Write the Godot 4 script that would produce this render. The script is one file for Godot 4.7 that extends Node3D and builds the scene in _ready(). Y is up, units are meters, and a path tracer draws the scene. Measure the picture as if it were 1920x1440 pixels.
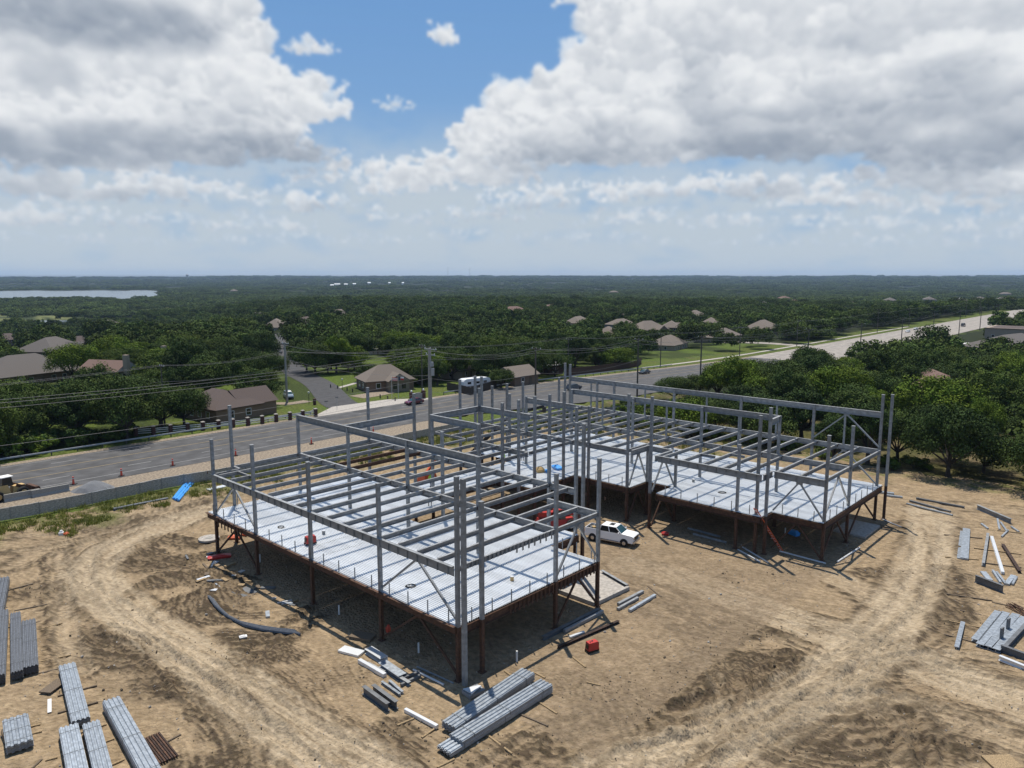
extends Node3D

const CAM_H := 30.0
const FOCAL := 1394.0          # in pixels of the 1920 x 1440 photograph
const HORIZON := 518.0
const EA := Vector3(-0.73482, 0, -0.67827)   # the building's long axis
const EB := Vector3(0.67827, 0, -0.73482)    # the building's cross axis, also the highway's direction
const ORG := Vector3(-3.994, 0, -51.909)     # its near corner
const DECK := 4.3
const ROOF := 9.0
const UPPER := 13.65
const SUN_DIR := Vector3(0.07, -1.0, 0.35)

var M := {}
var used := {}
var pitch := atan((720.0 - HORIZON) / FOCAL)
var nz := FastNoiseLite.new()
var nz2 := FastNoiseLite.new()
var rng := RandomNumberGenerator.new()

func _ready() -> void:
	rng.seed = 7
	nz.seed = 3
	nz.noise_type = FastNoiseLite.TYPE_SIMPLEX
	nz.frequency = 1.0
	nz.fractal_octaves = 4
	nz2.seed = 11
	nz2.noise_type = FastNoiseLite.TYPE_SIMPLEX
	nz2.frequency = 1.0
	nz2.fractal_octaves = 2
	# camera
	var cam := Camera3D.new()
	cam.name = "camera"
	cam.fov = rad_to_deg(2.0 * atan(720.0 / FOCAL))
	cam.position = Vector3(0, CAM_H, 0)
	cam.rotation.x = -pitch
	cam.near = 0.5
	cam.far = 40000.0
	add_child(cam)
	cam.current = true
	# sky, air and exposure
	var env := Environment.new()
	env.background_mode = Environment.BG_SKY
	var sky := Sky.new()
	var pano := PanoramaSkyMaterial.new()
	pano.panorama = ImageTexture.create_from_image(cloud_sky())
	pano.energy_multiplier = 0.77
	sky.sky_material = pano
	env.sky = sky
	env.tonemap_mode = Environment.TONE_MAPPER_LINEAR
	env.tonemap_exposure = 1.2
	env.sdfgi_enabled = true
	env.ssao_enabled = true
	env.ssil_enabled = true
	env.fog_enabled = FOG > 0.0
	env.fog_density = FOG
	env.fog_light_color = Color(0.62, 0.72, 0.84)
	var we := WorldEnvironment.new()
	we.name = "world_environment"
	we.environment = env
	add_child(we)
	# sun
	var sun := DirectionalLight3D.new()
	sun.name = "sun"
	sun.light_energy = 1.55
	sun.light_color = Color(1.0, 0.965, 0.91)
	sun.light_angular_distance = 0.55
	sun.shadow_enabled = true
	add_child(sun)
	sun.look_at_from_position(Vector3.ZERO, SUN_DIR, Vector3.RIGHT)
	materials()
	build_terrain()
	lap("terrain")
	build_site_ground()
	lap("site")
	build_roads()
	lap("roads")
	build_frame()
	lap("frame")
	build_site_things()
	lap("site things")
	build_roadside()
	lap("roadside")
	build_houses()
	lap("houses")
	build_vehicles()
	lap("vehicles")
	build_trees()
	lap("trees")

const FOG := 0.00005
var t0 := Time.get_ticks_msec()
func lap(what: String) -> void:
	t0 = Time.get_ticks_msec()

# ---------------------------------------------------------------- places
func P(u: float, v: float, h: float) -> Vector3:
	return ORG + EA * u + EB * v + Vector3(0, h, 0)

func uv_of(x: float, z: float) -> Vector2:
	var q := Vector3(x, 0, z) - ORG
	return Vector2(q.dot(EA), q.dot(EB))

func ray(px: float, py: float) -> Vector3:
	var x := (px - 960.0) / FOCAL
	var y := -(py - 720.0) / FOCAL
	return Vector3(x, y * cos(pitch) - sin(pitch), -(cos(pitch) + y * sin(pitch)))

# the point of the terrain that a pixel of the photograph shows
func G(px: float, py: float) -> Vector3:
	var d := ray(px, py)
	var a := 20.0
	var b := 20.0
	while b < 14000.0:
		b = a * 1.03
		if CAM_H + d.y * b < hgt(d.x * b, d.z * b):
			for i in 14:
				var m := (a + b) / 2.0
				if CAM_H + d.y * m < hgt(d.x * m, d.z * m):
					b = m
				else:
					a = m
			break
		a = b
	return Vector3(d.x * b, hgt(d.x * b, d.z * b), d.z * b)

# the point at height h that a pixel shows
func GH(px: float, py: float, h: float) -> Vector3:
	var d := ray(px, py)
	var t := (h - CAM_H) / d.y
	return Vector3(d.x * t, h, d.z * t)

# the point straight out along a pixel column at a ground distance
func GD(px: float, dist: float) -> Vector3:
	var d := ray(px, HORIZON)
	d.y = 0
	d = d.normalized() * dist
	return Vector3(d.x, hgt(d.x, d.z), d.z)

func S(a: float, b: float, x: float) -> float:
	var t := clampf((x - a) / (b - a), 0.0, 1.0)
	return t * t * (3.0 - 2.0 * t)

func water_mask(r: float, az: float) -> float:
	var wob := nz.get_noise_2d(r * 0.0016 + 5.0, az * 9.0) * 0.05
	var near_arm := S(930, 960, r) * (1.0 - S(1085, 1110, r + wob * 900.0)) * S(-0.475, -0.50, az + wob)
	var far_arm := S(2080, 2180, r + wob * 2500.0) * (1.0 - S(3300, 3500, r + wob * 4000.0)) * S(-0.435, -0.46, az + wob * 0.25)
	far_arm *= 1.0 - 0.0 * wob
	return maxf(near_arm, far_arm)

func hgt(x: float, z: float) -> float:
	var q := uv_of(x, z)
	var r := sqrt(x * x + z * z)
	var h := -4.0 * S(75, 280, q.y)
	if r < 170.0:
		return h
	var az := atan2(x, -z)
	var f := -3.0 * S(180, 420, r) - 5.0 * S(400, 950, r) - 14.0 * S(900, 2300, r) + 44.0 * S(3300, 9500, r)
	var left := S(-0.26, -0.50, az)
	f -= left * (18.0 * S(300, 740, r) - 2.0 * S(1000, 1200, r) - 4.0 * S(3400, 6000, r))
	if r > 500.0:
		var k := S(500, 1400, r)
		f += k * (nz2.get_noise_2d(x * 0.0016, z * 0.0016) * 4.0 + nz2.get_noise_2d(x * 0.0005 + 9.0, z * 0.0005) * 9.0 * S(1500, 3500, r))
	var c := (1.0 - S(25, 110, absf(q.x - 85.0))) * (1.0 - S(850, 1150, q.y)) * S(-40, 40, q.y)
	h += f * (1.0 - c)
	if az < -0.3 and r > 800.0:
		var w := water_mask(r, az)
		h = lerpf(maxf(h, -24.3) if r < 3750.0 else h, -29.0, w)
	return h

# ---------------------------------------------------------------- nodes
func numbered(n: String) -> String:
	if not used.has(n):
		used[n] = 0
		return n
	used[n] += 1
	return "%s_%03d" % [n, used[n]]

func tag(o: Node3D, label: String, category: String, group := "") -> Node3D:
	o.set_meta("label", label)
	o.set_meta("category", category)
	if group != "":
		o.set_meta("group", group)
	return o

func thing(n: String, label: String, category: String, at := Vector3.ZERO, turn := 0.0, group := "") -> Node3D:
	var o := Node3D.new()
	o.name = numbered(n)
	add_child(o)
	o.position = at
	o.rotation.y = turn
	return tag(o, label, category, group)

func part(parent: Node3D, n: String, mesh: Mesh, mat: Material, xf := Transform3D.IDENTITY) -> MeshInstance3D:
	var o := MeshInstance3D.new()
	o.name = numbered(n) if parent == self else n
	o.mesh = mesh
	o.material_override = mat
	o.transform = xf
	parent.add_child(o, true)
	return o

func structure(n: String, mesh: Mesh, mat: Material) -> MeshInstance3D:
	var o := part(self, n, mesh, mat)
	o.set_meta("kind", "structure")
	return o

func copy_of(o: Node3D, at: Vector3, turn: float, label := "", scale_by := Vector3.ONE) -> Node3D:
	var c: Node3D = o.duplicate()
	c.name = numbered(String(o.name).rstrip("0123456789").rstrip("_"))
	add_child(c)
	c.position = at
	c.rotation.y = turn
	c.scale = scale_by
	if label != "":
		c.set_meta("label", label)
	return c

# ---------------------------------------------------------------- mesh builder
class MB:
	var v := PackedVector3Array()
	var n := PackedVector3Array()
	var c := PackedColorArray()
	var col := Color.WHITE
	func tri(a: Vector3, b: Vector3, d: Vector3) -> void:
		var nn := (d - a).cross(b - a).normalized()
		v.push_back(a); v.push_back(b); v.push_back(d)
		n.push_back(nn); n.push_back(nn); n.push_back(nn)
		c.push_back(col); c.push_back(col); c.push_back(col)
	func quad(a: Vector3, b: Vector3, d: Vector3, e: Vector3) -> void:
		tri(a, b, d)
		tri(a, d, e)
	# box centred in t
	func box(t: Transform3D, s: Vector3) -> MB:
		var h := s / 2.0
		var p := []
		for i in 8:
			p.append(t * Vector3(h.x if i & 1 else -h.x, h.y if i & 2 else -h.y, h.z if i & 4 else -h.z))
		quad(p[4], p[6], p[7], p[5])
		quad(p[1], p[3], p[2], p[0])
		quad(p[5], p[7], p[3], p[1])
		quad(p[0], p[2], p[6], p[4])
		quad(p[6], p[2], p[3], p[7])
		quad(p[0], p[4], p[5], p[1])
		return self
	func bx(at: Vector3, s: Vector3) -> MB:
		return box(Transform3D(Basis.IDENTITY, at), s)
	# a box with its base at `at` whose top is inset by `inset`
	func taper(at: Vector3, s: Vector3, inset: Vector2) -> MB:
		var a := s.x / 2.0
		var b := s.z / 2.0
		var x := a - inset.x
		var z := b - inset.y
		var lo := [Vector3(-a, 0, -b), Vector3(a, 0, -b), Vector3(a, 0, b), Vector3(-a, 0, b)]
		var hi := [Vector3(-x, s.y, -z), Vector3(x, s.y, -z), Vector3(x, s.y, z), Vector3(-x, s.y, z)]
		for i in 4:
			var k := (i + 1) % 4
			quad(at + lo[i], at + hi[i], at + hi[k], at + lo[k])
		quad(at + hi[0], at + hi[3], at + hi[2], at + hi[1])
		quad(at + lo[0], at + lo[1], at + lo[2], at + lo[3])
		return self
	func tube(pts: Array, rads: Array, sides := 6, caps := true) -> MB:
		var rings := []
		for i in pts.size():
			var d: Vector3 = (pts[mini(i + 1, pts.size() - 1)] - pts[maxi(i - 1, 0)]).normalized()
			var up := Vector3.UP if absf(d.y) < 0.9 else Vector3.RIGHT
			var a := d.cross(up).normalized()
			var b := d.cross(a).normalized()
			var ring := []
			for k in sides:
				var t := TAU * k / sides
				ring.append(pts[i] + (a * cos(t) + b * sin(t)) * float(rads[i]))
			rings.append(ring)
		for i in rings.size() - 1:
			for k in sides:
				var k2 := (k + 1) % sides
				var a0: Vector3 = rings[i][k]
				var a1: Vector3 = rings[i][k2]
				var b0: Vector3 = rings[i + 1][k]
				var b1: Vector3 = rings[i + 1][k2]
				quad(a0, a1, b1, b0)
		if caps:
			for e in [0, rings.size() - 1]:
				for k in range(1, sides - 1):
					if e == 0:
						tri(rings[e][0], rings[e][k + 1], rings[e][k])
					else:
						tri(rings[e][0], rings[e][k], rings[e][k + 1])
		return self
	# a flat outline (x, y) pushed out along z from z0 to z1
	func prism(outline: Array, z0: float, z1: float, t := Transform3D.IDENTITY) -> MB:
		var poly := PackedVector2Array(outline)
		if not Geometry2D.is_polygon_clockwise(poly):
			poly.reverse()
		var k := poly.size()
		for i in k:
			var a := poly[i]
			var b := poly[(i + 1) % k]
			quad(t * Vector3(a.x, a.y, z0), t * Vector3(a.x, a.y, z1), t * Vector3(b.x, b.y, z1), t * Vector3(b.x, b.y, z0))
		var ix := Geometry2D.triangulate_polygon(poly)
		for i in range(0, ix.size(), 3):
			var p := poly[ix[i]]
			var q := poly[ix[i + 1]]
			var r := poly[ix[i + 2]]
			if (q - p).cross(r - p) > 0.0:
				var s := q
				q = r
				r = s
			tri(t * Vector3(p.x, p.y, z1), t * Vector3(q.x, q.y, z1), t * Vector3(r.x, r.y, z1))
			tri(t * Vector3(p.x, p.y, z0), t * Vector3(r.x, r.y, z0), t * Vector3(q.x, q.y, z0))
		return self
	func disc(at: Vector3, r: float, h: float, sides := 12) -> MB:
		return tube([at, at + Vector3(0, h, 0)], [r, r], sides)
	func mesh() -> ArrayMesh:
		var a := []
		a.resize(Mesh.ARRAY_MAX)
		a[Mesh.ARRAY_VERTEX] = v
		a[Mesh.ARRAY_NORMAL] = n
		a[Mesh.ARRAY_COLOR] = c
		var m := ArrayMesh.new()
		m.add_surface_from_arrays(Mesh.PRIMITIVE_TRIANGLES, a)
		return m

# an indexed grid of points with smooth normals; pts row by row
func grid_mesh(pts: PackedVector3Array, cols: PackedColorArray, w: int) -> ArrayMesh:
	var rows := pts.size() / w
	var nrm := PackedVector3Array()
	nrm.resize(pts.size())
	var idx := PackedInt32Array()
	idx.resize((rows - 1) * (w - 1) * 6)
	var k := 0
	var flip := (pts[w] - pts[0]).cross(pts[1] - pts[0]).y < 0.0
	for j in rows:
		for i in w:
			var o := j * w + i
			var dx := pts[o + (1 if i < w - 1 else 0)] - pts[o - (1 if i > 0 else 0)]
			var dz := pts[o + (w if j < rows - 1 else 0)] - pts[o - (w if j > 0 else 0)]
			var nn := dz.cross(dx).normalized()
			nrm[o] = nn if nn.y >= 0.0 else -nn
			if i < w - 1 and j < rows - 1:
				var p := o + (w if flip else 1)
				var q := o + (1 if flip else w)
				idx[k] = o; idx[k + 1] = p; idx[k + 2] = q
				idx[k + 3] = p; idx[k + 4] = o + w + 1; idx[k + 5] = q
				k += 6
	var a := []
	a.resize(Mesh.ARRAY_MAX)
	a[Mesh.ARRAY_VERTEX] = pts
	a[Mesh.ARRAY_NORMAL] = nrm
	if cols.size():
		a[Mesh.ARRAY_COLOR] = cols
	a[Mesh.ARRAY_INDEX] = idx
	var m := ArrayMesh.new()
	m.add_surface_from_arrays(Mesh.PRIMITIVE_TRIANGLES, a)
	return m

func lin(r: float, g: float, b: float) -> Color:
	return Color(r, g, b).linear_to_srgb()

func mat(key: String, c: Color, rough := 0.8, metal := 0.0, spec := 0.5) -> StandardMaterial3D:
	var m := StandardMaterial3D.new()
	m.resource_name = key
	m.albedo_color = c
	m.roughness = rough
	m.metallic = metal
	m.metallic_specular = spec
	M[key] = m
	return m

func noise_tex(freq: float, oct: int, lo: Color, hi: Color, size := 512, seed_ := 1, normal := false, bump := 4.0) -> NoiseTexture2D:
	var t := NoiseTexture2D.new()
	t.width = size
	t.height = size
	t.seamless = true
	var f := FastNoiseLite.new()
	f.seed = seed_
	f.noise_type = FastNoiseLite.TYPE_SIMPLEX
	f.frequency = freq
	f.fractal_octaves = oct
	t.noise = f
	if normal:
		t.as_normal_map = true
		t.bump_strength = bump
	else:
		var g := Gradient.new()
		g.set_color(0, lo)
		g.set_color(1, hi)
		t.color_ramp = g
	return t

# a mottled, world-mapped texture over a base colour
func mottle(m: StandardMaterial3D, size_m: float, lo: float, hi: float, freq := 0.02, seed_ := 1) -> StandardMaterial3D:
	m.albedo_texture = noise_tex(freq, 5, Color(lo, lo, lo), Color(hi, hi, hi), 512, seed_)
	m.uv1_triplanar = true
	m.uv1_world_triplanar = true
	m.uv1_scale = Vector3.ONE / size_m
	return m

func materials() -> void:
	mottle(mat("steel", lin(0.30, 0.315, 0.325), 0.5, 0.2), 6.0, 0.75, 1.0, 0.012, 4)
	# primer batches differ a little from piece to piece
	for i in 4:
		var g: float = [0.27, 0.31, 0.34, 0.29][i]
		mottle(mat("primed%d" % i, lin(g, g * [1.03, 1.05, 1.04, 1.06][i], g * [1.05, 1.09, 1.07, 1.12][i]), 0.52, 0.2), 5.0, 0.68, 1.0, 0.014, 50 + i)
		M["primed%d" % i].albedo_texture = noise_tex(0.014, 6, Color(0.71, 0.70, 0.69), Color(1, 1, 1), 512, 50 + i)
	mottle(mat("steel_dark", lin(0.15, 0.16, 0.17), 0.55, 0.2), 6.0, 0.75, 1.0, 0.012, 5)
	mottle(mat("rust", lin(0.125, 0.058, 0.03), 0.85), 4.0, 0.55, 1.0, 0.02, 6)
	mottle(mat("rust_dark", lin(0.06, 0.032, 0.022), 0.9), 4.0, 0.55, 1.0, 0.02, 6)
	for i in 4:
		var g: float = [0.72, 0.76, 0.67, 0.79][i]
		mottle(mat("galv%d" % i, lin(g * 0.945, g * 0.985, g * 1.02), 0.36, 0.4), 9.0, 0.965, 1.0, 0.008, 20 + i)
	for i in 3:
		var g: float = [0.46, 0.52, 0.42][i]
		mottle(mat("bundle%d" % i, lin(g * 0.86, g * 0.96, g * 1.06), 0.4, 0.4), 5.0, 0.75, 1.0, 0.02, 30 + i)
	mottle(mat("bundle_dark", lin(0.15, 0.165, 0.19), 0.5, 0.3), 3.0, 0.7, 1.0, 0.02, 9)
	mottle(mat("wood", lin(0.42, 0.30, 0.16), 0.85), 2.0, 0.6, 1.0, 0.03, 10)
	mottle(mat("wood_old", lin(0.20, 0.15, 0.10), 0.9), 2.0, 0.6, 1.0, 0.03, 10)
	mottle(mat("wood_fence", lin(0.10, 0.075, 0.055), 0.9), 3.0, 0.55, 1.0, 0.03, 12)
	mottle(mat("wood_red", lin(0.13, 0.06, 0.04), 0.9), 3.0, 0.55, 1.0, 0.03, 12)
	mottle(mat("pole_wood", lin(0.14, 0.12, 0.10), 0.9), 2.0, 0.6, 1.0, 0.03, 13)
	mottle(mat("concrete", lin(0.42, 0.39, 0.35), 0.9), 6.0, 0.75, 1.0, 0.02, 14)
	mottle(mat("pole_concrete", lin(0.34, 0.33, 0.30), 0.9), 3.0, 0.75, 1.0, 0.03, 14)
	mottle(mat("fabric", lin(0.40, 0.39, 0.37), 0.9), 2.5, 0.6, 1.0, 0.02, 15)
	M.fabric.backlight_enabled = true
	M.fabric.backlight = Color(0.55, 0.55, 0.53)
	mat("white", Color(0.86, 0.87, 0.87), 0.35)
	mat("white_dull", Color(0.80, 0.80, 0.79), 0.7)
	mat("black", Color(0.05, 0.05, 0.055), 0.5)
	mat("rubber", Color(0.07, 0.07, 0.07), 0.85)
	mat("chrome", Color(0.7, 0.7, 0.72), 0.25, 0.9)
	mat("red", lin(0.38, 0.025, 0.02), 0.45)
	mat("red_dark", lin(0.16, 0.015, 0.02), 0.35)
	mat("orange", lin(0.55, 0.10, 0.03), 0.5)
	mat("cone_orange", lin(0.62, 0.08, 0.04), 0.6)
	mat("yellow", lin(0.55, 0.36, 0.03), 0.55)
	mat("tan_paint", lin(0.45, 0.30, 0.12), 0.6)
	mat("blue_wrap", lin(0.06, 0.30, 0.72), 0.35)
	mat("hivis", lin(0.42, 0.62, 0.05), 0.8)
	mat("denim", lin(0.03, 0.045, 0.08), 0.9)
	mat("skin", lin(0.35, 0.2, 0.13), 0.6)
	mat("hard_hat", Color(0.9, 0.9, 0.88), 0.4)
	var gl := mat("glass", Color(0.03, 0.045, 0.05), 0.08, 0.0, 0.6)
	gl.clearcoat_enabled = true
	gl.clearcoat = 0.6
	mat("window", Color(0.09, 0.11, 0.13), 0.12, 0.0, 0.6)
	mat("screen_teal", lin(0.02, 0.06, 0.075), 0.1, 0.0, 0.6)
	mottle(mat("asphalt", lin(0.08, 0.08, 0.082), 0.9), 30.0, 0.72, 1.0, 0.015, 16)
	mottle(mat("asphalt_dark", lin(0.05, 0.05, 0.053), 0.9), 20.0, 0.75, 1.0, 0.015, 16)
	mottle(mat("road_concrete", lin(0.33, 0.30, 0.265), 0.9), 40.0, 0.75, 1.0, 0.015, 17)
	mottle(mat("dirt_strip", lin(0.31, 0.25, 0.18), 0.95), 8.0, 0.62, 1.0, 0.03, 18)
	mottle(mat("gravel", lin(0.24, 0.25, 0.265), 0.95), 1.5, 0.55, 1.0, 0.06, 19)
	mottle(mat("clod", lin(0.17, 0.13, 0.085), 0.97), 1.0, 0.6, 1.0, 0.05, 18)
	mat("paint_white", lin(0.20, 0.20, 0.195), 0.85)
	mat("paint_yellow", lin(0.19, 0.15, 0.085), 0.85)
	mottle(mat("brick_dark", lin(0.11, 0.045, 0.035), 0.9), 1.5, 0.6, 1.0, 0.08, 22)
	mottle(mat("brick_tan", lin(0.26, 0.17, 0.11), 0.9), 2.0, 0.65, 1.0, 0.08, 22)
	mottle(mat("stone", lin(0.30, 0.24, 0.17), 0.9), 2.0, 0.65, 1.0, 0.06, 22)
	mottle(mat("siding_grey", lin(0.30, 0.30, 0.29), 0.85), 4.0, 0.8, 1.0, 0.03, 23)
	mottle(mat("siding_tan", lin(0.36, 0.29, 0.22), 0.85), 4.0, 0.8, 1.0, 0.03, 23)
	mottle(mat("roof_brown", lin(0.115, 0.085, 0.075), 0.95), 2.5, 0.65, 1.0, 0.05, 24)
	mottle(mat("roof_tan", lin(0.21, 0.175, 0.145), 0.95), 2.5, 0.65, 1.0, 0.05, 24)
	mottle(mat("roof_grey", lin(0.14, 0.125, 0.115), 0.95), 2.5, 0.65, 1.0, 0.05, 24)
	mottle(mat("roof_red", lin(0.20, 0.125, 0.10), 0.95), 2.5, 0.65, 1.0, 0.05, 24)
	mat("galv_rail", lin(0.33, 0.34, 0.35), 0.5, 0.4)
	mat("wire", lin(0.16, 0.16, 0.165), 0.6)
	for k in {"car_maroon": Color(0.38, 0.05, 0.10), "car_black": Color(0.05, 0.055, 0.10), "car_silver": Color(0.55, 0.6, 0.65), "car_white": Color(0.9, 0.9, 0.9), "car_grey": Color(0.33, 0.35, 0.38), "car_blue": Color(0.12, 0.16, 0.3)}:
		var col: Color = {"car_maroon": Color(0.38, 0.05, 0.10), "car_black": Color(0.05, 0.055, 0.10), "car_silver": Color(0.55, 0.6, 0.65), "car_white": Color(0.9, 0.9, 0.9), "car_grey": Color(0.33, 0.35, 0.38), "car_blue": Color(0.12, 0.16, 0.3)}[k]
		var cm := mat(k, col, 0.3)
		cm.clearcoat_enabled = true
		cm.clearcoat = 0.7
		cm.clearcoat_roughness = 0.08
	# vertex-coloured grounds and leaves
	for k in ["terrain", "dirt"]:
		var gm := mat(k, Color.WHITE, 0.97, 0.0, 0.25)
		gm.vertex_color_use_as_albedo = true
	var dm: StandardMaterial3D = M.dirt
	dm.albedo_texture = noise_tex(0.012, 6, Color(0.80, 0.79, 0.77), Color(1, 1, 1), 1024, 40)
	dm.heightmap_enabled = true
	dm.heightmap_texture = noise_tex(0.025, 6, Color.BLACK, Color.WHITE, 1024, 41)
	dm.heightmap_scale = 14.0
	dm.uv1_triplanar = true
	dm.uv1_world_triplanar = true
	dm.uv1_scale = Vector3.ONE / 11.0
	var tm: StandardMaterial3D = M.terrain
	tm.albedo_texture = noise_tex(0.03, 6, Color(0.55, 0.55, 0.55), Color(1, 1, 1), 512, 42)
	tm.uv1_triplanar = true
	tm.uv1_world_triplanar = true
	tm.uv1_scale = Vector3.ONE / 14.0
	for k in [["leaf_oak", 0.92, 0.95, 0.78], ["leaf_mid", 1.18, 1.16, 0.78], ["leaf_bright", 1.6, 1.6, 0.62], ["leaf_cedar", 0.62, 0.70, 0.64]]:
		var lm := mat(k[0], Color(k[1], k[2], k[3]).linear_to_srgb(), 0.8, 0.0, 0.2)
		lm.vertex_color_use_as_albedo = true
		lm.backlight_enabled = true
		lm.backlight = Color(0.09, 0.13, 0.02)
	mottle(mat("bark", lin(0.07, 0.055, 0.045), 0.95), 1.5, 0.6, 1.0, 0.05, 25)
	var wm := mat("water", lin(0.07, 0.10, 0.12), 0.2, 0.0, 0.45)
	wm.resource_name = "water"
# ---------------------------------------------------------------- sky
# cumulus heaps: centre x, y and half-width, half-height, in degrees of azimuth and elevation, found on the photograph
func cloud_list() -> Array:
	var out := []
	var add := func(px: float, py: float, rx: float, ry: float) -> void:
		var d := ray(px, py)
		var az := rad_to_deg(atan2(d.x, -d.z))
		var el := rad_to_deg(atan2(d.y, sqrt(d.x * d.x + d.z * d.z)))
		out.append([az, el, rx / 24.3, ry / 24.3])
	for b in [[60, 130, 360, 200], [250, 170, 260, 150], [350, 110, 150, 130], [470, 205, 130, 85], [570, 195, 90, 52], [300, 250, 260, 75], [80, 260, 320, 70], [180, -30, 260, 100],
		[1330, 130, 230, 170], [1560, 120, 300, 190], [1800, 130, 300, 200], [1180, 190, 170, 125], [1010, 230, 140, 95], [930, 265, 95, 62], [1130, 270, 220, 66], [1500, 230, 400, 95], [1850, 230, 260, 95],
		[1650, -40, 540, 140], [1200, 70, 80, 80], [1420, 0, 190, 110], [770, 330, 115, 40], [900, 320, 150, 46], [700, 352, 42, 20],
		[833, 64, 34, 26], [735, 197, 42, 17], [590, 90, 52, 18], [560, 92, 30, 16], [500, 52, 16, 13], [1105, 0, 85, 22], [565, 285, 75, 26], [640, 308, 40, 22], [600, 332, 70, 22],
		[1680, 318, 75, 40], [1760, 330, 90, 40], [1880, 330, 100, 44], [1450, 350, 140, 34], [1250, 352, 130, 30], [1050, 370, 170, 30], [1550, 372, 130, 30], [1800, 382, 170, 28],
		[120, 348, 200, 38], [330, 358, 140, 32], [560, 380, 120, 24], [60, 400, 150, 24], [260, 412, 180, 20], [480, 418, 130, 18], [760, 408, 130, 18], [930, 398, 110, 20], [1180, 408, 150, 18], [1400, 413, 180, 18], [1650, 418, 170, 18], [1870, 424, 120, 18],
		[80, 446, 170, 12], [340, 450, 200, 11], [640, 448, 160, 11], [900, 444, 160, 11], [1150, 448, 180, 11], [1480, 450, 210, 11], [1780, 453, 190, 11]]:
		add.call(b[0], b[1], b[2], b[3])
	return out

# the broad shaded undersides of the heaps, in the same degrees: centre, half-size, depth
func cloud_shade() -> Array:
	var out := []
	for b in [[200, 45, 170, 38, 0.95], [40, 70, 100, 40, 0.35], [300, 282, 300, 36, 1.0], [30, 285, 220, 36, 0.8], [410, 225, 80, 35, 0.35], [90, 135, 60, 24, 0.45], [1420, 288, 330, 30, 1.0], [1310, 180, 55, 80, 0.5], [1500, 240, 220, 36, 0.55], [1110, 270, 120, 45, 0.45], [1840, 280, 200, 38, 1.0], [1790, 130, 150, 22, 0.6], [1640, 80, 80, 26, 0.3], [1000, 300, 120, 36, 0.5], [1640, 200, 130, 50, 0.4], [1900, 190, 120, 40, 0.5],
		[60, 352, 130, 24, 0.6], [300, 372, 100, 18, 0.6], [1420, 360, 80, 18, 0.6], [1750, 350, 120, 20, 0.5], [1260, 372, 110, 14, 0.5], [1040, 392, 150, 12, 0.5], [600, 395, 80, 12, 0.5], [1560, 392, 100, 12, 0.5], [1880, 372, 100, 20, 0.5], [200, 424, 150, 9, 0.4], [900, 415, 100, 10, 0.4]]:
		var d := ray(b[0], b[1])
		out.append([rad_to_deg(atan2(d.x, -d.z)), rad_to_deg(atan2(d.y, sqrt(d.x * d.x + d.z * d.z))), b[2] / 24.3, b[3] / 24.3, b[4]])
	return out

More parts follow.
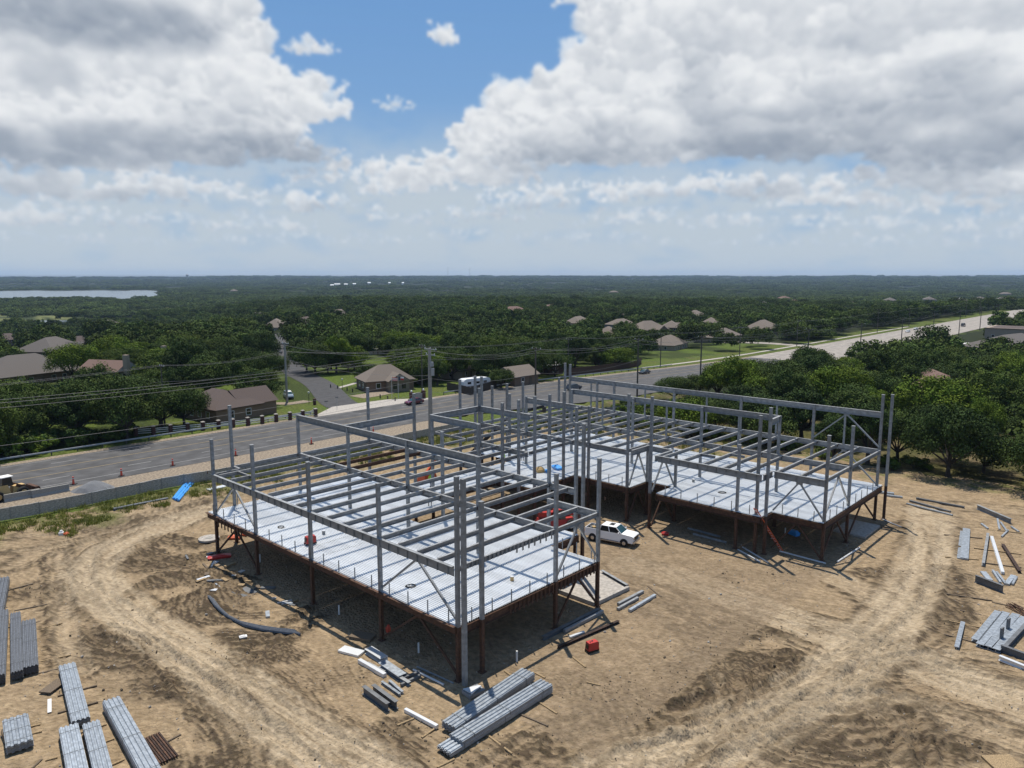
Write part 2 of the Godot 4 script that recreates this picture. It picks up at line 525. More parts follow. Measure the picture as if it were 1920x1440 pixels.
func cloud_sky() -> Image:
	var w := 2048
	var h := 1024
	var heaps := cloud_list()
	var shades := cloud_shade()
	# each heap is a crowd of round billows: azimuth, elevation, radius, density
	var g := RandomNumberGenerator.new()
	g.seed = 77
	var bins := {}
	var count := 0
	for b in heaps:
		var area: float = b[2] * b[3]
		var small := area < 1.4
		var flatness := clampf(b[3] / b[2], 0.12, 1.0)
		var n := int(clampf(26.0 + area * 5.0, 26, 230))
		for i in n:
			var an := g.randf() * TAU
			var rr := sqrt(g.randf())
			var x: float = b[0] + cos(an) * rr * b[2] * 0.92
			var y := sin(an) * rr
			if y < 0.0:
				y *= 0.62
			# large billows inside, small ones towards the rim and the top
			var rad: float = b[3] * lerpf(0.46, 0.15, rr) * g.randf_range(0.6, 1.3)
			rad = clampf(rad, 0.16, 2.2)
			if rr > 0.75 and g.randf() < 0.4:
				rad *= 0.6
			var p := [x, b[1] + y * b[3] * 0.9, rad * lerpf(1.5, 1.0, flatness), rad, (g.randf_range(0.45, 0.8) if small else g.randf_range(0.75, 1.0)) * lerpf(0.5, 1.0, clampf(b[3] / 1.3, 0, 1))]
			for bx_ in range(int(floor((p[0] - p[2] * 1.3) / 2.0)), int(floor((p[0] + p[2] * 1.3) / 2.0)) + 1):
				for by_ in range(int(floor((p[1] - p[3] * 1.3) / 2.0)), int(floor((p[1] + p[3] * 1.3) / 2.0)) + 1):
					var key := Vector2i(bx_, by_)
					if not bins.has(key):
						bins[key] = []
					bins[key].append(p)
			count += 1
	var big := FastNoiseLite.new()
	big.seed = 21
	big.noise_type = FastNoiseLite.TYPE_SIMPLEX
	big.frequency = 1.0
	big.fractal_octaves = 5
	big.fractal_gain = 0.55
	var row := PackedByteArray()
	row.resize(w * 3)
	var data := PackedByteArray()
	for j in h:
		var el := 90.0 - (j + 0.5) * 180.0 / h
		var dim := []
		for b in shades:
			if absf(b[1] - el) < b[3] * 1.8:
				dim.append(b)
		# the clear air between the clouds
		var e := clampf(el, 0.0, 90.0)
		var air := Color(0.43, 0.62, 0.845).lerp(Color(0.62, 0.76, 0.90), pow(clampf(1.0 - e / 20.0, 0, 1), 1.2)).lerp(Color(0.73, 0.80, 0.865), pow(clampf(1.0 - e / 7.0, 0, 1), 1.0))
		air = air.lerp(Color(0.26, 0.46, 0.76), clampf((e - 20.0) / 70.0, 0, 1))
		if el < -1.0:
			var low := Color(0.22, 0.24, 0.2)
			for i in w:
				row[i * 3] = int(low.r * 255); row[i * 3 + 1] = int(low.g * 255); row[i * 3 + 2] = int(low.b * 255)
			data.append_array(row)
			continue
		var i := 0
		while i < w:
			var az := fposmod((i + 0.5) * 360.0 / w + 180.0, 360.0) - 180.0   # the panorama's first column lies straight ahead
			var framed := absf(az) < 41.0 and el < 25.0
			var st := 1 if framed else 4
			var ce := cos(deg_to_rad(el))
			var p := Vector3(sin(deg_to_rad(az)) * ce, sin(deg_to_rad(el)), -cos(deg_to_rad(az)) * ce)
			# clouds flatten toward the horizon, so stretch the noise there
			var q := Vector3(p.x * 8.5, (9.0 * el + 150.0 * (1.0 - exp(-el / 9.0))) / 57.3, p.z * 8.5)
			var n1 := big.get_noise_3d(q.x, q.y, q.z)
			var n2 := big.get_noise_3d(q.x * 3.4 + 7.0, q.y * 3.4, q.z * 3.4)
			var clear_ := 1.0
			var nx := 0.0
			var ny := 0.0
			var ws := 0.0001
			var thick := 0.0
			var face := 0.0
			if framed:
				# ragged rims: look the billows up a little off
				var ja := az + n2 * 0.55
				var je := el + n1 * 0.5 + big.get_noise_3d(q.x * 3.4, q.y * 3.4 + 5.0, q.z * 3.4) * 0.45
				for b in bins.get(Vector2i(int(floor(ja / 2.0)), int(floor(je / 2.0))), []):
					var dx: float = (ja - b[0]) / b[2]
					var dy: float = (je - b[1]) / b[3]
					var f := 1.0 - dx * dx - dy * dy
					if f > 0.0:
						var k := S(0.0, 0.55, f) * float(b[4])
						clear_ *= 1.0 - k
						# a billow in front covers those behind it; its upper side is the brighter
						face = lerpf(face, clampf(dy * 0.9 + 0.25 * dx, -1.0, 1.0), S(0.0, 0.35, f) * 0.9)
						var wt := k * k * (0.3 + f) / (0.4 + float(b[3]))
						nx += dx * wt
						ny += dy * wt
						ws += wt
						thick += f
			else:
				var d := big.get_noise_3d(q.x * 0.35 + 3.0, q.y * 0.35, q.z * 0.35) * 1.7 - 0.16 + n1 * 0.3
				clear_ = 1.0 - S(0.0, 0.35, d)
				thick = d * 6.0
			var a := 1.0 - clear_
			var c := air
			if a > 0.004:
				var shade := 0.0
				var soft := nz2.get_noise_3d(q.x * 0.8, q.y * 0.8, q.z * 0.8)
				if framed:
					for b in dim:
						var sx: float = (az - b[0]) / b[2]
						var sy: float = (el - b[1]) / b[3]
						var gg := 1.0 - sx * sx - sy * sy + soft * 0.9 + n1 * 0.35
						if gg > -0.7:
							shade += float(b[4]) * S(-0.7, 1.0, gg) * (1.0 - shade)
				else:
					shade = S(0.5, 3.5, thick)
				var side := ny / ws            # up-facing billow faces catch the light
				var lit := 0.84 + (0.16 * side + 0.20 * face) * (1.0 - 0.35 * shade) - 0.08 * absf(nx / ws) - 0.56 * shade + n2 * 0.12
				lit += 0.12 * (1.0 - S(0.5, 2.5, thick))
				lit = clampf(lit, 0.0, 1.0)
				var cc := Color(0.555, 0.60, 0.665).lerp(Color(0.97, 0.975, 0.98), lit)
				# distance fades them into the air
				cc = cc.lerp(Color(0.79, 0.83, 0.87), pow(clampf(1.0 - e / 9.5, 0, 1), 1.1) * 0.62)
				c = air.lerp(cc, a * 0.97)
			# thin veil near the horizon
			var veil := 0.92 * S(-0.9, 0.3, n1 + 0.15) * S(13.0, 5.5, e) + 0.08
			c = c.lerp(Color(0.775, 0.825, 0.87), clampf(veil, 0, 1) * (1.0 - a))
			for k in st:
				if i + k < w:
					var o := (i + k) * 3
					row[o] = int(clampf(c.r, 0, 1) * 255.0)
					row[o + 1] = int(clampf(c.g, 0, 1) * 255.0)
					row[o + 2] = int(clampf(c.b, 0, 1) * 255.0)
			i += st
		data.append_array(row)
	return Image.create_from_data(w, h, false, Image.FORMAT_RGB8, data)

# ---------------------------------------------------------------- terrain
# the building site, in building coordinates
func in_site(u: float, v: float) -> bool:
	return u > -75.0 and u < 66.0 and v > -75.0 and v < 64.0 and not (v > 44.0 and u < -22.0 + (v - 44.0) * 0.15 and u > -22.0 - (v - 44.0) * 5.0 and false)

func road_near_edge(v: float) -> float:
	return lerpf(78.8, 67.0, S(62, 125, v))

func build_terrain() -> void:
	var azs := PackedFloat32Array()
	var a := -180.0
	while a < 180.0:
		azs.append(a)
		a += 0.42 if absf(a) < 44.0 else 6.0
	azs.append(180.0)
	var rs := PackedFloat32Array()
	var r := 2.0
	while r < 13500.0:
		rs.append(r)
		r *= 1.5 if r < 60.0 else (1.022 if r < 700.0 else 1.045)
	var pts := PackedVector3Array()
	var cols := PackedColorArray()
	for rr in rs:
		for az in azs:
			var x := sin(deg_to_rad(az)) * rr
			var z := -cos(deg_to_rad(az)) * rr
			var y := hgt(x, z)
			var q := uv_of(x, z)
			var n := nz.get_noise_2d(x * 0.03, z * 0.03)
			var n2 := nz.get_noise_2d(x * 0.11 + 40.0, z * 0.11)
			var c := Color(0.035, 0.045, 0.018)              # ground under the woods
			var grass := Color(0.115, 0.165, 0.03)
			if q.x > 66.0 and (q.x < 104.0 or q.y > 24.0) and q.x < 118.0 and q.y > -60.0 and q.y < 900.0:
				c = grass.lerp(Color(0.16, 0.15, 0.05), clampf(0.35 + n2, 0, 1) * 0.6)
			elif q.x >= 104.0 and q.x < 290.0 and q.y < 330.0:
				c = Color(0.06, 0.085, 0.022).lerp(grass, S(-0.15, 0.25, n))
			elif q.y < 140.0 and q.x < 66.0:
				c = Color(0.10, 0.10, 0.035).lerp(Color(0.20, 0.16, 0.09), S(-0.1, 0.4, n2))
			if q.x < -23.0 and q.x > -60.0 and q.y > 86.0 and q.y < 130.0:
				c = grass
			if rr > 1080.0 and rr < 2050.0 and az < -24.0:
				c = Color(0.05, 0.07, 0.024).lerp(Color(0.20, 0.22, 0.08), S(0.0, 0.35, n + nz.get_noise_2d(x * 0.006, z * 0.006) * 1.2) )
			# sunk where the site's own ground and the road lie on it
			if q.x > -70.0 and q.x < 64.0 and q.y > -70.0 and q.y < 88.0:
				y -= 0.8
			elif q.y > -230.0 and q.y < 960.0 and q.x > road_near_edge(q.y) + 0.8 and q.x < 99.0:
				y -= 0.5
			pts.append(Vector3(x, y, z))
			cols.append(c)
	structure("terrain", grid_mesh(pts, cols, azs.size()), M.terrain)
	# the lake
	var wp := PackedVector3Array()
	for ri in [850.0, 1150.0, 1500.0, 2000.0, 2600.0, 3100.0, 3700.0]:
		for az in range(-60, -19, 4):
			wp.append(Vector3(sin(deg_to_rad(az)) * ri, -26.0, -cos(deg_to_rad(az)) * ri))
	structure("lake", grid_mesh(wp, PackedColorArray(), 11), M.water)

# ---------------------------------------------------------------- site ground
var tracks := []

func track(px: Array, width: float, pale: float, rut: float) -> void:
	var pts := []
	var cv := Curve2D.new()
	for i in px.size():
		var p := GH(px[i][0], px[i][1], 0.0)
		pts.append(Vector2(p.x, p.z))
	for i in pts.size():
		var prev: Vector2 = pts[maxi(i - 1, 0)]
		var nxt: Vector2 = pts[mini(i + 1, pts.size() - 1)]
		var tan_ := (nxt - prev) / 6.0
		cv.add_point(pts[i], -tan_, tan_)
	cv.bake_interval = 1.6
	var bp := cv.get_baked_points()
	var box := Rect2(bp[0], Vector2.ZERO)
	for b in bp:
		box = box.expand(b)
	tracks.append({"p": bp, "w": width, "pale": pale, "rut": rut, "box": box.grow(width + 2.5)})

var patches := []
func patch(px: float, py: float, rx: float, ry: float, k: float) -> void:
	var p := GH(px, py, 0.0)
	patches.append([p.x, p.z, rx, ry, k])

func build_site_ground() -> void:
	# haul roads and tyre tracks seen on the photograph
	track([[690, 1450], [520, 1345], [400, 1255], [300, 1195], [215, 1130], [180, 1085], [200, 1040], [270, 1005], [340, 975], [400, 955]], 2.6, 1.0, 1.0)
	track([[560, 1450], [400, 1310], [300, 1230], [230, 1160], [165, 1100], [150, 1060], [175, 1020]], 1.6, 0.45, 1.0)
	track([[1180, 1060], [1280, 1085], [1400, 1130], [1520, 1175], [1640, 1215], [1780, 1270], [1930, 1330]], 2.6, 0.75, 0.7)
	track([[1745, 960], [1745, 1010], [1725, 1070], [1690, 1140], [1640, 1200], [1560, 1270], [1440, 1340], [1300, 1400], [1150, 1450]], 2.8, 0.8, 0.7)
	track([[1560, 1080], [1620, 1110], [1680, 1150], [1720, 1200], [1800, 1260], [1930, 1300]], 2.0, 0.5, 0.6)
	track([[1130, 1100], [1250, 1150], [1330, 1210], [1360, 1290], [1345, 1350], [1300, 1400]], 1.4, 0.1, 1.4)
	track([[1450, 1240], [1380, 1290], [1300, 1330], [1180, 1370], [1050, 1400]], 1.4, 0.0, 1.4)
	track([[1600, 1240], [1480, 1310], [1380, 1370], [1250, 1430]], 1.5, 0.2, 1.2)
	track([[1640, 1215], [1600, 1300], [1500, 1380], [1400, 1450]], 1.6, 0.3, 1.0)
	track([[1290, 1100], [1420, 1150], [1540, 1205], [1650, 1290], [1720, 1380], [1760, 1450]], 1.5, 0.2, 1.0)
	track([[1770, 1070], [1790, 1130], [1770, 1180], [1735, 1210]], 1.2, -0.4, 1.2)
	track([[250, 1040], [300, 1010], [360, 1020], [420, 1010]], 1.2, -0.8, 1.6)
	track([[240, 1060], [330, 1050], [400, 1040]], 1.0, -0.7, 1.4)
	track([[110, 1040], [118, 1120], [125, 1200], [150, 1260]], 1.2, 0.5, 1.2)
	track([[60, 1000], [150, 985], [260, 960], [390, 930]], 1.8, 0.2, 0.6)
	track([[30, 1060], [140, 1010], [260, 975], [380, 950]], 1.8, 0.2, 0.8)
	track([[390, 1330], [470, 1230], [560, 1170], [660, 1110]], 1.3, -0.2, 1.2)
	track([[1680, 960], [1800, 950], [1930, 960]], 2.0, 0.2, 0.6)
	track([[1200, 1440], [1330, 1380], [1500, 1330], [1700, 1330], [1930, 1400]], 1.6, 0.3, 0.8)
	track([[620, 1450], [470, 1340], [360, 1262], [262, 1190], [190, 1120], [163, 1075], [185, 1030], [260, 992], [370, 960]], 0.7, 0.9, 1.3)
	track([[770, 1450], [600, 1370], [470, 1290], [350, 1220], [260, 1160], [205, 1100], [215, 1055], [280, 1020]], 0.7, 0.9, 1.3)
	track([[240, 1120], [300, 1085], [370, 1075], [440, 1085]], 0.8, -0.5, 1.5)
	track([[330, 1130], [400, 1110], [450, 1120]], 0.7, -0.5, 1.4)
	track([[180, 1200], [230, 1215], [280, 1260], [300, 1300]], 0.8, -0.6, 1.6)
	track([[200, 1180], [260, 1200], [320, 1250], [350, 1300]], 0.7, -0.5, 1.4)
	track([[1230, 1060], [1330, 1110], [1450, 1150], [1580, 1180], [1720, 1240], [1930, 1290]], 0.8, 0.3, 1.2)
	track([[1200, 1090], [1320, 1140], [1440, 1190], [1540, 1240], [1640, 1330], [1690, 1450]], 0.8, 0.2, 1.3)
	track([[1930, 1250], [1800, 1230], [1680, 1240], [1560, 1290], [1440, 1370], [1340, 1450]], 0.8, 0.4, 1.2)
	track([[1930, 1370], [1780, 1330], [1640, 1310], [1500, 1320], [1380, 1360], [1260, 1400], [1100, 1430]], 0.8, 0.3, 1.3)
	track([[1300, 1230], [1340, 1280], [1350, 1330], [1330, 1380]], 0.6, 0.5, 1.8)
	track([[1480, 1230], [1420, 1270], [1340, 1310], [1260, 1330]], 0.6, -0.6, 1.8)
	track([[1500, 1250], [1430, 1300], [1350, 1345], [1260, 1370]], 0.6, -0.6, 1.8)
	track([[1480, 1330], [1400, 1370], [1330, 1410], [1280, 1450]], 0.6, -0.5, 1.8)
	track([[1700, 1340], [1720, 1380], [1730, 1430]], 0.7, -0.7, 1.8)
	track([[1660, 1400], [1720, 1390], [1780, 1410]], 0.7, -0.7, 1.6)
	track([[1715, 980], [1722, 1040], [1700, 1110], [1650, 1170], [1570, 1230], [1460, 1290]], 0.8, 0.7, 1.0)
	track([[1768, 980], [1770, 1040], [1752, 1100], [1712, 1160], [1650, 1220], [1560, 1300], [1420, 1370]], 0.8, 0.7, 1.0)
	track([[900, 1450], [1010, 1380], [1150, 1330], [1280, 1300]], 0.8, 0.1, 1.1)
	track([[30, 1010], [130, 1000], [240, 975], [330, 950], [400, 935]], 0.7, 0.3, 1.2)
	track([[20, 1035], [120, 1022], [230, 990], [340, 962]], 0.7, 0.3, 1.2)
	for b in [[290, 1055, 5, 3.2, 1.0], [330, 1085, 4, 2.2, 0.9], [250, 1235, 4.5, 2.6, 1.0], [215, 1195, 3.5, 2.0, 1.0], [285, 1290, 3.2, 2.0, 0.7], [130, 1110, 4, 3.2, 0.8], [60, 1110, 4, 2.4, 0.5], [450, 1200, 4.0, 2.0, 0.9], [380, 1150, 5, 2.4, 0.7], [420, 1440, 4, 2.0, 0.7], [430, 1370, 2.2, 1.6, 0.5],
		[1370, 1190, 4.0, 2.2, 0.9], [1330, 1260, 4.0, 2.6, 1.0], [1400, 1300, 3.6, 2.0, 0.9], [1310, 1340, 4.2, 2.2, 1.0], [1390, 1370, 3.6, 1.6, 0.9], [1480, 1190, 3.4, 1.4, 0.7], [1550, 1185, 2.2, 1.0, 0.8], [1720, 1370, 3.4, 1.6, 1.0], [1690, 1410, 3.4, 1.6, 0.8], [1770, 1150, 2.0, 3.2, 0.7], [1780, 1075, 1.8, 2.6, 0.5], [1130, 1280, 3.5, 2.0, 0.35], [1170, 1310, 3.4, 2.0, 0.4], [1000, 1420, 5, 2.4, 0.3], [740, 1370, 1.8, 1.4, 0.8], [690, 1400, 4.0, 2.0, 0.5],
		[1450, 1240, 3.2, 1.8, 1.0], [1290, 1300, 3.6, 2.0, 1.0], [1430, 1400, 3.4, 1.6, 1.0], [1250, 1355, 3.2, 1.6, 0.9], [1360, 1225, 3.0, 1.4, 1.0], [1580, 1420, 3.0, 1.2, 0.7], [1790, 1410, 3.0, 1.2, 0.7], [480, 1230, 3.4, 1.6, 0.9], [310, 1060, 3.5, 2.0, 1.0], [420, 1090, 3.2, 1.6, 0.8], [1540, 1020, 4, 3, 0.3], [180, 985, 6, 2.5, 0.5], [90, 960, 6, 3, 0.5], [1420, 1080, 6, 1.6, 0.25], [1520, 1420, 6, 1.6, 0.3], [1650, 1075, 2.5, 1.2, 0.8], [1860, 1330, 5, 1.5, 0.2], [600, 1270, 4, 2, 0.25], [900, 1400, 4, 2, 0.2], [1680, 985, 5, 1.6, 0.5]]:
		patch(b[0], b[1], b[2], b[3], b[4])
	var xs := PackedFloat32Array()
	var x := -66.0
	while x < 100.0:
		xs.append(x)
		x += 0.20 if absf(x) < 34.0 else (0.32 if absf(x) < 52.0 else 0.7)
	var zs := PackedFloat32Array()
	var z := -26.0
	while z > -150.0:
		zs.append(z)
		z -= 0.18 if z > -62.0 else (0.26 if z > -85.0 else 0.6)
	var pts := PackedVector3Array()
	var cols := PackedColorArray()
	pts.resize(xs.size() * zs.size())
	cols.resize(pts.size())
	var tan_c := Color(0.375, 0.285, 0.182)
	var pale_c := Color(0.47, 0.385, 0.272)
	var wet_c := Color(0.06, 0.046, 0.031)
	var k := 0
	for zz in zs:
		var row_tracks := []
		for t in tracks:
			if zz > t.box.position.y and zz < t.box.end.y:
				row_tracks.append(t)
		var row_patches := []
		for b in patches:
			if absf(zz - b[1]) < float(b[3]) * 1.4:
				row_patches.append(b)
		for xx in xs:
			var p2 := Vector2(xx, zz)
			var q := uv_of(xx, zz)
			var y := hgt(xx, zz)
			var n := nz.get_noise_2d(xx * 0.06, zz * 0.06)
			var nf := nz.get_noise_2d(xx * 0.35 + 20.0, zz * 0.35)
			# broad drag marks in a slowly turning direction
			var th := lerpf(0.80, lerpf(0.30, -0.62, S(-60.0, -50.0, zz)), S(-6.0, 14.0, xx)) + nz2.get_noise_2d(xx * 0.015, zz * 0.015) * 0.7
			var sa := xx * cos(th) + zz * sin(th)
			var sb := -xx * sin(th) + zz * cos(th)
			var streak := nz.get_noise_2d(sa * 0.055, sb * 0.5)
			var fine := nz.get_noise_2d(sa * 0.17 + 9.0, sb * 1.15)
			var clod := nz2.get_noise_2d(xx * 1.5, zz * 1.5)
			var wet := 0.0
			for b in row_patches:
				if absf(xx - b[0]) > float(b[2]) * 1.4:
					continue
				var dx: float = (xx - b[0]) / b[2]
				var dz: float = (zz - b[1]) / b[3]
				var f := 1.0 - dx * dx - dz * dz
				if f > -0.8:
					wet = maxf(wet, float(b[4]) * S(-0.5, 0.8, f + (n + nf) * 0.9))
			var pale := 0.0
			var dy := 0.0
			for t in row_tracks:
				if not t.box.has_point(p2):
					continue
				var bp: PackedVector2Array = t.p
				var best := 1e9
				var bs := 0.0
				var side := 0.0
				for s in bp.size() - 1:
					var aa := bp[s]
					if absf(aa.x - xx) + absf(aa.y - zz) > 9.0:
						continue
					var ab := bp[s + 1] - aa
					var tt := clampf((p2 - aa).dot(ab) / ab.length_squared(), 0.0, 1.0)
					var dd := p2.distance_squared_to(aa + ab * tt)
					if dd < best:
						best = dd
						bs = (s + tt) * 1.6
						side = signf(ab.cross(p2 - aa))
				if best > 60.0:
					continue
				var dist := sqrt(best)
				var sd := dist * side
				var w: float = t.w
				var inside := 1.0 - S(w * 0.75, w * 1.15, dist + nf * 0.5)
				var grain := nz.get_noise_2d(bs * 0.10 + w, sd * 1.9)
				pale += float(t.pale) * inside * (0.75 + 0.7 * grain)
				# wheel ruts and the spoil beside them
				var rut := exp(-pow((absf(sd) - w * 0.45) / 0.24, 2.0))
				var lip := exp(-pow((dist - w * 1.0) / 0.5, 2.0))
				dy += float(t.rut) * (-0.085 * rut + (0.10 + 0.1 * grain) * lip + 0.05 * grain * inside)
				wet += maxf(0.0, lip * 1.05 * float(t.rut) * S(-0.3, 0.3, grain + n * 0.6 + 0.1))
				wet += rut * 0.62 * float(t.rut) * S(-0.25, 0.25, grain + n * 0.4)
				wet -= inside * 0.35 * maxf(0.0, float(t.pale))
				if t.pale < 0.0:
					wet += inside * -0.6 * float(t.pale)
			wet = clampf(wet * 1.25, 0.0, 1.0)
			var dark := clampf(wet * (0.45 + 1.1 * S(-0.22, 0.20, fine * 1.1 + streak * 0.5 + clod * 0.35)) + 0.42 * S(0.14, 0.42, fine * 0.8 + streak * 0.5 + n * 0.35), 0.0, 1.0) * (1.0 - 0.55 * clampf(pale, 0.0, 1.0))
			var c := tan_c * (1.0 + 0.22 * n + 0.10 * nf + 0.16 * streak + 0.24 * fine + 0.10 * clod)
			c = c.lerp(Color(0.255, 0.195, 0.128), S(0.0, 0.4, -streak + n * 0.6) * 0.45)
			c = c.lerp(pale_c * (1.0 + 0.12 * fine + 0.08 * clod), clampf(pale, 0, 1) * 0.92)
			c = c.lerp(wet_c, dark * 0.93)
			# weeds along the fence and the wood's edge
			var weeds := S(58.5, 64.0, q.x + n * 7.0) * S(-0.35, 0.15, nf + n) * (1.0 - S(30, 45, q.y))
			weeds = maxf(weeds, S(50, 60, q.x + n * 8.0) * S(34, 46, q.y) * S(-0.3, 0.3, nf + n))
			weeds = maxf(weeds, S(63.0, 70.0, q.y + n * 12.0) * S(-0.25, 0.3, nf + n) * 0.85 * S(6, 22, q.x))
			weeds = maxf(weeds, S(82.0, 90.0, q.y + n * 10.0) * S(-0.3, 0.3, nf))
			weeds = maxf(weeds, S(-46.0, -52.0, q.x + n * 6.0) * S(30, 44, q.y) * 0.9)
			c = c.lerp(Color(0.115, 0.135, 0.04), weeds * 0.8)
			y += dy + wet * (0.09 * fine + 0.06 * nf + 0.07 * clod) + 0.05 * n + 0.018 * fine + 0.02 * clod + 0.03 * nf
			y += 0.25 * S(58.0, 62.0, q.x) * (nf + 0.4)
			# the finished pad under the building
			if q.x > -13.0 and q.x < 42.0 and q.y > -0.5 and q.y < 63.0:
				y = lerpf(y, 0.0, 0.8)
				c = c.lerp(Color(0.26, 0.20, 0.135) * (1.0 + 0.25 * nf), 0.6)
			# outside the site it dips under the surrounding land
			y -= 3.0 * (S(66.0, 68.5, q.x) + S(91.0, 95.0, q.y))
			c.a = 1.0
			pts[k] = Vector3(xx, y, zz)
			cols[k] = c
			k += 1
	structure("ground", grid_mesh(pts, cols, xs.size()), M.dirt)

# ---------------------------------------------------------------- roads
func strip(v0: float, v1: float, u0: float, u1: float, lift: float, step := 6.0, taper_near := false) -> ArrayMesh:
	var pts := PackedVector3Array()
	var k := maxi(2, int((v1 - v0) / step) + 1)
	for i in k:
		var v := lerpf(v0, v1, float(i) / (k - 1))
		var ua := road_near_edge(v) if taper_near else u0
		for s in 4:
			var p := P(lerpf(ua, u1, s / 3.0), v, 0)
			# lies at the height of the road's centre line
			var cl := P(88.0, v, 0)
			pts.append(Vector3(p.x, hgt(cl.x, cl.z) + lift, p.z))
	return grid_mesh(pts, PackedColorArray(), 4)

func ribbon(pts_in: Array, width: float, lift: float) -> ArrayMesh:
	var cv := Curve3D.new()
	for i in pts_in.size():
		var prev: Vector3 = pts_in[maxi(i - 1, 0)]
		var nxt: Vector3 = pts_in[mini(i + 1, pts_in.size() - 1)]
		var tn := (nxt - prev) / 6.0
		cv.add_point(pts_in[i], -tn, tn)
	cv.bake_interval = 4.0
	var b := cv.get_baked_points()
	var pts := PackedVector3Array()
	for i in b.size():
		var d := (b[mini(i + 1, b.size() - 1)] - b[maxi(i - 1, 0)])
		d.y = 0
		d = d.normalized()
		var sd := Vector3(-d.z, 0, d.x) * width / 2.0
		for s in 5:
			var p := b[i] + sd * (s / 2.0 - 1.0)
			pts.append(Vector3(p.x, hgt(p.x, p.z) + lift, p.z))
	return grid_mesh(pts, PackedColorArray(), 5)

func build_roads() -> void:
	structure("highway", strip(-220, 262, 81, 99.5, 0.06, 6.0, true), M.asphalt)
	structure("highway_concrete", strip(262, 940, 67, 101, 0.06, 8.0), M.road_concrete)
	structure("road_shoulder", strip(-220, 66, 69.6, 79.4, 0.03), M.dirt_strip)
	structure("road_edge_gravel", strip(-220, 262, 99.2, 101.4, 0.04), M.dirt_strip)
	# painted lines: two yellow lines round the turning lane, white edge lines, broken lane lines
	for d in [[93.0, 0.28, "paint_yellow", -220.0, 262.0], [88.4, 0.28, "paint_yellow", -220.0, 262.0], [98.6, 0.22, "paint_white", -220.0, 262.0], [81.6, 0.22, "paint_white", -220.0, 62.0]]:
		structure("road_marking", strip(d[3], d[4], d[0] - d[1] / 2, d[0] + d[1] / 2, 0.075), M[d[2]])
	var dash := strip(-1.6, 1.6, -0.12, 0.12, 0.0)
	for lane in [85.5, 95.8]:
		var v := -52.0 + (4.0 if lane > 90.0 else 0.0)
		while v < 255.0:
			structure("road_marking", strip(v, v + 3.6, lane - 0.13, lane + 0.13, 0.075, 1.8), M.paint_white)
			v += 12.0
	for lane in [74.0, 79.5, 90.5, 95.5]:
		structure("road_marking", strip(262, 900, lane - 0.12, lane + 0.12, 0.075, 10.0), M.paint_white)
	# side street, its concrete mouth, drives and paths
	var st := [P(97, 66, 0), P(108, 64.0, 0), G(600, 722), G(555, 697), G(538, 676), G(526, 655), G(521, 640), G(518, 626)]
	structure("side_street", ribbon(st, 8.2, 0.08), M.asphalt_dark)
	var mouth := MB.new()
	var q := []
	for p in [[101.5, 53.0], [101.5, 83.0], [106.5, 76.0], [107.5, 61.0]]:
		var w := P(p[0], p[1], 0)
		q.append(Vector3(w.x, hgt(w.x, w.z) + 0.1, w.z))
	mouth.quad(q[0], q[3], q[2], q[1])
	var q2 := []
	for p in [[99.3, 52.0], [99.3, 86.0], [101.6, 83.2], [101.6, 52.9]]:
		var w := P(p[0], p[1], 0)
		q2.append(Vector3(w.x, hgt(w.x, w.z) + 0.1, w.z))
	mouth.quad(q2[0], q2[3], q2[2], q2[1])
	structure("street_apron", mouth.mesh(), M.concrete)
	structure("driveway", ribbon([G(668, 745), G(700, 740), G(735, 733), G(765, 728)], 6.0, 0.07), M.dirt_strip)
	structure("driveway", ribbon([G(480, 764), G(510, 757), G(545, 757), G(578, 752)], 3.4, 0.07), M.dirt_strip)
	structure("garden_path", ribbon([G(632, 728), G(655, 722), G(680, 715), G(700, 713)], 1.6, 0.07), M.concrete)
	structure("driveway", ribbon([G(415, 737), G(450, 735), G(495, 727)], 4.0, 0.07), M.concrete)
	structure("driveway", ribbon([G(498, 633), G(505, 632), G(512, 632)], 8.0, 0.07), M.concrete)
	structure("sidewalk", ribbon([P(106, 190, 0), P(106.5, 215, 0), P(107, 250, 0), P(107, 300, 0), P(107, 380, 0), P(107, 520, 0)], 2.0, 0.07), M.concrete)
	structure("driveway", ribbon([P(101, 330, 0), P(120, 334, 0), P(150, 340, 0)], 9.0, 0.06), M.road_concrete)
# ---------------------------------------------------------------- the steel building
func wide_flange(depth: float, width: float) -> ArrayMesh:
	var m := MB.new()
	m.bx(Vector3(0.5, -0.02, 0), Vector3(1, 0.04, width))
	m.bx(Vector3(0.5, -depth / 2.0, 0), Vector3(1, depth - 0.08, 0.035))
	m.bx(Vector3(0.5, -depth + 0.02, 0), Vector3(1, 0.04, width))
	return m.mesh()

func channel_plate(depth: float) -> ArrayMesh:   # a bent edge plate with stiffeners in front
	var m := MB.new()
	m.bx(Vector3(0.5, -depth / 2.0, 0), Vector3(1, depth, 0.05))
	m.bx(Vector3(0.5, -0.025, 0.14), Vector3(1, 0.05, 0.24))
	return m.mesh()

func span(a: Vector3, b: Vector3) -> Transform3D:
	var x := b - a
	var f := x.normalized()
	var up := Vector3.UP if absf(f.y) < 0.95 else Vector3.RIGHT
	var z := f.cross(up).normalized()
	var y := z.cross(f).normalized()
	return Transform3D(Basis(x, y, z), a)

func primer() -> Material:
	return M["primed%d" % rng.randi_range(0, 3)]

func beam(o: Node3D, n: String, mesh: Mesh, m: Material, a: Vector3, b: Vector3, trim := 0.12) -> MeshInstance3D:
	var d := (b - a).normalized() * trim
	return part(o, n, mesh, m, span(a + d, b - d))

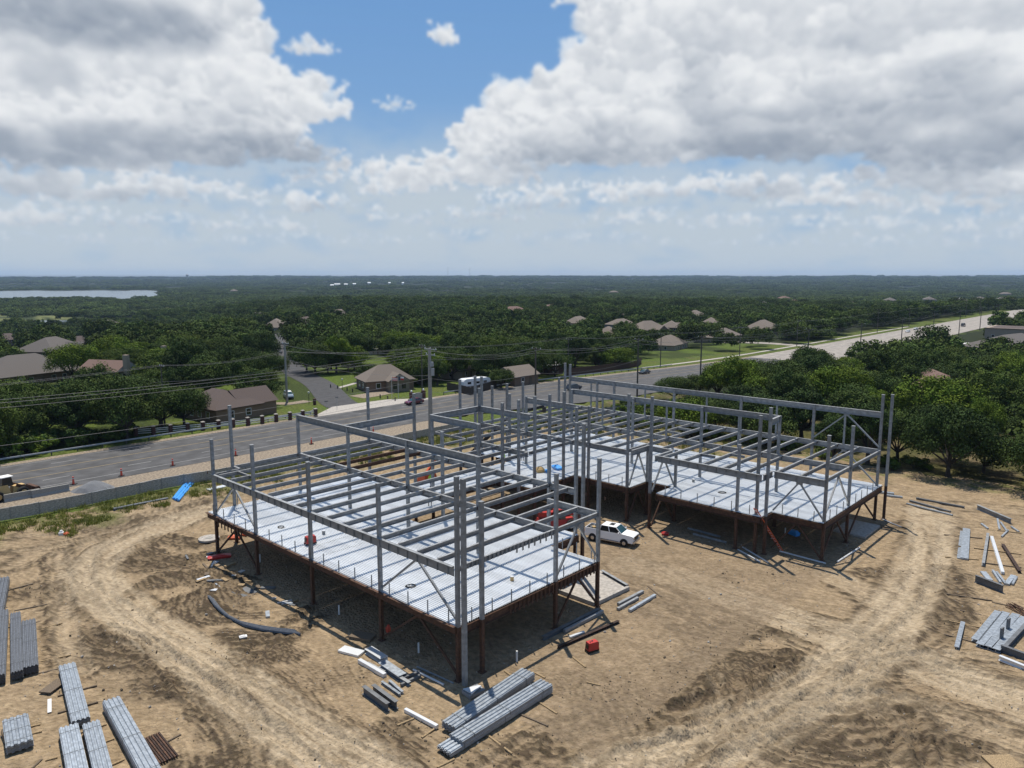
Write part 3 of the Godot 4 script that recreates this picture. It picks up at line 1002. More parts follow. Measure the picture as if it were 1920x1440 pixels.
func build_frame() -> void:
	var o := thing("steel_frame_building", "two storey steel frame under construction with bright galvanised floor deck", "building", P(0, 0, 0))
	o.position = Vector3.ZERO
	var post_unit := MB.new().bx(Vector3(0, 0.5, 0), Vector3(1, 1, 1)).mesh()
	var girder := wide_flange(0.66, 0.26)
	var joist := wide_flange(0.40, 0.20)
	var header := wide_flange(0.72, 0.30)
	var light := wide_flange(0.30, 0.16)
	var edge := channel_plate(0.62)
	var face := channel_plate(0.80)
	var tube := MB.new().bx(Vector3(0.5, 0, 0), Vector3(1, 0.16, 0.16)).mesh()
	# posts: u, v, top
	var posts := [[0, 0, 15.75], [9.3, 0, 13.45], [19.6, 0, 13.45], [29.7, 0, 13.45], [38.4, 0, 12.7], [40, 3, 15.8],
		[0, 11.35, 13.7], [9.3, 11.35, 13.6], [19.5, 11.35, 13.6], [29.7, 11.35, 13.6], [39.9, 11.35, 13.6], [0, 17.4, 13.9], [-0.4, 2.1, 13.5],
		[19.6, 16.2, 13.7], [9.5, 21.8, 13.9], [6.0, 21.8, 15.7], [5.1, 21.8, 15.7], [20.0, 22.0, 13.6], [28.3, 22.4, 13.6], [31.0, 21.9, 15.9], [40, 21.7, 15.75],
		[19.7, 25.6, 15.6], [19.7, 28.4, 15.6], [19.7, 31.3, 15.7], [19.7, 34.1, 15.6], [19.7, 36.9, 15.6], [28.3, 30.4, 15.9], [37.5, 35.7, 15.6], [37.5, 38.7, 15.8], [37.5, 40.0, 15.6], [37.5, 42.2, 14.0], [37.5, 45.4, 14.0], [37.5, 49.0, 13.9], [31.4, 39.4, 13.8],
		[28.3, 39.4, 13.8], [19.6, 39.4, 13.3], [17.6, 39.4, 13.7], [11.6, 39.3, 15.9], [8.2, 39.1, 16.0], [11.2, 43.2, 9.0], [7.3, 43.4, 9.0],
		[28.3, 49.5, 13.6], [17.7, 49.5, 13.5], [7.3, 49.5, 13.5], [-2.7, 49.8, 13.6], [-11.0, 50.0, 13.5],
		[37.5, 57.8, 13.7], [37.6, 59.5, 15.9], [37.5, 60.7, 15.6], [31.8, 60.5, 13.2], [28.5, 60.5, 13.4], [17.8, 60.5, 13.4], [7.3, 60.5, 13.5], [-2.7, 60.5, 13.6], [-10.8, 60.7, 15.75], [-11.6, 61.6, 15.75],
		[-2.6, 39.7, 11.8], [-4.8, 39.8, 15.3], [-5.7, 40.2, 16.2], [-11.1, 42.4, 13.65]]
	for c in posts:
		var s := 0.29
		part(o, "column", post_unit, primer(), Transform3D(Basis(EA * s, Vector3(0, c[2] - DECK - 0.004, 0), EB * s), P(c[0], c[1], DECK + 0.004)))
		var low := part(o, "lower_column", post_unit, M.rust, Transform3D(Basis(EA * s, Vector3(0, DECK, 0), EB * s), P(c[0], c[1], 0)))
		low.set_meta("label", "rust coloured lower column section")
		part(o, "cap_plate", post_unit, M.steel, Transform3D(Basis(EA * 0.36, Vector3(0, 0.03, 0), EB * 0.36), P(c[0], c[1], c[2] + 0.001)))
		part(o, "base_plate", post_unit, M.rust, Transform3D(Basis(EA * 0.55, Vector3(0, 0.05, 0), EB * 0.55), P(c[0], c[1], 0.012)))
	# one grey post runs from the ground outside the near corner
	part(o, "column", post_unit, primer(), Transform3D(Basis(EA * 0.31, Vector3(0, 15.75, 0), EB * 0.31), P(-0.76, -0.08, 0)))
	# roof girders along the long axis: v, u0, u1
	var R := ROOF
	for g in [[11.35, 0, 39.9], [21.8, 6.0, 40], [17.4, 0, 6.0], [30.4, 20, 28.3], [39.4, 11.5, 37.5], [49.5, -11.0, 37.5], [60.5, -10.8, 37.5]]:
		var u0: float = g[1]
		var stops := [u0]
		for s in [9.3, 19.6, 28.3, 29.7, -2.7, 7.3]:
			if s > u0 + 3.0 and s < g[2] - 3.0 and (g[0] > 35.0) == (s in [-2.7, 7.3, 19.6, 28.3]):
				stops.append(s)
		stops.sort()
		stops.append(g[2])
		for i in stops.size() - 1:
			beam(o, "roof_girder", girder, primer(), P(stops[i], g[0], R), P(stops[i + 1], g[0], R), 0.0)
	# the deep face plates of the front edges, in lengths, with stiffeners
	var stiff := MB.new().bx(Vector3(0, -0.40, 0), Vector3(0.05, 0.74, 0.10)).mesh()
	for g in [[-0.16, 0.2, 38.2], [39.4, -5.4, 7.4], [41.9, -11.1, -5.7]]:
		var u: float = g[1]
		while u < g[2] - 0.3:
			var u2 := minf(u + 4.7, g[2])
			part(o, "roof_edge_plate", face, M.steel, span(P(u2, g[0], R + 0.02), P(u, g[0], R + 0.02)))
			u = u2
		u = float(g[1]) + 0.6
		while u < g[2]:
			var b := Basis(EA, Vector3.UP, EA.cross(Vector3.UP))
			part(o, "stiffener", stiff, M.steel, Transform3D(b, P(u, g[0] - 0.07, R)))
			u += 1.17
	# roof joists across: bay v0, v1, first u, last u
	var us := []
	for i in 17:
		us.append(lerpf(0.0, 9.3, i / 4.0) if i < 5 else (lerpf(9.3, 19.5, (i - 4) / 4.0) if i < 9 else lerpf(19.5, 39.9, (i - 8) / 8.0)))
	for i in 17:
		var u: float = us[i]
		if i < 16:
			beam(o, "roof_joist", joist, primer(), P(u, 0, R - 0.02), P(u, 11.35, R - 0.02), 0.14)
		else:
			beam(o, "roof_joist", joist, primer(), P(u, 3, R - 0.02), P(u, 11.35, R - 0.02), 0.14)
		if u > 5.9:
			var rusty := i == 13 or i == 12
			var j := beam(o, "roof_joist", joist, M.rust if rusty else primer(), P(u, 11.35, R - 0.02), P(u, 21.8, R - 0.02), 0.14)
			if rusty:
				j.set_meta("label", "dark rusty roof joist among grey ones")
		else:
			beam(o, "roof_joist", joist, primer(), P(u, 11.35, R - 0.02), P(u, 17.4, R - 0.02), 0.14)
	beam(o, "roof_joist", joist, primer(), P(38.2, 0, R - 0.02), P(38.2, 3, R - 0.02), 0.14)
	beam(o, "roof_joist", joist, primer(), P(38.2, 3, R - 0.02), P(39.9, 3, R - 0.02), 0.14)
	for u in [20.0, 22.6, 25.2, 28.0]:
		beam(o, "roof_joist", joist, primer(), P(u, 21.8, R - 0.02), P(u, 30.4, R - 0.02), 0.14)
		beam(o, "roof_joist", joist, primer(), P(u, 30.4, R - 0.02), P(u, 39.4, R - 0.02), 0.14)
	for u in [31.0, 34.0, 37.2]:
		beam(o, "roof_joist", joist, primer(), P(u, 30.6, R - 0.02), P(u, 39.4, R - 0.02), 0.14)
	beam(o, "roof_joist", light, primer(), P(31, 30.6, R - 0.03), P(37.2, 30.6, R - 0.03), 0.14)
	beam(o, "roof_joist", light, primer(), P(31, 21.9, R - 0.03), P(31, 30.6, R - 0.03), 0.14)
	var ur := []
	for i in 20:
		ur.append(lerpf(-11.0, 37.4, i / 19.0))
	for u in ur:
		beam(o, "roof_joist", joist, primer(), P(u, 49.5, R - 0.02), P(u, 60.5, R - 0.02), 0.14)
		if u > 11.0:
			beam(o, "roof_joist", joist, primer(), P(u, 39.4, R - 0.02), P(u, 49.5, R - 0.02), 0.14)
		elif u > 7.5:
			beam(o, "roof_joist", joist, primer(), P(u, 43.2, R - 0.02), P(u, 49.5, R - 0.02), 0.14)
		elif u > -5.6:
			beam(o, "roof_joist", joist, primer(), P(u, 39.4, R - 0.02), P(u, 49.5, R - 0.02), 0.14)
		else:
			beam(o, "roof_joist", joist, primer(), P(u, 42.0, R - 0.02), P(u, 49.5, R - 0.02), 0.14)
	for b in [[11.2, 39.4, 11.2, 43.2], [7.6, 38.9, 7.6, 43.2], [11.2, 43.2, 7.6, 43.2], [-5.5, 39.4, -5.5, 42.0]]:
		beam(o, "roof_girder", girder, primer(), P(b[0], b[1], R), P(b[2], b[3], R), 0.15)
	# trimmer angles between joists
	for t in [[2.3, 34.0, 37.4], [14.6, 21.9, 24.6], [15.4, 12.0, 14.4], [25.0, 22.6, 25.2], [53.0, 12.2, 14.6], [56.0, 12.2, 14.6], [45.0, 22.4, 25.0], [44.0, 2.3, 4.6], [46.5, -0.2, 2.1]]:
		beam(o, "trimmer", light, primer(), P(t[1], t[0], R - 0.05), P(t[2], t[0], R - 0.05), 0.12)
	# hangers under the near roof edge
	for i in 7:
		part(o, "hanger", post_unit, M.steel, Transform3D(Basis(EA * 0.06, Vector3(0, 0.75, 0), EB * 0.14), P(-0.06, 6.4 + i * 0.72, R - 0.75)))
	for i in 24:
		part(o, "clip_angle", post_unit, M.steel, Transform3D(Basis(EA * 0.10, Vector3(0, 0.42, 0), EB * 0.16), P(-0.08, 0.5 + i * 0.46, R - 0.42)))
	for v in [11.35, 21.8, 49.5, 60.5, 0.0]:
		for k in 17:
			var uu: float = us[k] if v < 25.0 else ur[k + 2]
			part(o, "shear_tab", post_unit, M.rust, Transform3D(Basis(EA * 0.12, Vector3(0, 0.30, 0), EB * 0.05), P(uu, v + (0.05 if v < 1.0 else -0.17), R - 0.37)))
	# upper frames
	for b in [[39.9, 11.35, 29.7, 11.35], [29.7, 11.35, 19.5, 11.35], [19.5, 11.35, 9.3, 11.35], [30.6, 11.5, 30.9, 21.8], [28.3, 22.2, 20.0, 22.2], [28.3, 22.4, 28.3, 30.4], [28.3, 30.4, 19.7, 30.4], [28.3, 39.4, 20.0, 39.4],
		[37.5, 60.5, 28.4, 60.5], [28.4, 60.5, 17.8, 60.5], [17.8, 60.5, 7.3, 60.5], [7.3, 60.5, -2.7, 60.5], [-2.7, 60.5, -10.8, 60.5], [28.6, 49.8, 17.7, 49.8], [17.7, 49.8, 7.3, 49.8], [7.3, 49.8, -2.7, 49.8], [-2.7, 49.8, -2.9, 47.2]]:
		beam(o, "upper_beam", header, primer(), P(b[0], b[1], UPPER), P(b[2], b[3], UPPER), 0.0)
	# short posts between roof and upper beams, and far frame braces
	for c in [[33.0, 60.5], [22.8, 60.5], [12.5, 60.5], [2.2, 60.5], [-6.6, 60.5], [23.0, 49.8], [12.6, 49.8], [2.4, 49.8]]:
		part(o, "upper_post", post_unit, M.steel, Transform3D(Basis(EA * 0.2, Vector3(0, UPPER - ROOF - 0.75, 0), EB * 0.2), P(c[0], c[1], ROOF + 0.02)))
	# chevron braces: end A, end B (u, v), bottom, top
	for b in [[0, 0.1, 9.3, 0.1, DECK, R - 0.7], [0, 0.1, 9.3, 0.1, 0, DECK - 0.6], [29.7, 0.1, 38.4, 0.1, DECK, R - 0.7], [29.7, 0.1, 38.4, 0.1, 0, DECK - 0.6],
		[0, 11.35, 0, 17.4, DECK, R - 0.5], [0, 11.35, 0, 17.4, 0, DECK - 0.6], [11.4, 39.4, 11.3, 43.2, DECK, R - 0.7], [11.4, 39.4, 11.3, 43.2, 0, DECK - 0.6],
		[8.0, 39.2, 7.4, 43.3, DECK, R - 0.7], [8.0, 39.2, 7.4, 43.3, 0, DECK - 0.6], [-5.7, 42.0, -11.1, 42.2, DECK, R - 0.8], [-5.7, 42.0, -11.1, 42.2, 0, DECK - 0.6],
		[-11.0, 42.4, -11.0, 50.0, DECK, R - 0.5], [-11.0, 42.4, -11.0, 50.0, 0, DECK - 0.6], [-2.7, 60.5, -10.8, 60.5, R, UPPER - 0.75], [-2.7, 60.5, -10.8, 60.5, DECK, R - 0.7], [-11.0, 50.0, -10.8, 60.6, 0, DECK - 0.6], [28.5, 60.5, 17.8, 60.5, 0, DECK - 0.6]]:
		var top := P((b[0] + b[2]) / 2.0, (b[1] + b[3]) / 2.0, b[5])
		var m: Material = M.rust if b[4] == 0 else M.steel
		for e in [[b[0], b[1]], [b[2], b[3]]]:
			part(o, "brace", tube, m, span(P(e[0], e[1], b[4] + 0.25), top))
		var gp := MB.new().bx(Vector3(0, -0.12, 0), Vector3(0.7, 0.3, 0.04)).mesh()
		part(o, "gusset", gp, m, Transform3D(span(P(b[0], b[1], 0), P(b[2], b[3], 0)).basis.orthonormalized(), top))
	# floor beams: rust coloured
	for g in [[0.0, -0.05, 0.0, 17.4], [40.0, 0.0, 40.0, 21.8], [5.6, 17.5, 5.6, 21.9], [0.0, 17.45, 5.5, 17.45], [5.6, 21.9, 19.8, 21.9], [0, 11.35, 40, 11.35], [19.9, 22.0, 19.9, 39.4], [20.0, 39.5, 11.4, 39.5], [11.3, 39.5, 11.3, 43.2], [11.3, 43.3, 7.7, 43.3], [7.6, 43.3, 7.6, 39.5],
		[7.5, 39.5, -5.4, 39.5], [-5.5, 39.5, -5.5, 42.0], [-5.5, 42.05, -11.1, 42.05], [-11.15, 42.1, -11.15, 61.6], [-11.1, 61.7, 37.6, 61.7], [37.6, 61.6, 37.6, 39.4], [31.1, 22.0, 31.1, 39.4], [26.0, 22.0, 26.0, 31.0], [26.0, 31.0, 20.0, 31.0], [-11, 49.5, 37.5, 49.5]]:
		beam(o, "floor_beam", girder, M.rust, P(g[0], g[1], DECK - 0.10), P(g[2], g[3], DECK - 0.10), 0.05)
	var u := 0.0
	while u < 39.9:
		var u2 := minf(u + 4.9, 39.9)
		part(o, "floor_edge_plate", edge, M.rust, span(P(u2 - 0.02, -0.22, DECK + 0.09), P(u + 0.02, -0.22, DECK + 0.09)))
		u = u2
	for k in 12:
		var uj := 2.5 + k * 3.1
		if k < 12:
			beam(o, "floor_beam", joist, M.rust, P(uj, 0, DECK - 0.12), P(uj, 11.35, DECK - 0.12), 0.14)
	for k in 15:
		var uk := -9.0 + k * 3.1
		beam(o, "floor_beam", joist, M.rust, P(uk, 43.4 if uk < -5 or (uk > 7 and uk < 11.5) else 39.6, DECK - 0.12), P(uk, 49.5, DECK - 0.12), 0.14)
	# hangers below the near floor edges
	for k in 22:
		part(o, "hanger", post_unit, M.rust, Transform3D(Basis(EA * 0.07, Vector3(0, 0.85, 0), EB * 0.16), P(-0.1, 5.6 + k * 0.53, DECK - 0.93)))
	for k in 8:
		part(o, "hanger", post_unit, M.rust, Transform3D(Basis(EA * 0.16, Vector3(0, 0.9, 0), EB * 0.07), P(32.2 + k * 0.72, -0.3, DECK - 0.98)))
	# guard posts round the floor edge
	var guard := []
	for k in 17:
		guard.append([0.9 + k * 2.36, -0.12])
	for k in 8:
		guard.append([-0.12, 1.3 + k * 2.2])
	for k in 3:
		guard.append([0.8 + k * 1.7, 17.5])
	for k in 4:
		guard.append([12.4 + k * 2.0, 39.4])
	for k in 6:
		guard.append([6.3 - k * 2.1, 39.4])
	for k in 3:
		guard.append([-6.8 - k * 1.7, 41.9])
	for k in 9:
		guard.append([-11.25, 43.6 + k * 2.0])
	for k in 4:
		guard.append([40.1, 1.0 + k * 2.4])
	for g in guard:
		part(o, "guard_post", post_unit, M.steel, Transform3D(Basis(EA * 0.07, Vector3(0, 1.07, 0), EB * 0.07), P(g[0], g[1], DECK + 0.08)))
	# the floor deck: ribbed sheets laid along the long axis
	var sheet := MB.new()
	for i in 4:
		var z0 := i * 0.225 - 0.45
		var prof := [[0.0, 0.0], [0.05, 0.0], [0.068, 0.075], [0.175, 0.075], [0.193, 0.0], [0.225, 0.0]]
		for k in 5:
			sheet.quad(Vector3(0, prof[k][1], z0 + prof[k][0]), Vector3(1, prof[k][1], z0 + prof[k][0]), Vector3(1, prof[k + 1][1], z0 + prof[k + 1][0]), Vector3(0, prof[k + 1][1], z0 + prof[k + 1][0]))
	var sm := sheet.mesh()
	# fields of deck: u0, u1, v0, v1
	for f in [[0.0, 5.6, -0.1, 17.4], [5.6, 19.5, -0.1, 21.8], [19.5, 22.2, -0.1, 13.2], [19.5, 22.2, 18.6, 21.8], [22.2, 31.0, -0.1, 21.8], [31.0, 40.0, -0.1, 21.8], [26.0, 31.0, 22.0, 39.4], [19.9, 26.0, 31.0, 39.4],
		[11.3, 20.0, 39.5, 61.6], [20.0, 28.6, 39.5, 61.6], [28.6, 37.6, 39.5, 61.6], [7.6, 11.3, 43.3, 61.6], [-1.5, 7.6, 39.5, 61.6], [-5.5, -1.5, 39.5, 61.6], [-11.2, -5.5, 42.0, 61.6]]:
		var cnt := int(round((f[3] - f[2]) / 0.9))
		var wdt: float = (f[3] - f[2]) / cnt
		for i in cnt:
			var v: float = f[2] + (i + 0.5) * wdt
			var b := Basis(EA * (f[1] - f[0] - 0.01), Vector3.UP, EB * (wdt / 0.9 * 0.997))
			var s := part(o, "deck_sheet", sm, M["galv%d" % rng.randi_range(0, 3)], Transform3D(b, P(f[0], v, DECK + rng.randf_range(0, 0.004))))
# ---------------------------------------------------------------- things on the site
var ribbed: ArrayMesh
var unit_box: ArrayMesh

func flat(px: float, py: float) -> Vector3:
	return GH(px, py, 0.0)

# a straight bar lying on the ground between two pixels: kind 0 tube, 1 wide flange, 2 plate, 3 channel on its side
func bar(a: Vector3, b: Vector3, w: float, h: float, m: Material, n: String, label: String, cat: String, kind := 0, group := "", lift := 0.03) -> MeshInstance3D:
	var L := a.distance_to(b)
	var mb := MB.new()
	if kind == 1:
		mb.bx(Vector3(L / 2, h - 0.02, 0), Vector3(L, 0.04, w))
		mb.bx(Vector3(L / 2, h / 2, 0), Vector3(L, h - 0.08, 0.04))
		mb.bx(Vector3(L / 2, 0.02, 0), Vector3(L, 0.04, w))
	elif kind == 3:
		mb.bx(Vector3(L / 2, h / 2, 0), Vector3(L, h, 0.04))
		mb.bx(Vector3(L / 2, h - 0.02, w / 2), Vector3(L, 0.04, w - 0.04))
		mb.bx(Vector3(L / 2, 0.02, w / 2), Vector3(L, 0.04, w - 0.04))
	elif kind == 0:
		mb.prism([Vector2(-w / 2, 0.02), Vector2(-w / 2 + 0.02, 0), Vector2(w / 2 - 0.02, 0), Vector2(w / 2, 0.02), Vector2(w / 2, h - 0.02), Vector2(w / 2 - 0.02, h), Vector2(-w / 2 + 0.02, h), Vector2(-w / 2, h - 0.02)], 0, L, Transform3D(Basis(Vector3(0, 0, 1), Vector3(0, 1, 0), Vector3(1, 0, 0)), Vector3.ZERO))
	else:
		mb.bx(Vector3(L / 2, h / 2, 0), Vector3(L, h, w))
	var t := span(a, b)
	t.basis = t.basis.orthonormalized()
	t.origin.y += lift
	var o := part(self, n, mb.mesh(), m, t)
	tag(o, label, cat, group)
	return o

func pbar(c: Array, w: float, h: float, m: String, n: String, label: String, cat: String, kind := 0, group := "", lift := 0.03) -> void:
	bar(flat(c[0], c[1]), flat(c[2], c[3]), w, h, M[m], n, label, cat, kind, group, lift)

func deck_bundle(a: Vector3, b: Vector3, width: float, layers: int, mats: String, label: String, group := "", lift := 0.16) -> Node3D:
	var d := (b - a)
	d.y = 0
	var L := d.length()
	var turn := atan2(-d.z, d.x)
	var o := thing("deck_sheet_bundle", label, "bundle", Vector3(a.x, lift, a.z), turn, group)
	for i in layers:
		var off := Vector3(rng.randf_range(-0.05, 0.05), i * 0.062, rng.randf_range(-0.015, 0.015))
		part(o, "deck_sheet", ribbed, M[mats] if mats == "bundle_dark" else M["bundle%d" % rng.randi_range(0, 2)], Transform3D(Basis(Vector3(L, 0, 0), Vector3.UP, Vector3(0, 0, width)), off))
	var hgt_ := layers * 0.062 + 0.075
	for f in [0.12, 0.5, 0.88]:
		var s := MB.new()
		s.bx(Vector3(L * f, hgt_ - 0.05, 0), Vector3(0.04, 0.012, width + 0.02))
		for e in [-1, 1]:
			s.bx(Vector3(L * f, hgt_ / 2 - 0.03, e * (width / 2 + 0.008)), Vector3(0.04, hgt_, 0.012))
		part(o, "strap", s.mesh(), M.steel_dark)
	return o

func build_site_things() -> void:
	unit_box = MB.new().bx(Vector3(0, 0.5, 0), Vector3.ONE).mesh()
	var rm := MB.new()
	for i in 4:
		var z0 := i * 0.25 - 0.5
		var prof := [[0.0, 0.0], [0.05, 0.0], [0.08, 0.075], [0.19, 0.075], [0.22, 0.0], [0.25, 0.0]]
		for k in 5:
			rm.quad(Vector3(0, prof[k][1], z0 + prof[k][0]), Vector3(1, prof[k][1], z0 + prof[k][0]), Vector3(1, prof[k + 1][1], z0 + prof[k + 1][0]), Vector3(0, prof[k + 1][1], z0 + prof[k + 1][0]))
			for e in [0, 1]:
				rm.quad(Vector3(e, prof[k][1], z0 + prof[k][0]), Vector3(e, prof[k + 1][1], z0 + prof[k + 1][0]), Vector3(e, prof[k + 1][1] - 0.03, z0 + prof[k + 1][0]), Vector3(e, prof[k][1] - 0.03, z0 + prof[k][0]))
	for e in [-0.5, 0.5]:
		rm.quad(Vector3(0, 0, e), Vector3(1, 0, e), Vector3(1, -0.045, e), Vector3(0, -0.045, e))
	ribbed = rm.mesh()
	# bundles of floor deck
	deck_bundle(Vector3(-4.2, 0, -45.4), Vector3(1.2, 0, -52.2), 1.25, 9, "b", "long bright bundle of ribbed deck sheets beside the near corner column")
	deck_bundle(Vector3(-4.3, 0, -43.2), Vector3(2.5, 0, -50.6), 1.25, 5, "b", "low long bundle of ribbed deck sheets with one sheet stack stepped back")
	deck_bundle(Vector3(-3.6, 0, -43.95), Vector3(2.5, 0, -50.6), 1.22, 4, "b", "shorter deck sheet stack lying on top of a longer bundle", "", 0.16 + 0.33)
	deck_bundle(Vector3(-34.1, 0, -53.3), Vector3(-28.9, 0, -46.1), 1.1, 8, "b", "bright deck sheet bundle with a sheet of plywood leaning on it")
	deck_bundle(Vector3(-28.1, 0, -48.4), Vector3(-20.9, 0, -39.9), 1.1, 9, "b", "longest bright deck sheet bundle next to the rusty bars")
	deck_bundle(Vector3(-33.5, 0, -46.4), Vector3(-31.3, 0, -43.5), 1.45, 8, "b", "short wide bundle of bright deck sheets with a weathered board at its side")
	deck_bundle(Vector3(-29.2, 0, -45.2), Vector3(-25.2, 0, -39.6), 1.1, 10, "b", "tall deck sheet bundle packed against a neighbouring bundle on its open side")
	deck_bundle(Vector3(-28.0, 0, -45.7), Vector3(-23.8, 0, -39.8), 1.0, 9, "b", "deck sheet bundle between a tall bundle and the longest one")
	deck_bundle(Vector3(-44.9, 0, -62.0), Vector3(-37.9, 0, -51.2), 0.8, 12, "bundle_dark", "dark grey bundle of narrow steel studs, outermost of its row")
	deck_bundle(Vector3(-43.6, 0, -61.7), Vector3(-37.0, 0, -51.9), 0.75, 11, "bundle_dark", "dark grey bundle of narrow steel studs, middle of its row")
	deck_bundle(Vector3(-41.6, 0, -60.4), Vector3(-36.5, 0, -52.7), 1.0, 10, "bundle_dark", "dark grey bundle of steel studs standing clear of its row")
	deck_bundle(Vector3(-50.0, 0, -69.5), Vector3(-45.4, 0, -61.8), 1.1, 10, "bundle_dark", "dark grey stud bundle lying farther out behind its row")
	# timber bearers
	for c in [[12, 1108, 62, 1095], [27, 1146, 88, 1134], [3, 1180, 76, 1166], [79, 1179, 117, 1169], [77, 1241, 133, 1229], [54, 1268, 119, 1253], [108, 1306, 182, 1286], [108, 1338, 184, 1317], [110, 1388, 200, 1359], [40, 1368, 76, 1359], [44, 1381, 79, 1372], [190, 1395, 214, 1386], [85, 1427, 108, 1421], [208, 1436, 233, 1425], [303, 1397, 339, 1378], [60, 1442, 78, 1425],
		[946, 1259, 963, 1271], [998, 1260, 1022, 1272], [1010, 1317, 1044, 1339], [975, 1340, 1027, 1362], [910, 1376, 960, 1414], [745, 1361, 776, 1348], [791, 1384, 814, 1368], [1070, 1230, 1098, 1252], [1100, 1280, 1126, 1286], [820, 1440, 852, 1424],
		[1770, 1003, 1842, 1010], [1772, 1045, 1835, 1050], [1826, 1028, 1915, 1040], [1845, 1056, 1915, 1065], [1796, 1118, 1862, 1128], [1800, 1145, 1840, 1154], [1780, 1165, 1840, 1178], [1770, 1190, 1830, 1206], [1870, 995, 1915, 1000], [1860, 1130, 1918, 1142], [1215, 1100, 1240, 1120]]:
		pbar(c, 0.14, 0.10, "wood" if (int(c[0]) % 3) else "wood_old", "timber_bearer", ("thin timber bearer among the dark stud bundles" if c[1] < 1290 else "thin timber bearer among the bright short deck bundles") if c[0] < 400 else ("thin timber bearer beside the long deck bundle at the near corner" if c[0] < 1250 else "thin timber bearer under loose steel on the laydown area"), "timber", 0, "timber bearers %d" % (0 if c[0] < 400 and c[1] < 1290 else (1 if c[0] < 400 else (2 if c[0] < 1250 else 3))), -0.01)
	pbar([93, 1312, 93, 1337], 0.24, 0.04, "white_dull", "pale_board", "short pale board lying alone beside the plywood", "board", 2)
	bar(flat(84, 1303), flat(118, 1278), 0.95, 0.10, M.wood_old, "plywood_sheet", "weathered plywood sheets leaning against a deck bundle", "plywood", 2, "", 0.12)
	bar(flat(8, 1378), flat(22, 1414), 0.30, 0.40, M.wood_old, "weathered_board", "weathered brown board set on edge beside the short deck bundle", "board", 2)
	# rusty bars
	var rb := thing("rusty_bar_bundle", "bundle of rusty brown steel bars on timbers", "bundle", Vector3.ZERO)
	for i in 9:
		var dr := (flat(315, 1430) - flat(280, 1385)).normalized()
		var off := Vector3(-dr.z, 0, dr.x) * (i * 0.15 - 0.6)
		var a := flat(280, 1385) + off + Vector3(0, 0.16, 0)
		var b := flat(315, 1430) + off + Vector3(0, 0.16, 0)
		part(rb, "bar", unit_bar(0.10, 0.10), M.rust if i % 2 else M.rust_dark, span(a, b))
	# dark bundle of bent reinforcing bars
	var bb := thing("bent_bar_bundle", "long dark bundle of reinforcing bars bent in a curve on the dirt", "bundle", Vector3.ZERO)
	for i in 10:
		var pts := []
		var rr := []
		for c in [[395, 1124], [408, 1142], [428, 1160], [455, 1173], [490, 1181], [525, 1186], [558, 1190]]:
			var p := flat(c[0], c[1])
			pts.append(p + Vector3((i % 5 - 2) * 0.17, 0.12 + (i / 5) * 0.13, (i % 5 - 2) * 0.16 + rng.randf_range(-0.05, 0.05)))
			rr.append(0.075)
		part(bb, "bar", MB.new().tube(pts, rr, 5).mesh(), M.bundle_dark)
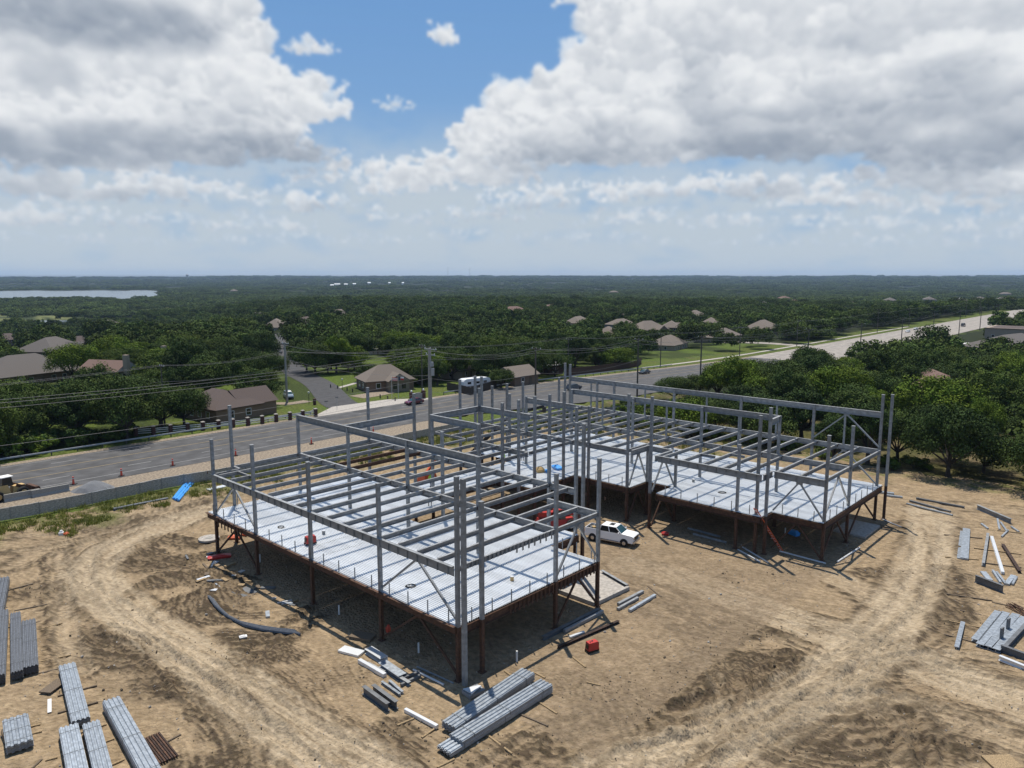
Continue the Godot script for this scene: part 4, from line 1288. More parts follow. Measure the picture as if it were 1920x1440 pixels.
	# loose steel by the near corner: pixel ends, width, height, kind, material, name, label
	for s in [[[640, 1219, 678, 1229], 0.9, 0.18, 2, "galv1", "flashing_stack", "bright stack of flat flashing beside the deck shade", "stack"],
		[[697, 1221, 727, 1240], 0.7, 0.42, 3, "galv2", "steel_channel", "wide bright channel lying above the steel pile", "channel"],
		[[724, 1246, 762, 1272], 0.75, 0.40, 3, "bundle1", "steel_channel", "wide bright channel with ragged edge on the steel pile", "channel"],
		[[674, 1243, 722, 1271], 0.32, 0.32, 0, "galv0", "steel_tube", "long round-edged bright tube at the rim of the pile", "tube"],
		[[690, 1246, 722, 1264], 0.2, 0.2, 0, "steel", "steel_tube", "short grey tube tucked behind the bright long tube", "tube"],
		[[728, 1262, 768, 1287], 0.3, 0.3, 1, "steel", "steel_beam", "grey beam in the middle of the steel pile by the corner", "beam"],
		[[716, 1282, 750, 1306], 0.2, 0.2, 1, "bundle2", "steel_beam", "short bright beam fanned out below the steel pile", "beam"],
		[[730, 1280, 755, 1302], 0.2, 0.2, 1, "bundle0", "steel_beam", "second short bright beam fanned out below the pile", "beam"],
		[[756, 1275, 790, 1262], 0.2, 0.22, 0, "steel_dark", "steel_tube", "dark tube crossing the end of the steel pile", "tube"],
		[[752, 1288, 788, 1270], 0.2, 0.22, 0, "steel_dark", "steel_tube", "second dark tube crossing the end of the pile", "tube"],
		[[682, 1301, 728, 1335], 0.32, 0.62, 1, "steel_dark", "steel_beam", "deep dark grey beam lying apart from the pile", "beam"],
		[[700, 1298, 744, 1331], 0.32, 0.60, 1, "steel_dark", "steel_beam", "deep dark grey beam, second of the pair apart from the pile", "beam"],
		[[760, 1335, 820, 1367], 0.26, 0.26, 0, "galv0", "steel_tube", "bright tube lying end-on to the big deck bundle", "tube"],
		[[775, 1258, 832, 1286], 0.14, 0.14, 0, "galv0", "steel_angle", "thin bright angle along the shade under the front edge", "angle"],
		[[782, 1252, 850, 1283], 0.12, 0.12, 0, "steel", "steel_angle", "thin grey angle along the shade under the front edge", "angle"],
		[[1018, 1201, 1122, 1148], 0.34, 0.34, 1, "steel_dark", "steel_beam", "long grey beam on the ground along the side edge", "beam"],
		[[1058, 1187, 1130, 1150], 0.26, 0.3, 0, "steel", "steel_tube", "grey tube beside the long beam along the side edge", "tube"],
		[[1046, 1217, 1160, 1168], 0.26, 0.22, 1, "rust_dark", "rusty_beam", "long rusty beam lying along the side edge of the building", "beam"],
		[[1068, 1197, 1095, 1187], 0.24, 0.16, 0, "galv0", "steel_tube", "short bright tube between the rusty beam and the shade", "tube"],
		[[1159, 1136, 1205, 1112], 0.3, 0.26, 0, "steel", "steel_tube", "grey tube of a pair beside the concrete pad", "tube"],
		[[1158, 1145, 1196, 1124], 0.26, 0.24, 0, "steel", "steel_tube", "shorter grey tube of the pair beside the concrete pad", "tube"],
		[[1180, 1148, 1228, 1119], 0.3, 0.24, 0, "bundle1", "steel_tube", "bright tube lying farthest from the concrete pad", "tube"],
		[[1130, 1076, 1178, 1104], 0.3, 0.42, 3, "steel", "steel_channel", "grey channel lying along the far rim of the concrete pad", "channel"],
		[[1384, 1032, 1425, 1055], 0.16, 0.12, 0, "galv0", "steel_angle", "bright angle on the ground before the ladder bay", "angle"],
		[[1392, 1027, 1440, 1056], 0.16, 0.12, 0, "galv2", "steel_angle", "second bright angle on the ground before the ladder bay", "angle"],
		[[1462, 1035, 1548, 1058], 0.16, 0.14, 0, "galv0", "steel_angle", "long bright angle on the ground past the ladder foot", "angle"],
		[[1570, 1055, 1612, 1028], 0.16, 0.14, 0, "galv0", "steel_angle", "bright angle on the ground round the far end corner", "angle"],
		[[1655, 975, 1690, 990], 0.14, 0.12, 0, "galv0", "steel_angle", "bright angle by the tall end columns", "angle"],
		[[1290, 992, 1350, 1008], 0.25, 0.2, 0, "steel", "steel_tube", "tube stored in the shade under the raised floor", "tube"],
		[[1300, 1003, 1362, 1019], 0.25, 0.2, 0, "steel", "steel_tube", "second tube stored in the shade under the raised floor", "tube"],
		# the laydown area
		[[1800, 1049, 1806, 998], 0.62, 0.12, 2, "bundle2", "steel_plate", "lower grey plate beside a brighter plate on the laydown area", "plate"],
		[[1808, 1050, 1812, 994], 0.75, 0.20, 2, "bundle0", "steel_plate", "brighter grey plate lying above a lower plate", "plate"],
		[[1843, 1062, 1852, 1005], 0.28, 0.36, 1, "steel", "steel_beam", "slim grey beam lying parallel to the pair of plates", "beam"],
		[[1859, 1009, 1880, 1077], 0.3, 0.25, 1, "galv0", "steel_beam", "bright beam with a saw-toothed row of studs", "beam"],
		[[1880, 1024, 1912, 1075], 0.32, 0.25, 1, "rust_dark", "rusty_beam", "dull brown beam on the laydown area", "beam"],
		[[1828, 1092, 1880, 1112], 0.3, 0.75, 1, "steel_dark", "steel_beam", "deep dark girder lying below the small steel pieces", "beam"],
		[[1843, 1074, 1856, 1090], 0.55, 0.15, 2, "bundle1", "steel_plate", "small bright plate behind the deep dark girder", "plate"],
		[[1861, 1072, 1876, 1095], 0.22, 0.2, 1, "bundle1", "steel_beam", "short bright beam behind the deep dark girder", "beam"],
		[[1868, 1075, 1884, 1096], 0.22, 0.2, 1, "bundle0", "steel_beam", "second short bright beam behind the deep dark girder", "beam"],
		[[1887, 1098, 1900, 1082], 0.45, 0.2, 2, "bundle1", "steel_plate", "small plate standing clear beside the short beams", "plate"],
		[[1898, 1098, 1906, 1084], 0.2, 0.2, 0, "bundle0", "steel_tube", "very short tube beside the small plate", "tube"],
		[[1700, 946, 1786, 968], 0.3, 0.2, 0, "bundle2", "steel_tube", "long bright tube nearest the building on the far laydown", "tube"],
		[[1706, 941, 1782, 962], 0.3, 0.25, 0, "steel_dark", "steel_tube", "long dark tube beside the bright one on the far laydown", "tube"],
		[[1718, 936, 1808, 953], 0.26, 0.24, 0, "steel_dark", "steel_tube", "longest dark tube on the far laydown", "tube"],
		[[1648, 924, 1676, 927], 0.7, 0.2, 2, "bundle0", "steel_plate", "bright plates lying behind the end columns", "plate"],
		[[1660, 930, 1692, 934], 0.5, 0.2, 2, "bundle2", "steel_plate", "bright plate lying a little in front behind the end columns", "plate"],
		[[1832, 955, 1895, 982], 0.34, 0.6, 1, "steel", "steel_beam", "deep grey beam lying above the scattered short tubes", "beam"],
		[[1840, 984, 1852, 993], 0.22, 0.2, 0, "bundle1", "steel_tube", "short bright tube beside the deep grey beam", "tube"],
		[[1870, 975, 1874, 995], 0.22, 0.2, 0, "bundle1", "steel_tube", "short tube lying square to the deep grey beam", "tube"],
		[[1876, 981, 1888, 998], 0.2, 0.18, 0, "bundle0", "steel_tube", "scattered short tube in the middle of its heap", "tube"],
		[[1896, 989, 1910, 999], 0.2, 0.18, 0, "bundle0", "steel_tube", "scattered short tube at the outer end of its heap", "tube"],
		[[1878, 1008, 1890, 996], 0.18, 0.18, 0, "bundle1", "steel_tube", "scattered short tube tilted toward the plates", "tube"],
		[[1793, 1220, 1805, 1172], 0.34, 0.3, 1, "bundle2", "steel_beam", "single grey beam lying alone before the beam row", "beam"],
		[[1828, 1206, 1872, 1152], 0.62, 0.30, 1, "bundle2", "steel_beam", "grey beam at the outer side of the row of wide beams", "beam"],
		[[1837, 1215, 1886, 1154], 0.62, 0.30, 1, "bundle0", "steel_beam", "grey beam second in the row of wide beams", "beam"],
		[[1852, 1219, 1905, 1157], 0.62, 0.30, 1, "bundle2", "steel_beam", "grey beam third in the row of wide beams", "beam"],
		[[1866, 1224, 1921, 1163], 0.62, 0.30, 1, "bundle0", "steel_beam", "grey beam fourth in the row of wide beams with stub plates", "beam"],
		[[1884, 1222, 1930, 1172], 0.3, 0.5, 1, "steel_dark", "steel_beam", "dark deep beam closing the row of wide beams", "beam"],
		[[1876, 1222, 1935, 1244], 0.3, 0.6, 1, "steel_dark", "steel_beam", "dark deep beam lying across the end of the row", "beam"],
		[[1873, 1238, 1932, 1262], 0.3, 0.4, 1, "galv0", "steel_beam", "bright beam lying across in front of the dark deep one", "beam"],
		[[1752, 1112, 1860, 1128], 0.12, 0.12, 0, "wood_old", "steel_rod", "long thin brown rod on the laydown area", "rod"],
		[[213, 958, 315, 938], 0.5, 0.35, 0, "bundle_dark", "steel_tube", "dark long tubes lying along the grass verge", "tube"],
		[[390, 922, 432, 912], 1.0, 0.3, 2, "galv1", "flashing_stack", "bright flashing stack behind the far corner of the floor", "stack"]]:
		pbar(s[0], s[1], s[2], s[4], s[5], s[6], s[7], s[3])
	for c in [[1889, 1185], [1877, 1203]]:
		var st := part(self, "stub_plate", MB.new().bx(Vector3(0, 0.45, 0), Vector3(0.5, 0.9, 0.12)).mesh(), M.steel_dark, Transform3D(Basis(Vector3.UP, 0.6), flat(c[0], c[1]) + Vector3(0, 0.33, 0)))
		tag(st, "dark stub plate standing on the row of wide beams", "plate", "stub plates on the wide beams")
	var rp := thing("rusty_bar_pile", "loose pile of rusty reinforcing bars on the laydown area", "pile", Vector3.ZERO)
	for i in 12:
		var a := flat(1885 + i * 1.5, 1136 + rng.randf_range(-3, 3))
		var b := flat(1924 + i * 2, 1158 + rng.randf_range(-5, 9))
		part(rp, "bar", unit_bar(0.05, 0.05), M.rust, span(a + Vector3(0, 0.05 + i * 0.02, 0), b + Vector3(0, 0.05 + i * 0.02, 0)))
	bar(flat(1852, 1432), flat(1905, 1430), 1.3, 0.1, M.wood, "plywood_sheet", "pale plywood sheets lying alone on open dirt", "plywood", 2)
	var fl := thing("flashing_box", "small open crate of shiny flashing beside the deck bundle", "crate", flat(888, 1300) + Vector3(0, 0.03, 0), 0.7)
	part(fl, "tray", MB.new().bx(Vector3(0, 0.12, 0), Vector3(1.4, 0.24, 1.0)).mesh(), M.steel)
	for i in 5:
		part(fl, "strip", MB.new().box(Transform3D(Basis(Vector3.UP, 0.15 * i - 0.3), Vector3(0, 0.28 + i * 0.03, -0.3 + i * 0.15)), Vector3(1.2, 0.03, 0.16)).mesh(), M.galv1)
	pbar([660, 1193, 700, 1200], 1.1, 0.24, "wood_old", "pallet", "dark timber pallet at the edge of the shade", "pallet", 2)
	pbar([448, 1106, 470, 1116], 1.6, 0.05, "steel_dark", "rubber_mat", "grey mat lying on the sand near the cut strips", "mat", 2)
	# pipes standing in the ground
	for c in [[969, 1240], [785, 1224], [636, 1152], [482, 1060], [488, 1054], [1472, 1003]]:
		var pp := part(self, "drain_pipe", MB.new().tube([Vector3.ZERO, Vector3(0, 0.9, 0)], [0.08, 0.08], 8).mesh(), M.white_dull, Transform3D(Basis.IDENTITY, flat(c[0], c[1]) + Vector3(0, -0.03, 0)))
		tag(pp, "white drain pipe standing upright out of the ground", "pipe", "white drain pipes standing in the ground")
	# a concrete pad and the round lid
	var pad := thing("concrete_pad", "low concrete pad with a raised rim beside the building's end", "slab", Vector3.ZERO)
	var pc := [flat(1050, 1112), flat(1112, 1064), flat(1178, 1106), flat(1115, 1136)]
	var pm := MB.new()
	pm.quad(pc[0] + Vector3(0, 0.18, 0), pc[1] + Vector3(0, 0.18, 0), pc[2] + Vector3(0, 0.18, 0), pc[3] + Vector3(0, 0.18, 0))
	for i in 4:
		pm.quad(pc[i] - Vector3(0, 0.1, 0), pc[i] + Vector3(0, 0.18, 0), pc[(i + 1) % 4] + Vector3(0, 0.18, 0), pc[(i + 1) % 4] - Vector3(0, 0.1, 0))
	part(pad, "slab", pm.mesh(), M.concrete)
	for i in [0, 3]:
		part(pad, "rim", unit_bar(0.3, 0.35), M.concrete, span(pc[i] + Vector3(0, 0.2, 0), pc[(i + 3) % 4] + Vector3(0, 0.2, 0)))
	var pad2 := part(self, "concrete_pad", MB.new().bx(Vector3(0, 0.1, 0), Vector3(3.6, 0.24, 5.5)).mesh(), M.concrete, Transform3D(Basis(Vector3.UP, atan2(-EA.z, EA.x)), P(-10.4, 55.5, 0.0)))
	tag(pad2, "shaded concrete pad under the far end of the floor", "slab")
	var lid := thing("round_lid", "round pale concrete lid lying by the far floor corner", "lid", flat(392, 1012) + Vector3(0, 0.02, 0))
	part(lid, "disc", MB.new().disc(Vector3.ZERO, 1.15, 0.22, 24).mesh(), M.concrete)
	part(lid, "cover", MB.new().disc(Vector3(0, 0.221, 0), 0.4, 0.03, 16).mesh(), M.pole_concrete)
	# machines
	welder(flat(1110, 1221), 0.5, "red engine welder standing on open dirt beside the building")
	welder(GH(582, 1022, DECK) + Vector3(0, 0.08, 0), 0.7, "red engine welder standing on the bright floor deck")
	ladder()
	boom_lift(P(41.5, 33.0, 0.0), 0.9, "orange", "orange boom lift parked inside the frame")
	telehandler(P(16.2, 31.0, 0), 0.4)
	conveyor()
	# coloured odds and ends
	var bag := func(px: float, py: float, h: float, m: String, s: Vector3, n: String, label: String, cat: String) -> void:
		var p := GH(px, py, h)
		var mb := MB.new()
		mb.taper(Vector3.ZERO, Vector3(s.x, s.y * 0.6, s.z), Vector2(-0.06, -0.05))
		mb.taper(Vector3(0.05, s.y * 0.6, 0), Vector3(s.x * 1.06, s.y * 0.4, s.z * 1.04), Vector2(s.x * 0.28, s.z * 0.25))
		tag(part(self, n, mb.mesh(), M[m], Transform3D(Basis(Vector3.UP, px), p + Vector3(0, 0.08 if h > 1.0 else 0.02, 0))), label, cat)
	bag.call(412, 1046, 0.0, "red", Vector3(2.2, 0.35, 0.8), "red_tarp", "red tarp heaped at the foot of the far corner column", "tarp")
	bag.call(440, 1010, 0.0, "orange", Vector3(1.3, 0.4, 0.8), "orange_netting", "orange safety netting heaped under the floor edge", "netting")
	bag.call(463, 1003, 0.0, "orange", Vector3(0.9, 0.35, 0.6), "orange_netting", "small orange netting heap behind a bigger one", "netting")
	bag.call(1247, 1003, 0.0, "red", Vector3(0.7, 0.35, 0.5), "fuel_can", "red fuel can on sunlit dirt at the shade's edge", "can")
	bag.call(1045, 880, DECK, "blue_wrap", Vector3(1.6, 0.5, 0.9), "blue_tarp", "bright blue tarp heaped on the floor deck", "tarp")
	bag.call(1026, 886, DECK, "blue_wrap", Vector3(0.7, 0.35, 0.5), "blue_tarp", "little blue tarp beside the bigger one on deck", "tarp")
	bag.call(1012, 886, DECK, "tan_paint", Vector3(0.9, 0.7, 0.9), "cardboard_box", "brown cardboard box on the floor deck by the blue tarp", "box")
	bag.call(1488, 1003, 0.0, "blue_wrap", Vector3(1.2, 0.6, 0.6), "blue_tarp", "blue tarp in deep shade under the far floor", "tarp")
	bag.call(125, 1004, 0.0, "orange", Vector3(0.5, 0.4, 0.4), "tool_bag", "small orange and grey tool bag alone on open dirt", "bag")
	bag.call(115, 1004, 0.0, "white_dull", Vector3(0.4, 0.6, 0.4), "water_jug", "small pale water jug beside the tool bag", "jug")
	bag.call(456, 1196, 0.0, "white_dull", Vector3(0.5, 0.22, 0.35), "white_sack", "white sack alone below the bent bars", "sack")
	bag.call(728, 1186, 0.0, "cone_orange", Vector3(0.25, 0.7, 0.25), "traffic_cone", "red and white cone at a column foot in shade", "cone")
	# wind-blown offcuts along the front edge
	for i in 30:
		var t := rng.randf()
		var p := P(lerpf(39, 20, t) + rng.randf_range(-1, 1), rng.randf_range(-5.0, -0.6), 0.03)
		var mm: String = ["galv0", "wood", "wood", "steel_dark", "bundle1", "wood_old"][rng.randi_range(0, 5)]
		var s := Vector3(rng.randf_range(0.3, 1.6), rng.randf_range(0.03, 0.22), rng.randf_range(0.08, 0.5))
		var o := part(self, "steel_offcut" if mm.begins_with("g") or mm.begins_with("s") or mm.begins_with("b") else "timber_offcut", MB.new().bx(Vector3(0, s.y / 2, 0), s).mesh(), M[mm], Transform3D(Basis(Vector3.UP, rng.randf() * TAU), p))
		tag(o, "small offcut in the litter along the shaded front edge", "offcut", "offcuts littered along the front edge")
	# grey fabric fence between site and road
	var f := thing("fabric_fence", "grey fabric screen fence between the dirt verge and the site", "fence", Vector3.ZERO)
	var v := -58.0
	while v < 62.0:
		var w := 3.05
		var a := P(67.6 - 0.02 * v + nz2.get_noise_1d(v * 0.05) * 0.7, v, 0)
		var b := P(67.6 - 0.02 * (v + w) + nz2.get_noise_1d((v + w) * 0.05) * 0.7, v + w, 0)
		if v < 26.0 or v > 40.0 or true:
			var pm2 := MB.new()
			var last := a
			for k in range(1, 5):
				var sag := sin(k * 1.7 + v) * 0.05
				var c := a.lerp(b, k / 4.0) + EA * sag * (0.0 if k == 4 else 1.0)
				pm2.quad(last + Vector3(0, 0.1, 0), last + Vector3(0, 1.62, 0), c + Vector3(0, 1.62 + sag * 0.5, 0), c + Vector3(0, 0.1, 0))
				last = c
			part(f, "panel", pm2.mesh(), M.fabric)
		part(f, "post", unit_box, M.steel, Transform3D(Basis(EA * 0.06, Vector3(0, 1.75, 0), EB * 0.06), a - EA * 0.06))
		part(f, "top_rail", unit_bar(0.04, 0.04), M.galv0, span(a + Vector3(0, 1.66, 0), b + Vector3(0, 1.66, 0)))
		v += w
	# blue wrapped pipes
	var bl := thing("blue_pipe_bundle", "bright blue wrapped pipes lying on the grass by the fabric fence", "pipe", Vector3.ZERO)
	for i in 5:
		var a := flat(324 + i * 2.6, 938 + i * 0.6) + Vector3(0, 0.16 + (i % 2) * 0.12, 0)
		var b := flat(351 + i * 2.8, 904 + i * 0.9) + Vector3(0, 0.16 + (i % 2) * 0.12, 0)
		part(bl, "pipe", MB.new().tube([a, b], [0.16, 0.16], 8).mesh(), M.blue_wrap)
	# by the road: channelizing posts, gravel heap, concrete blocks, wheel loader
	var cone := thing("channelizer_post", "orange channelizer post with a black foot on the sandy verge", "traffic cone", Vector3.ZERO, 0.0, "channelizer posts along the verge")
	part(cone, "foot", MB.new().bx(Vector3(0, 0.05, 0), Vector3(0.75, 0.1, 0.75)).mesh(), M.rubber)
	part(cone, "stem", MB.new().tube([Vector3(0, 0.1, 0), Vector3(0, 1.15, 0)], [0.17, 0.10], 10).mesh(), M.cone_orange)
	for h in [0.55, 0.85]:
		part(cone, "stripe", MB.new().tube([Vector3(0, h, 0), Vector3(0, h + 0.13, 0)], [0.155 - h * 0.03, 0.145 - h * 0.03], 10, false).mesh(), M.white_dull)
	var first := true
	for c in [[138, 909], [228, 893], [324, 874], [442, 855], [584, 833], [700, 812]]:
		var p := G(c[0], c[1]) + Vector3(0, 0.04, 0)
		if first:
			cone.position = p
			first = false
		else:
			copy_of(cone, p, rng.randf() * 0.5)
	var heap := MB.new()
	var hp := G(178, 918)
	var rings := [[3.0, 0.0], [2.0, 0.6], [1.0, 1.05], [0.0, 1.35]]
	for i in 3:
		for k in 14:
			var pt := []
			for e in [[i, k], [i, k + 1], [i + 1, k + 1], [i + 1, k]]:
				var an: float = TAU * (e[1] % 14) / 14.0
				var rr: float = rings[e[0]][0] * (1.0 + 0.12 * sin(an * 3.0 + e[0]))
				pt.append(hp + Vector3(cos(an) * rr, rings[e[0]][1], sin(an) * rr * 0.8))
			heap.quad(pt[0], pt[1], pt[2], pt[3])
	tag(part(self, "gravel_heap", heap.mesh(), M.gravel), "heap of blue grey gravel on the verge behind the fence", "gravel heap")
	for c in [[48, 940, 4.2], [102, 931, 4.6]]:
		tag(part(self, "concrete_barrier", MB.new().prism([Vector2(-0.4, 0), Vector2(0.4, 0), Vector2(0.36, 0.15), Vector2(0.16, 0.4), Vector2(0.12, 1.0), Vector2(-0.12, 1.0), Vector2(-0.16, 0.4), Vector2(-0.36, 0.15)], -c[2] / 2, c[2] / 2).mesh(), M.pole_concrete, Transform3D(Basis(Vector3.UP, atan2(EB.x, EB.z)), G(c[0], c[1]) + EA * 1.5 + Vector3(0, 0.04, 0))), "concrete barrier on the verge behind the fence, %s" % ("next to the loader" if c[0] < 60 else "next to the gravel heap"), "barrier")
	loader(G(26, 944) + EA * 3.0)
	workers()
	# coils of cable and bolt kegs left on the floor deck
	for c in [[527, 990, 0.4], [770, 1101, 0.45], [1354, 925, 0.5]]:
		var ring := MB.new()
		var pts := []
		var rr := []
		for k in 29:
			var an := TAU * k / 14.0
			var rad: float = c[2] * (1.0 - 0.008 * k)
			pts.append(Vector3(cos(an) * rad, 0.05 + 0.002 * k, sin(an) * rad * 0.8))
			rr.append(0.035)
		ring.tube(pts, rr, 5)
		tag(part(self, "cable_coil", ring.mesh(), M.black, Transform3D(Basis(Vector3.UP, c[0]), GH(c[0], c[1], DECK) + Vector3(0, 0.05, 0))), "dark coil of cable lying on the bright floor deck", "cable", "cable coils on the deck")
	for c in [[607, 1003], [960, 1090], [1300, 905]]:
		var keg := thing("bolt_keg", "small bolt keg standing on the bright floor deck", "keg", GH(c[0], c[1], DECK) + Vector3(0, 0.065, 0), 0.0, "bolt kegs on the deck")
		part(keg, "drum", MB.new().tube([Vector3.ZERO, Vector3(0, 0.38, 0)], [0.16, 0.17], 10).mesh(), M.tan_paint if int(c[0]) % 3 == 0 else M.steel)
		part(keg, "lid", MB.new().disc(Vector3(0, 0.38, 0), 0.175, 0.02, 10).mesh(), M.galv0)
	# stones and clods
	rng.seed = 61
	var rock := MB.new()
	rock.taper(Vector3(0, -0.3, 0), Vector3(1, 0.6, 0.8), Vector2(-0.1, 0.02))
	rock.taper(Vector3(0.05, 0.3, 0), Vector3(1.15, 0.4, 0.76), Vector2(0.32, 0.25))
	for tone in 2:
		var mm := MultiMesh.new()
		mm.transform_format = MultiMesh.TRANSFORM_3D
		mm.mesh = rock.mesh()
		mm.instance_count = 1300
		for i in 1300:
			var p := Vector3(rng.randf_range(-48, 48), 0, rng.randf_range(-33, -85))
			if tone == 0 and patches.size():
				var b: Array = patches[rng.randi_range(0, patches.size() - 1)]
				p = Vector3(b[0] + rng.randfn() * b[2] * 0.6, 0, b[1] + rng.randfn() * b[3] * 0.6)
			var s := rng.randf_range(0.04, 0.10) if rng.randf() < 0.95 else rng.randf_range(0.12, 0.2)
			mm.set_instance_transform(i, Transform3D(Basis.from_euler(Vector3(rng.randf_range(-0.4, 0.4), rng.randf() * TAU, rng.randf_range(-0.4, 0.4))).scaled(Vector3(s, s * 0.8, s)), p + Vector3(0, 0.03, 0)))
		var o := MultiMeshInstance3D.new()
		o.name = ["dirt_clods", "stones"][tone]
		o.multimesh = mm
		o.material_override = [M.clod, M.concrete][tone]
		add_child(o)
		o.set_meta("kind", "stuff")
		tag(o, ["dark clods of churned soil strewn over the site", "pale stones strewn over the bare dirt"][tone], ["soil", "stones"][tone])

func unit_bar(w: float, h: float) -> ArrayMesh:
	return MB.new().bx(Vector3(0.5, 0, 0), Vector3(1, h, w)).mesh()

func wheel(o: Node3D, at: Vector3, r: float, w: float, rim: Material) -> void:
	var t := MB.new()
	t.tube([at + Vector3(0, 0, -w / 2), at + Vector3(0, 0, -w * 0.38), at + Vector3(0, 0, w * 0.38), at + Vector3(0, 0, w / 2)], [r * 0.86, r, r, r * 0.86], 16)
	var tyre := part(o, "tyre", t.mesh(), M.rubber)
	var rm := MB.new()
	for s in [-1.0, 1.0]:
		rm.tube([at + Vector3(0, 0, s * (w / 2 - 0.02)), at + Vector3(0, 0, s * (w / 2 + 0.012))], [r * 0.6, r * 0.5], 12)
	part(tyre, "rim", rm.mesh(), rim)

func welder(at: Vector3, turn: float, label: String) -> void:
	var o := thing("engine_welder", label, "welder", at, turn)
	o.scale = Vector3.ONE * 0.85
	part(o, "housing", MB.new().taper(Vector3(0, 0.25, 0), Vector3(1.15, 0.75, 0.7), Vector2(0.06, 0.05)).mesh(), M.red)
	part(o, "control_panel", MB.new().bx(Vector3(0.585, 0.6, 0), Vector3(0.04, 0.55, 0.56)).mesh(), M.black)
	part(o, "skid", MB.new().bx(Vector3(0, 0.15, 0.25), Vector3(1.3, 0.2, 0.08)).bx(Vector3(0, 0.15, -0.25), Vector3(1.3, 0.2, 0.08)).bx(Vector3(0, 0.2, 0), Vector3(1.1, 0.08, 0.5)).mesh(), M.black)
	part(o, "exhaust", MB.new().tube([Vector3(-0.3, 0.98, 0.1), Vector3(-0.3, 1.15, 0.1)], [0.04, 0.04], 8).mesh(), M.steel_dark)
	part(o, "lifting_eye", MB.new().bx(Vector3(0, 1.05, 0), Vector3(0.18, 0.12, 0.03)).mesh(), M.steel_dark)
	part(o, "grille", MB.new().bx(Vector3(-0.58, 0.6, 0), Vector3(0.03, 0.45, 0.45)).mesh(), M.black)

func ladder() -> void:
	var top := P(-4.9, 39.2, DECK + 0.9)
	var foot := GH(1466, 1033, 0.0)
	var o := thing("ladder", "orange ladder leaning from the ground to the raised floor", "ladder", Vector3.ZERO)
	var side := (top - foot).cross(Vector3.UP).normalized() * 0.24
	for s in [-1.0, 1.0]:
		part(o, "rail", unit_bar(0.06, 0.10), M.orange, span(foot + side * s, top + side * s))
	for i in 15:
		var p := foot.lerp(top, (i + 0.6) / 15.5)
		part(o, "rung", unit_bar(0.05, 0.05), M.galv0, span(p - side, p + side))

func boom_lift(at: Vector3, turn: float, m: String, label: String) -> void:
	var o := thing("boom_lift", label, "boom lift", at, turn)
	part(o, "chassis", MB.new().taper(Vector3(0, 0.5, 0), Vector3(2.9, 0.6, 1.9), Vector2(0.15, 0.12)).mesh(), M[m])
	part(o, "turntable", MB.new().taper(Vector3(-0.2, 1.1, 0), Vector3(2.6, 0.9, 1.6), Vector2(0.25, 0.2)).mesh(), M[m])
	for x in [-1.05, 1.05]:
		for z in [-0.95, 0.95]:
			wheel(o, Vector3(x, 0.48, z), 0.48, 0.35, M.white_dull)
	part(o, "boom", unit_bar(0.3, 0.36), M[m], span(Vector3(-0.9, 1.9, 0.3), Vector3(1.8, 4.2, 0.3)))
	part(o, "jib", unit_bar(0.2, 0.24), M[m], span(Vector3(1.7, 4.1, 0.3), Vector3(3.4, 3.2, 0.3)))
	var bk := MB.new()
	bk.bx(Vector3(3.7, 2.75, 0.3), Vector3(0.8, 0.06, 1.6))
	for x in [3.32, 4.08]:
		for z in [-0.48, 1.08]:
			bk.bx(Vector3(x, 3.3, z), Vector3(0.05, 1.1, 0.05))
	for y in [3.3, 3.83]:
		for z in [-0.48, 1.08]:
			bk.bx(Vector3(3.7, y, z), Vector3(0.76, 0.045, 0.045))
		for x in [3.32, 4.08]:
			bk.bx(Vector3(x, y, 0.3), Vector3(0.045, 0.045, 1.56))
	part(o, "basket", bk.mesh(), M.steel)

func telehandler(at: Vector3, turn: float) -> void:
	var o := thing("telehandler", "red telehandler parked in the yard beside the white pickup", "telehandler", at, turn)
	part(o, "chassis", MB.new().taper(Vector3(0, 0.7, 0), Vector3(4.6, 0.8, 2.1), Vector2(0.3, 0.15)).mesh(), M.red)
	part(o, "engine_hood", MB.new().taper(Vector3(-0.6, 1.5, -0.6), Vector3(2.4, 0.6, 0.8), Vector2(0.2, 0.12)).mesh(), M.red)
	var cab := part(o, "cab", MB.new().taper(Vector3(0.2, 1.5, 0.62), Vector3(1.5, 1.1, 0.85), Vector2(0.2, 0.1)).mesh(), M.glass)
	part(cab, "roof", MB.new().bx(Vector3(0.2, 2.64, 0.62), Vector3(1.25, 0.08, 0.75)).mesh(), M.red)
	part(o, "boom", unit_bar(0.4, 0.5), M.red, span(Vector3(-2.2, 2.1, 0), Vector3(3.0, 1.7, 0)))
	part(o, "fork_carriage", MB.new().bx(Vector3(3.2, 1.1, 0), Vector3(0.12, 1.2, 1.3)).mesh(), M.steel_dark)
	for z in [-0.4, 0.4]:
		part(o, "fork", MB.new().bx(Vector3(3.9, 0.55, z), Vector3(1.3, 0.06, 0.14)).mesh(), M.steel_dark)
	for x in [-1.6, 1.6]:
		for z in [-1.05, 1.05]:
			wheel(o, Vector3(x, 0.65, z), 0.65, 0.42, M.white_dull)

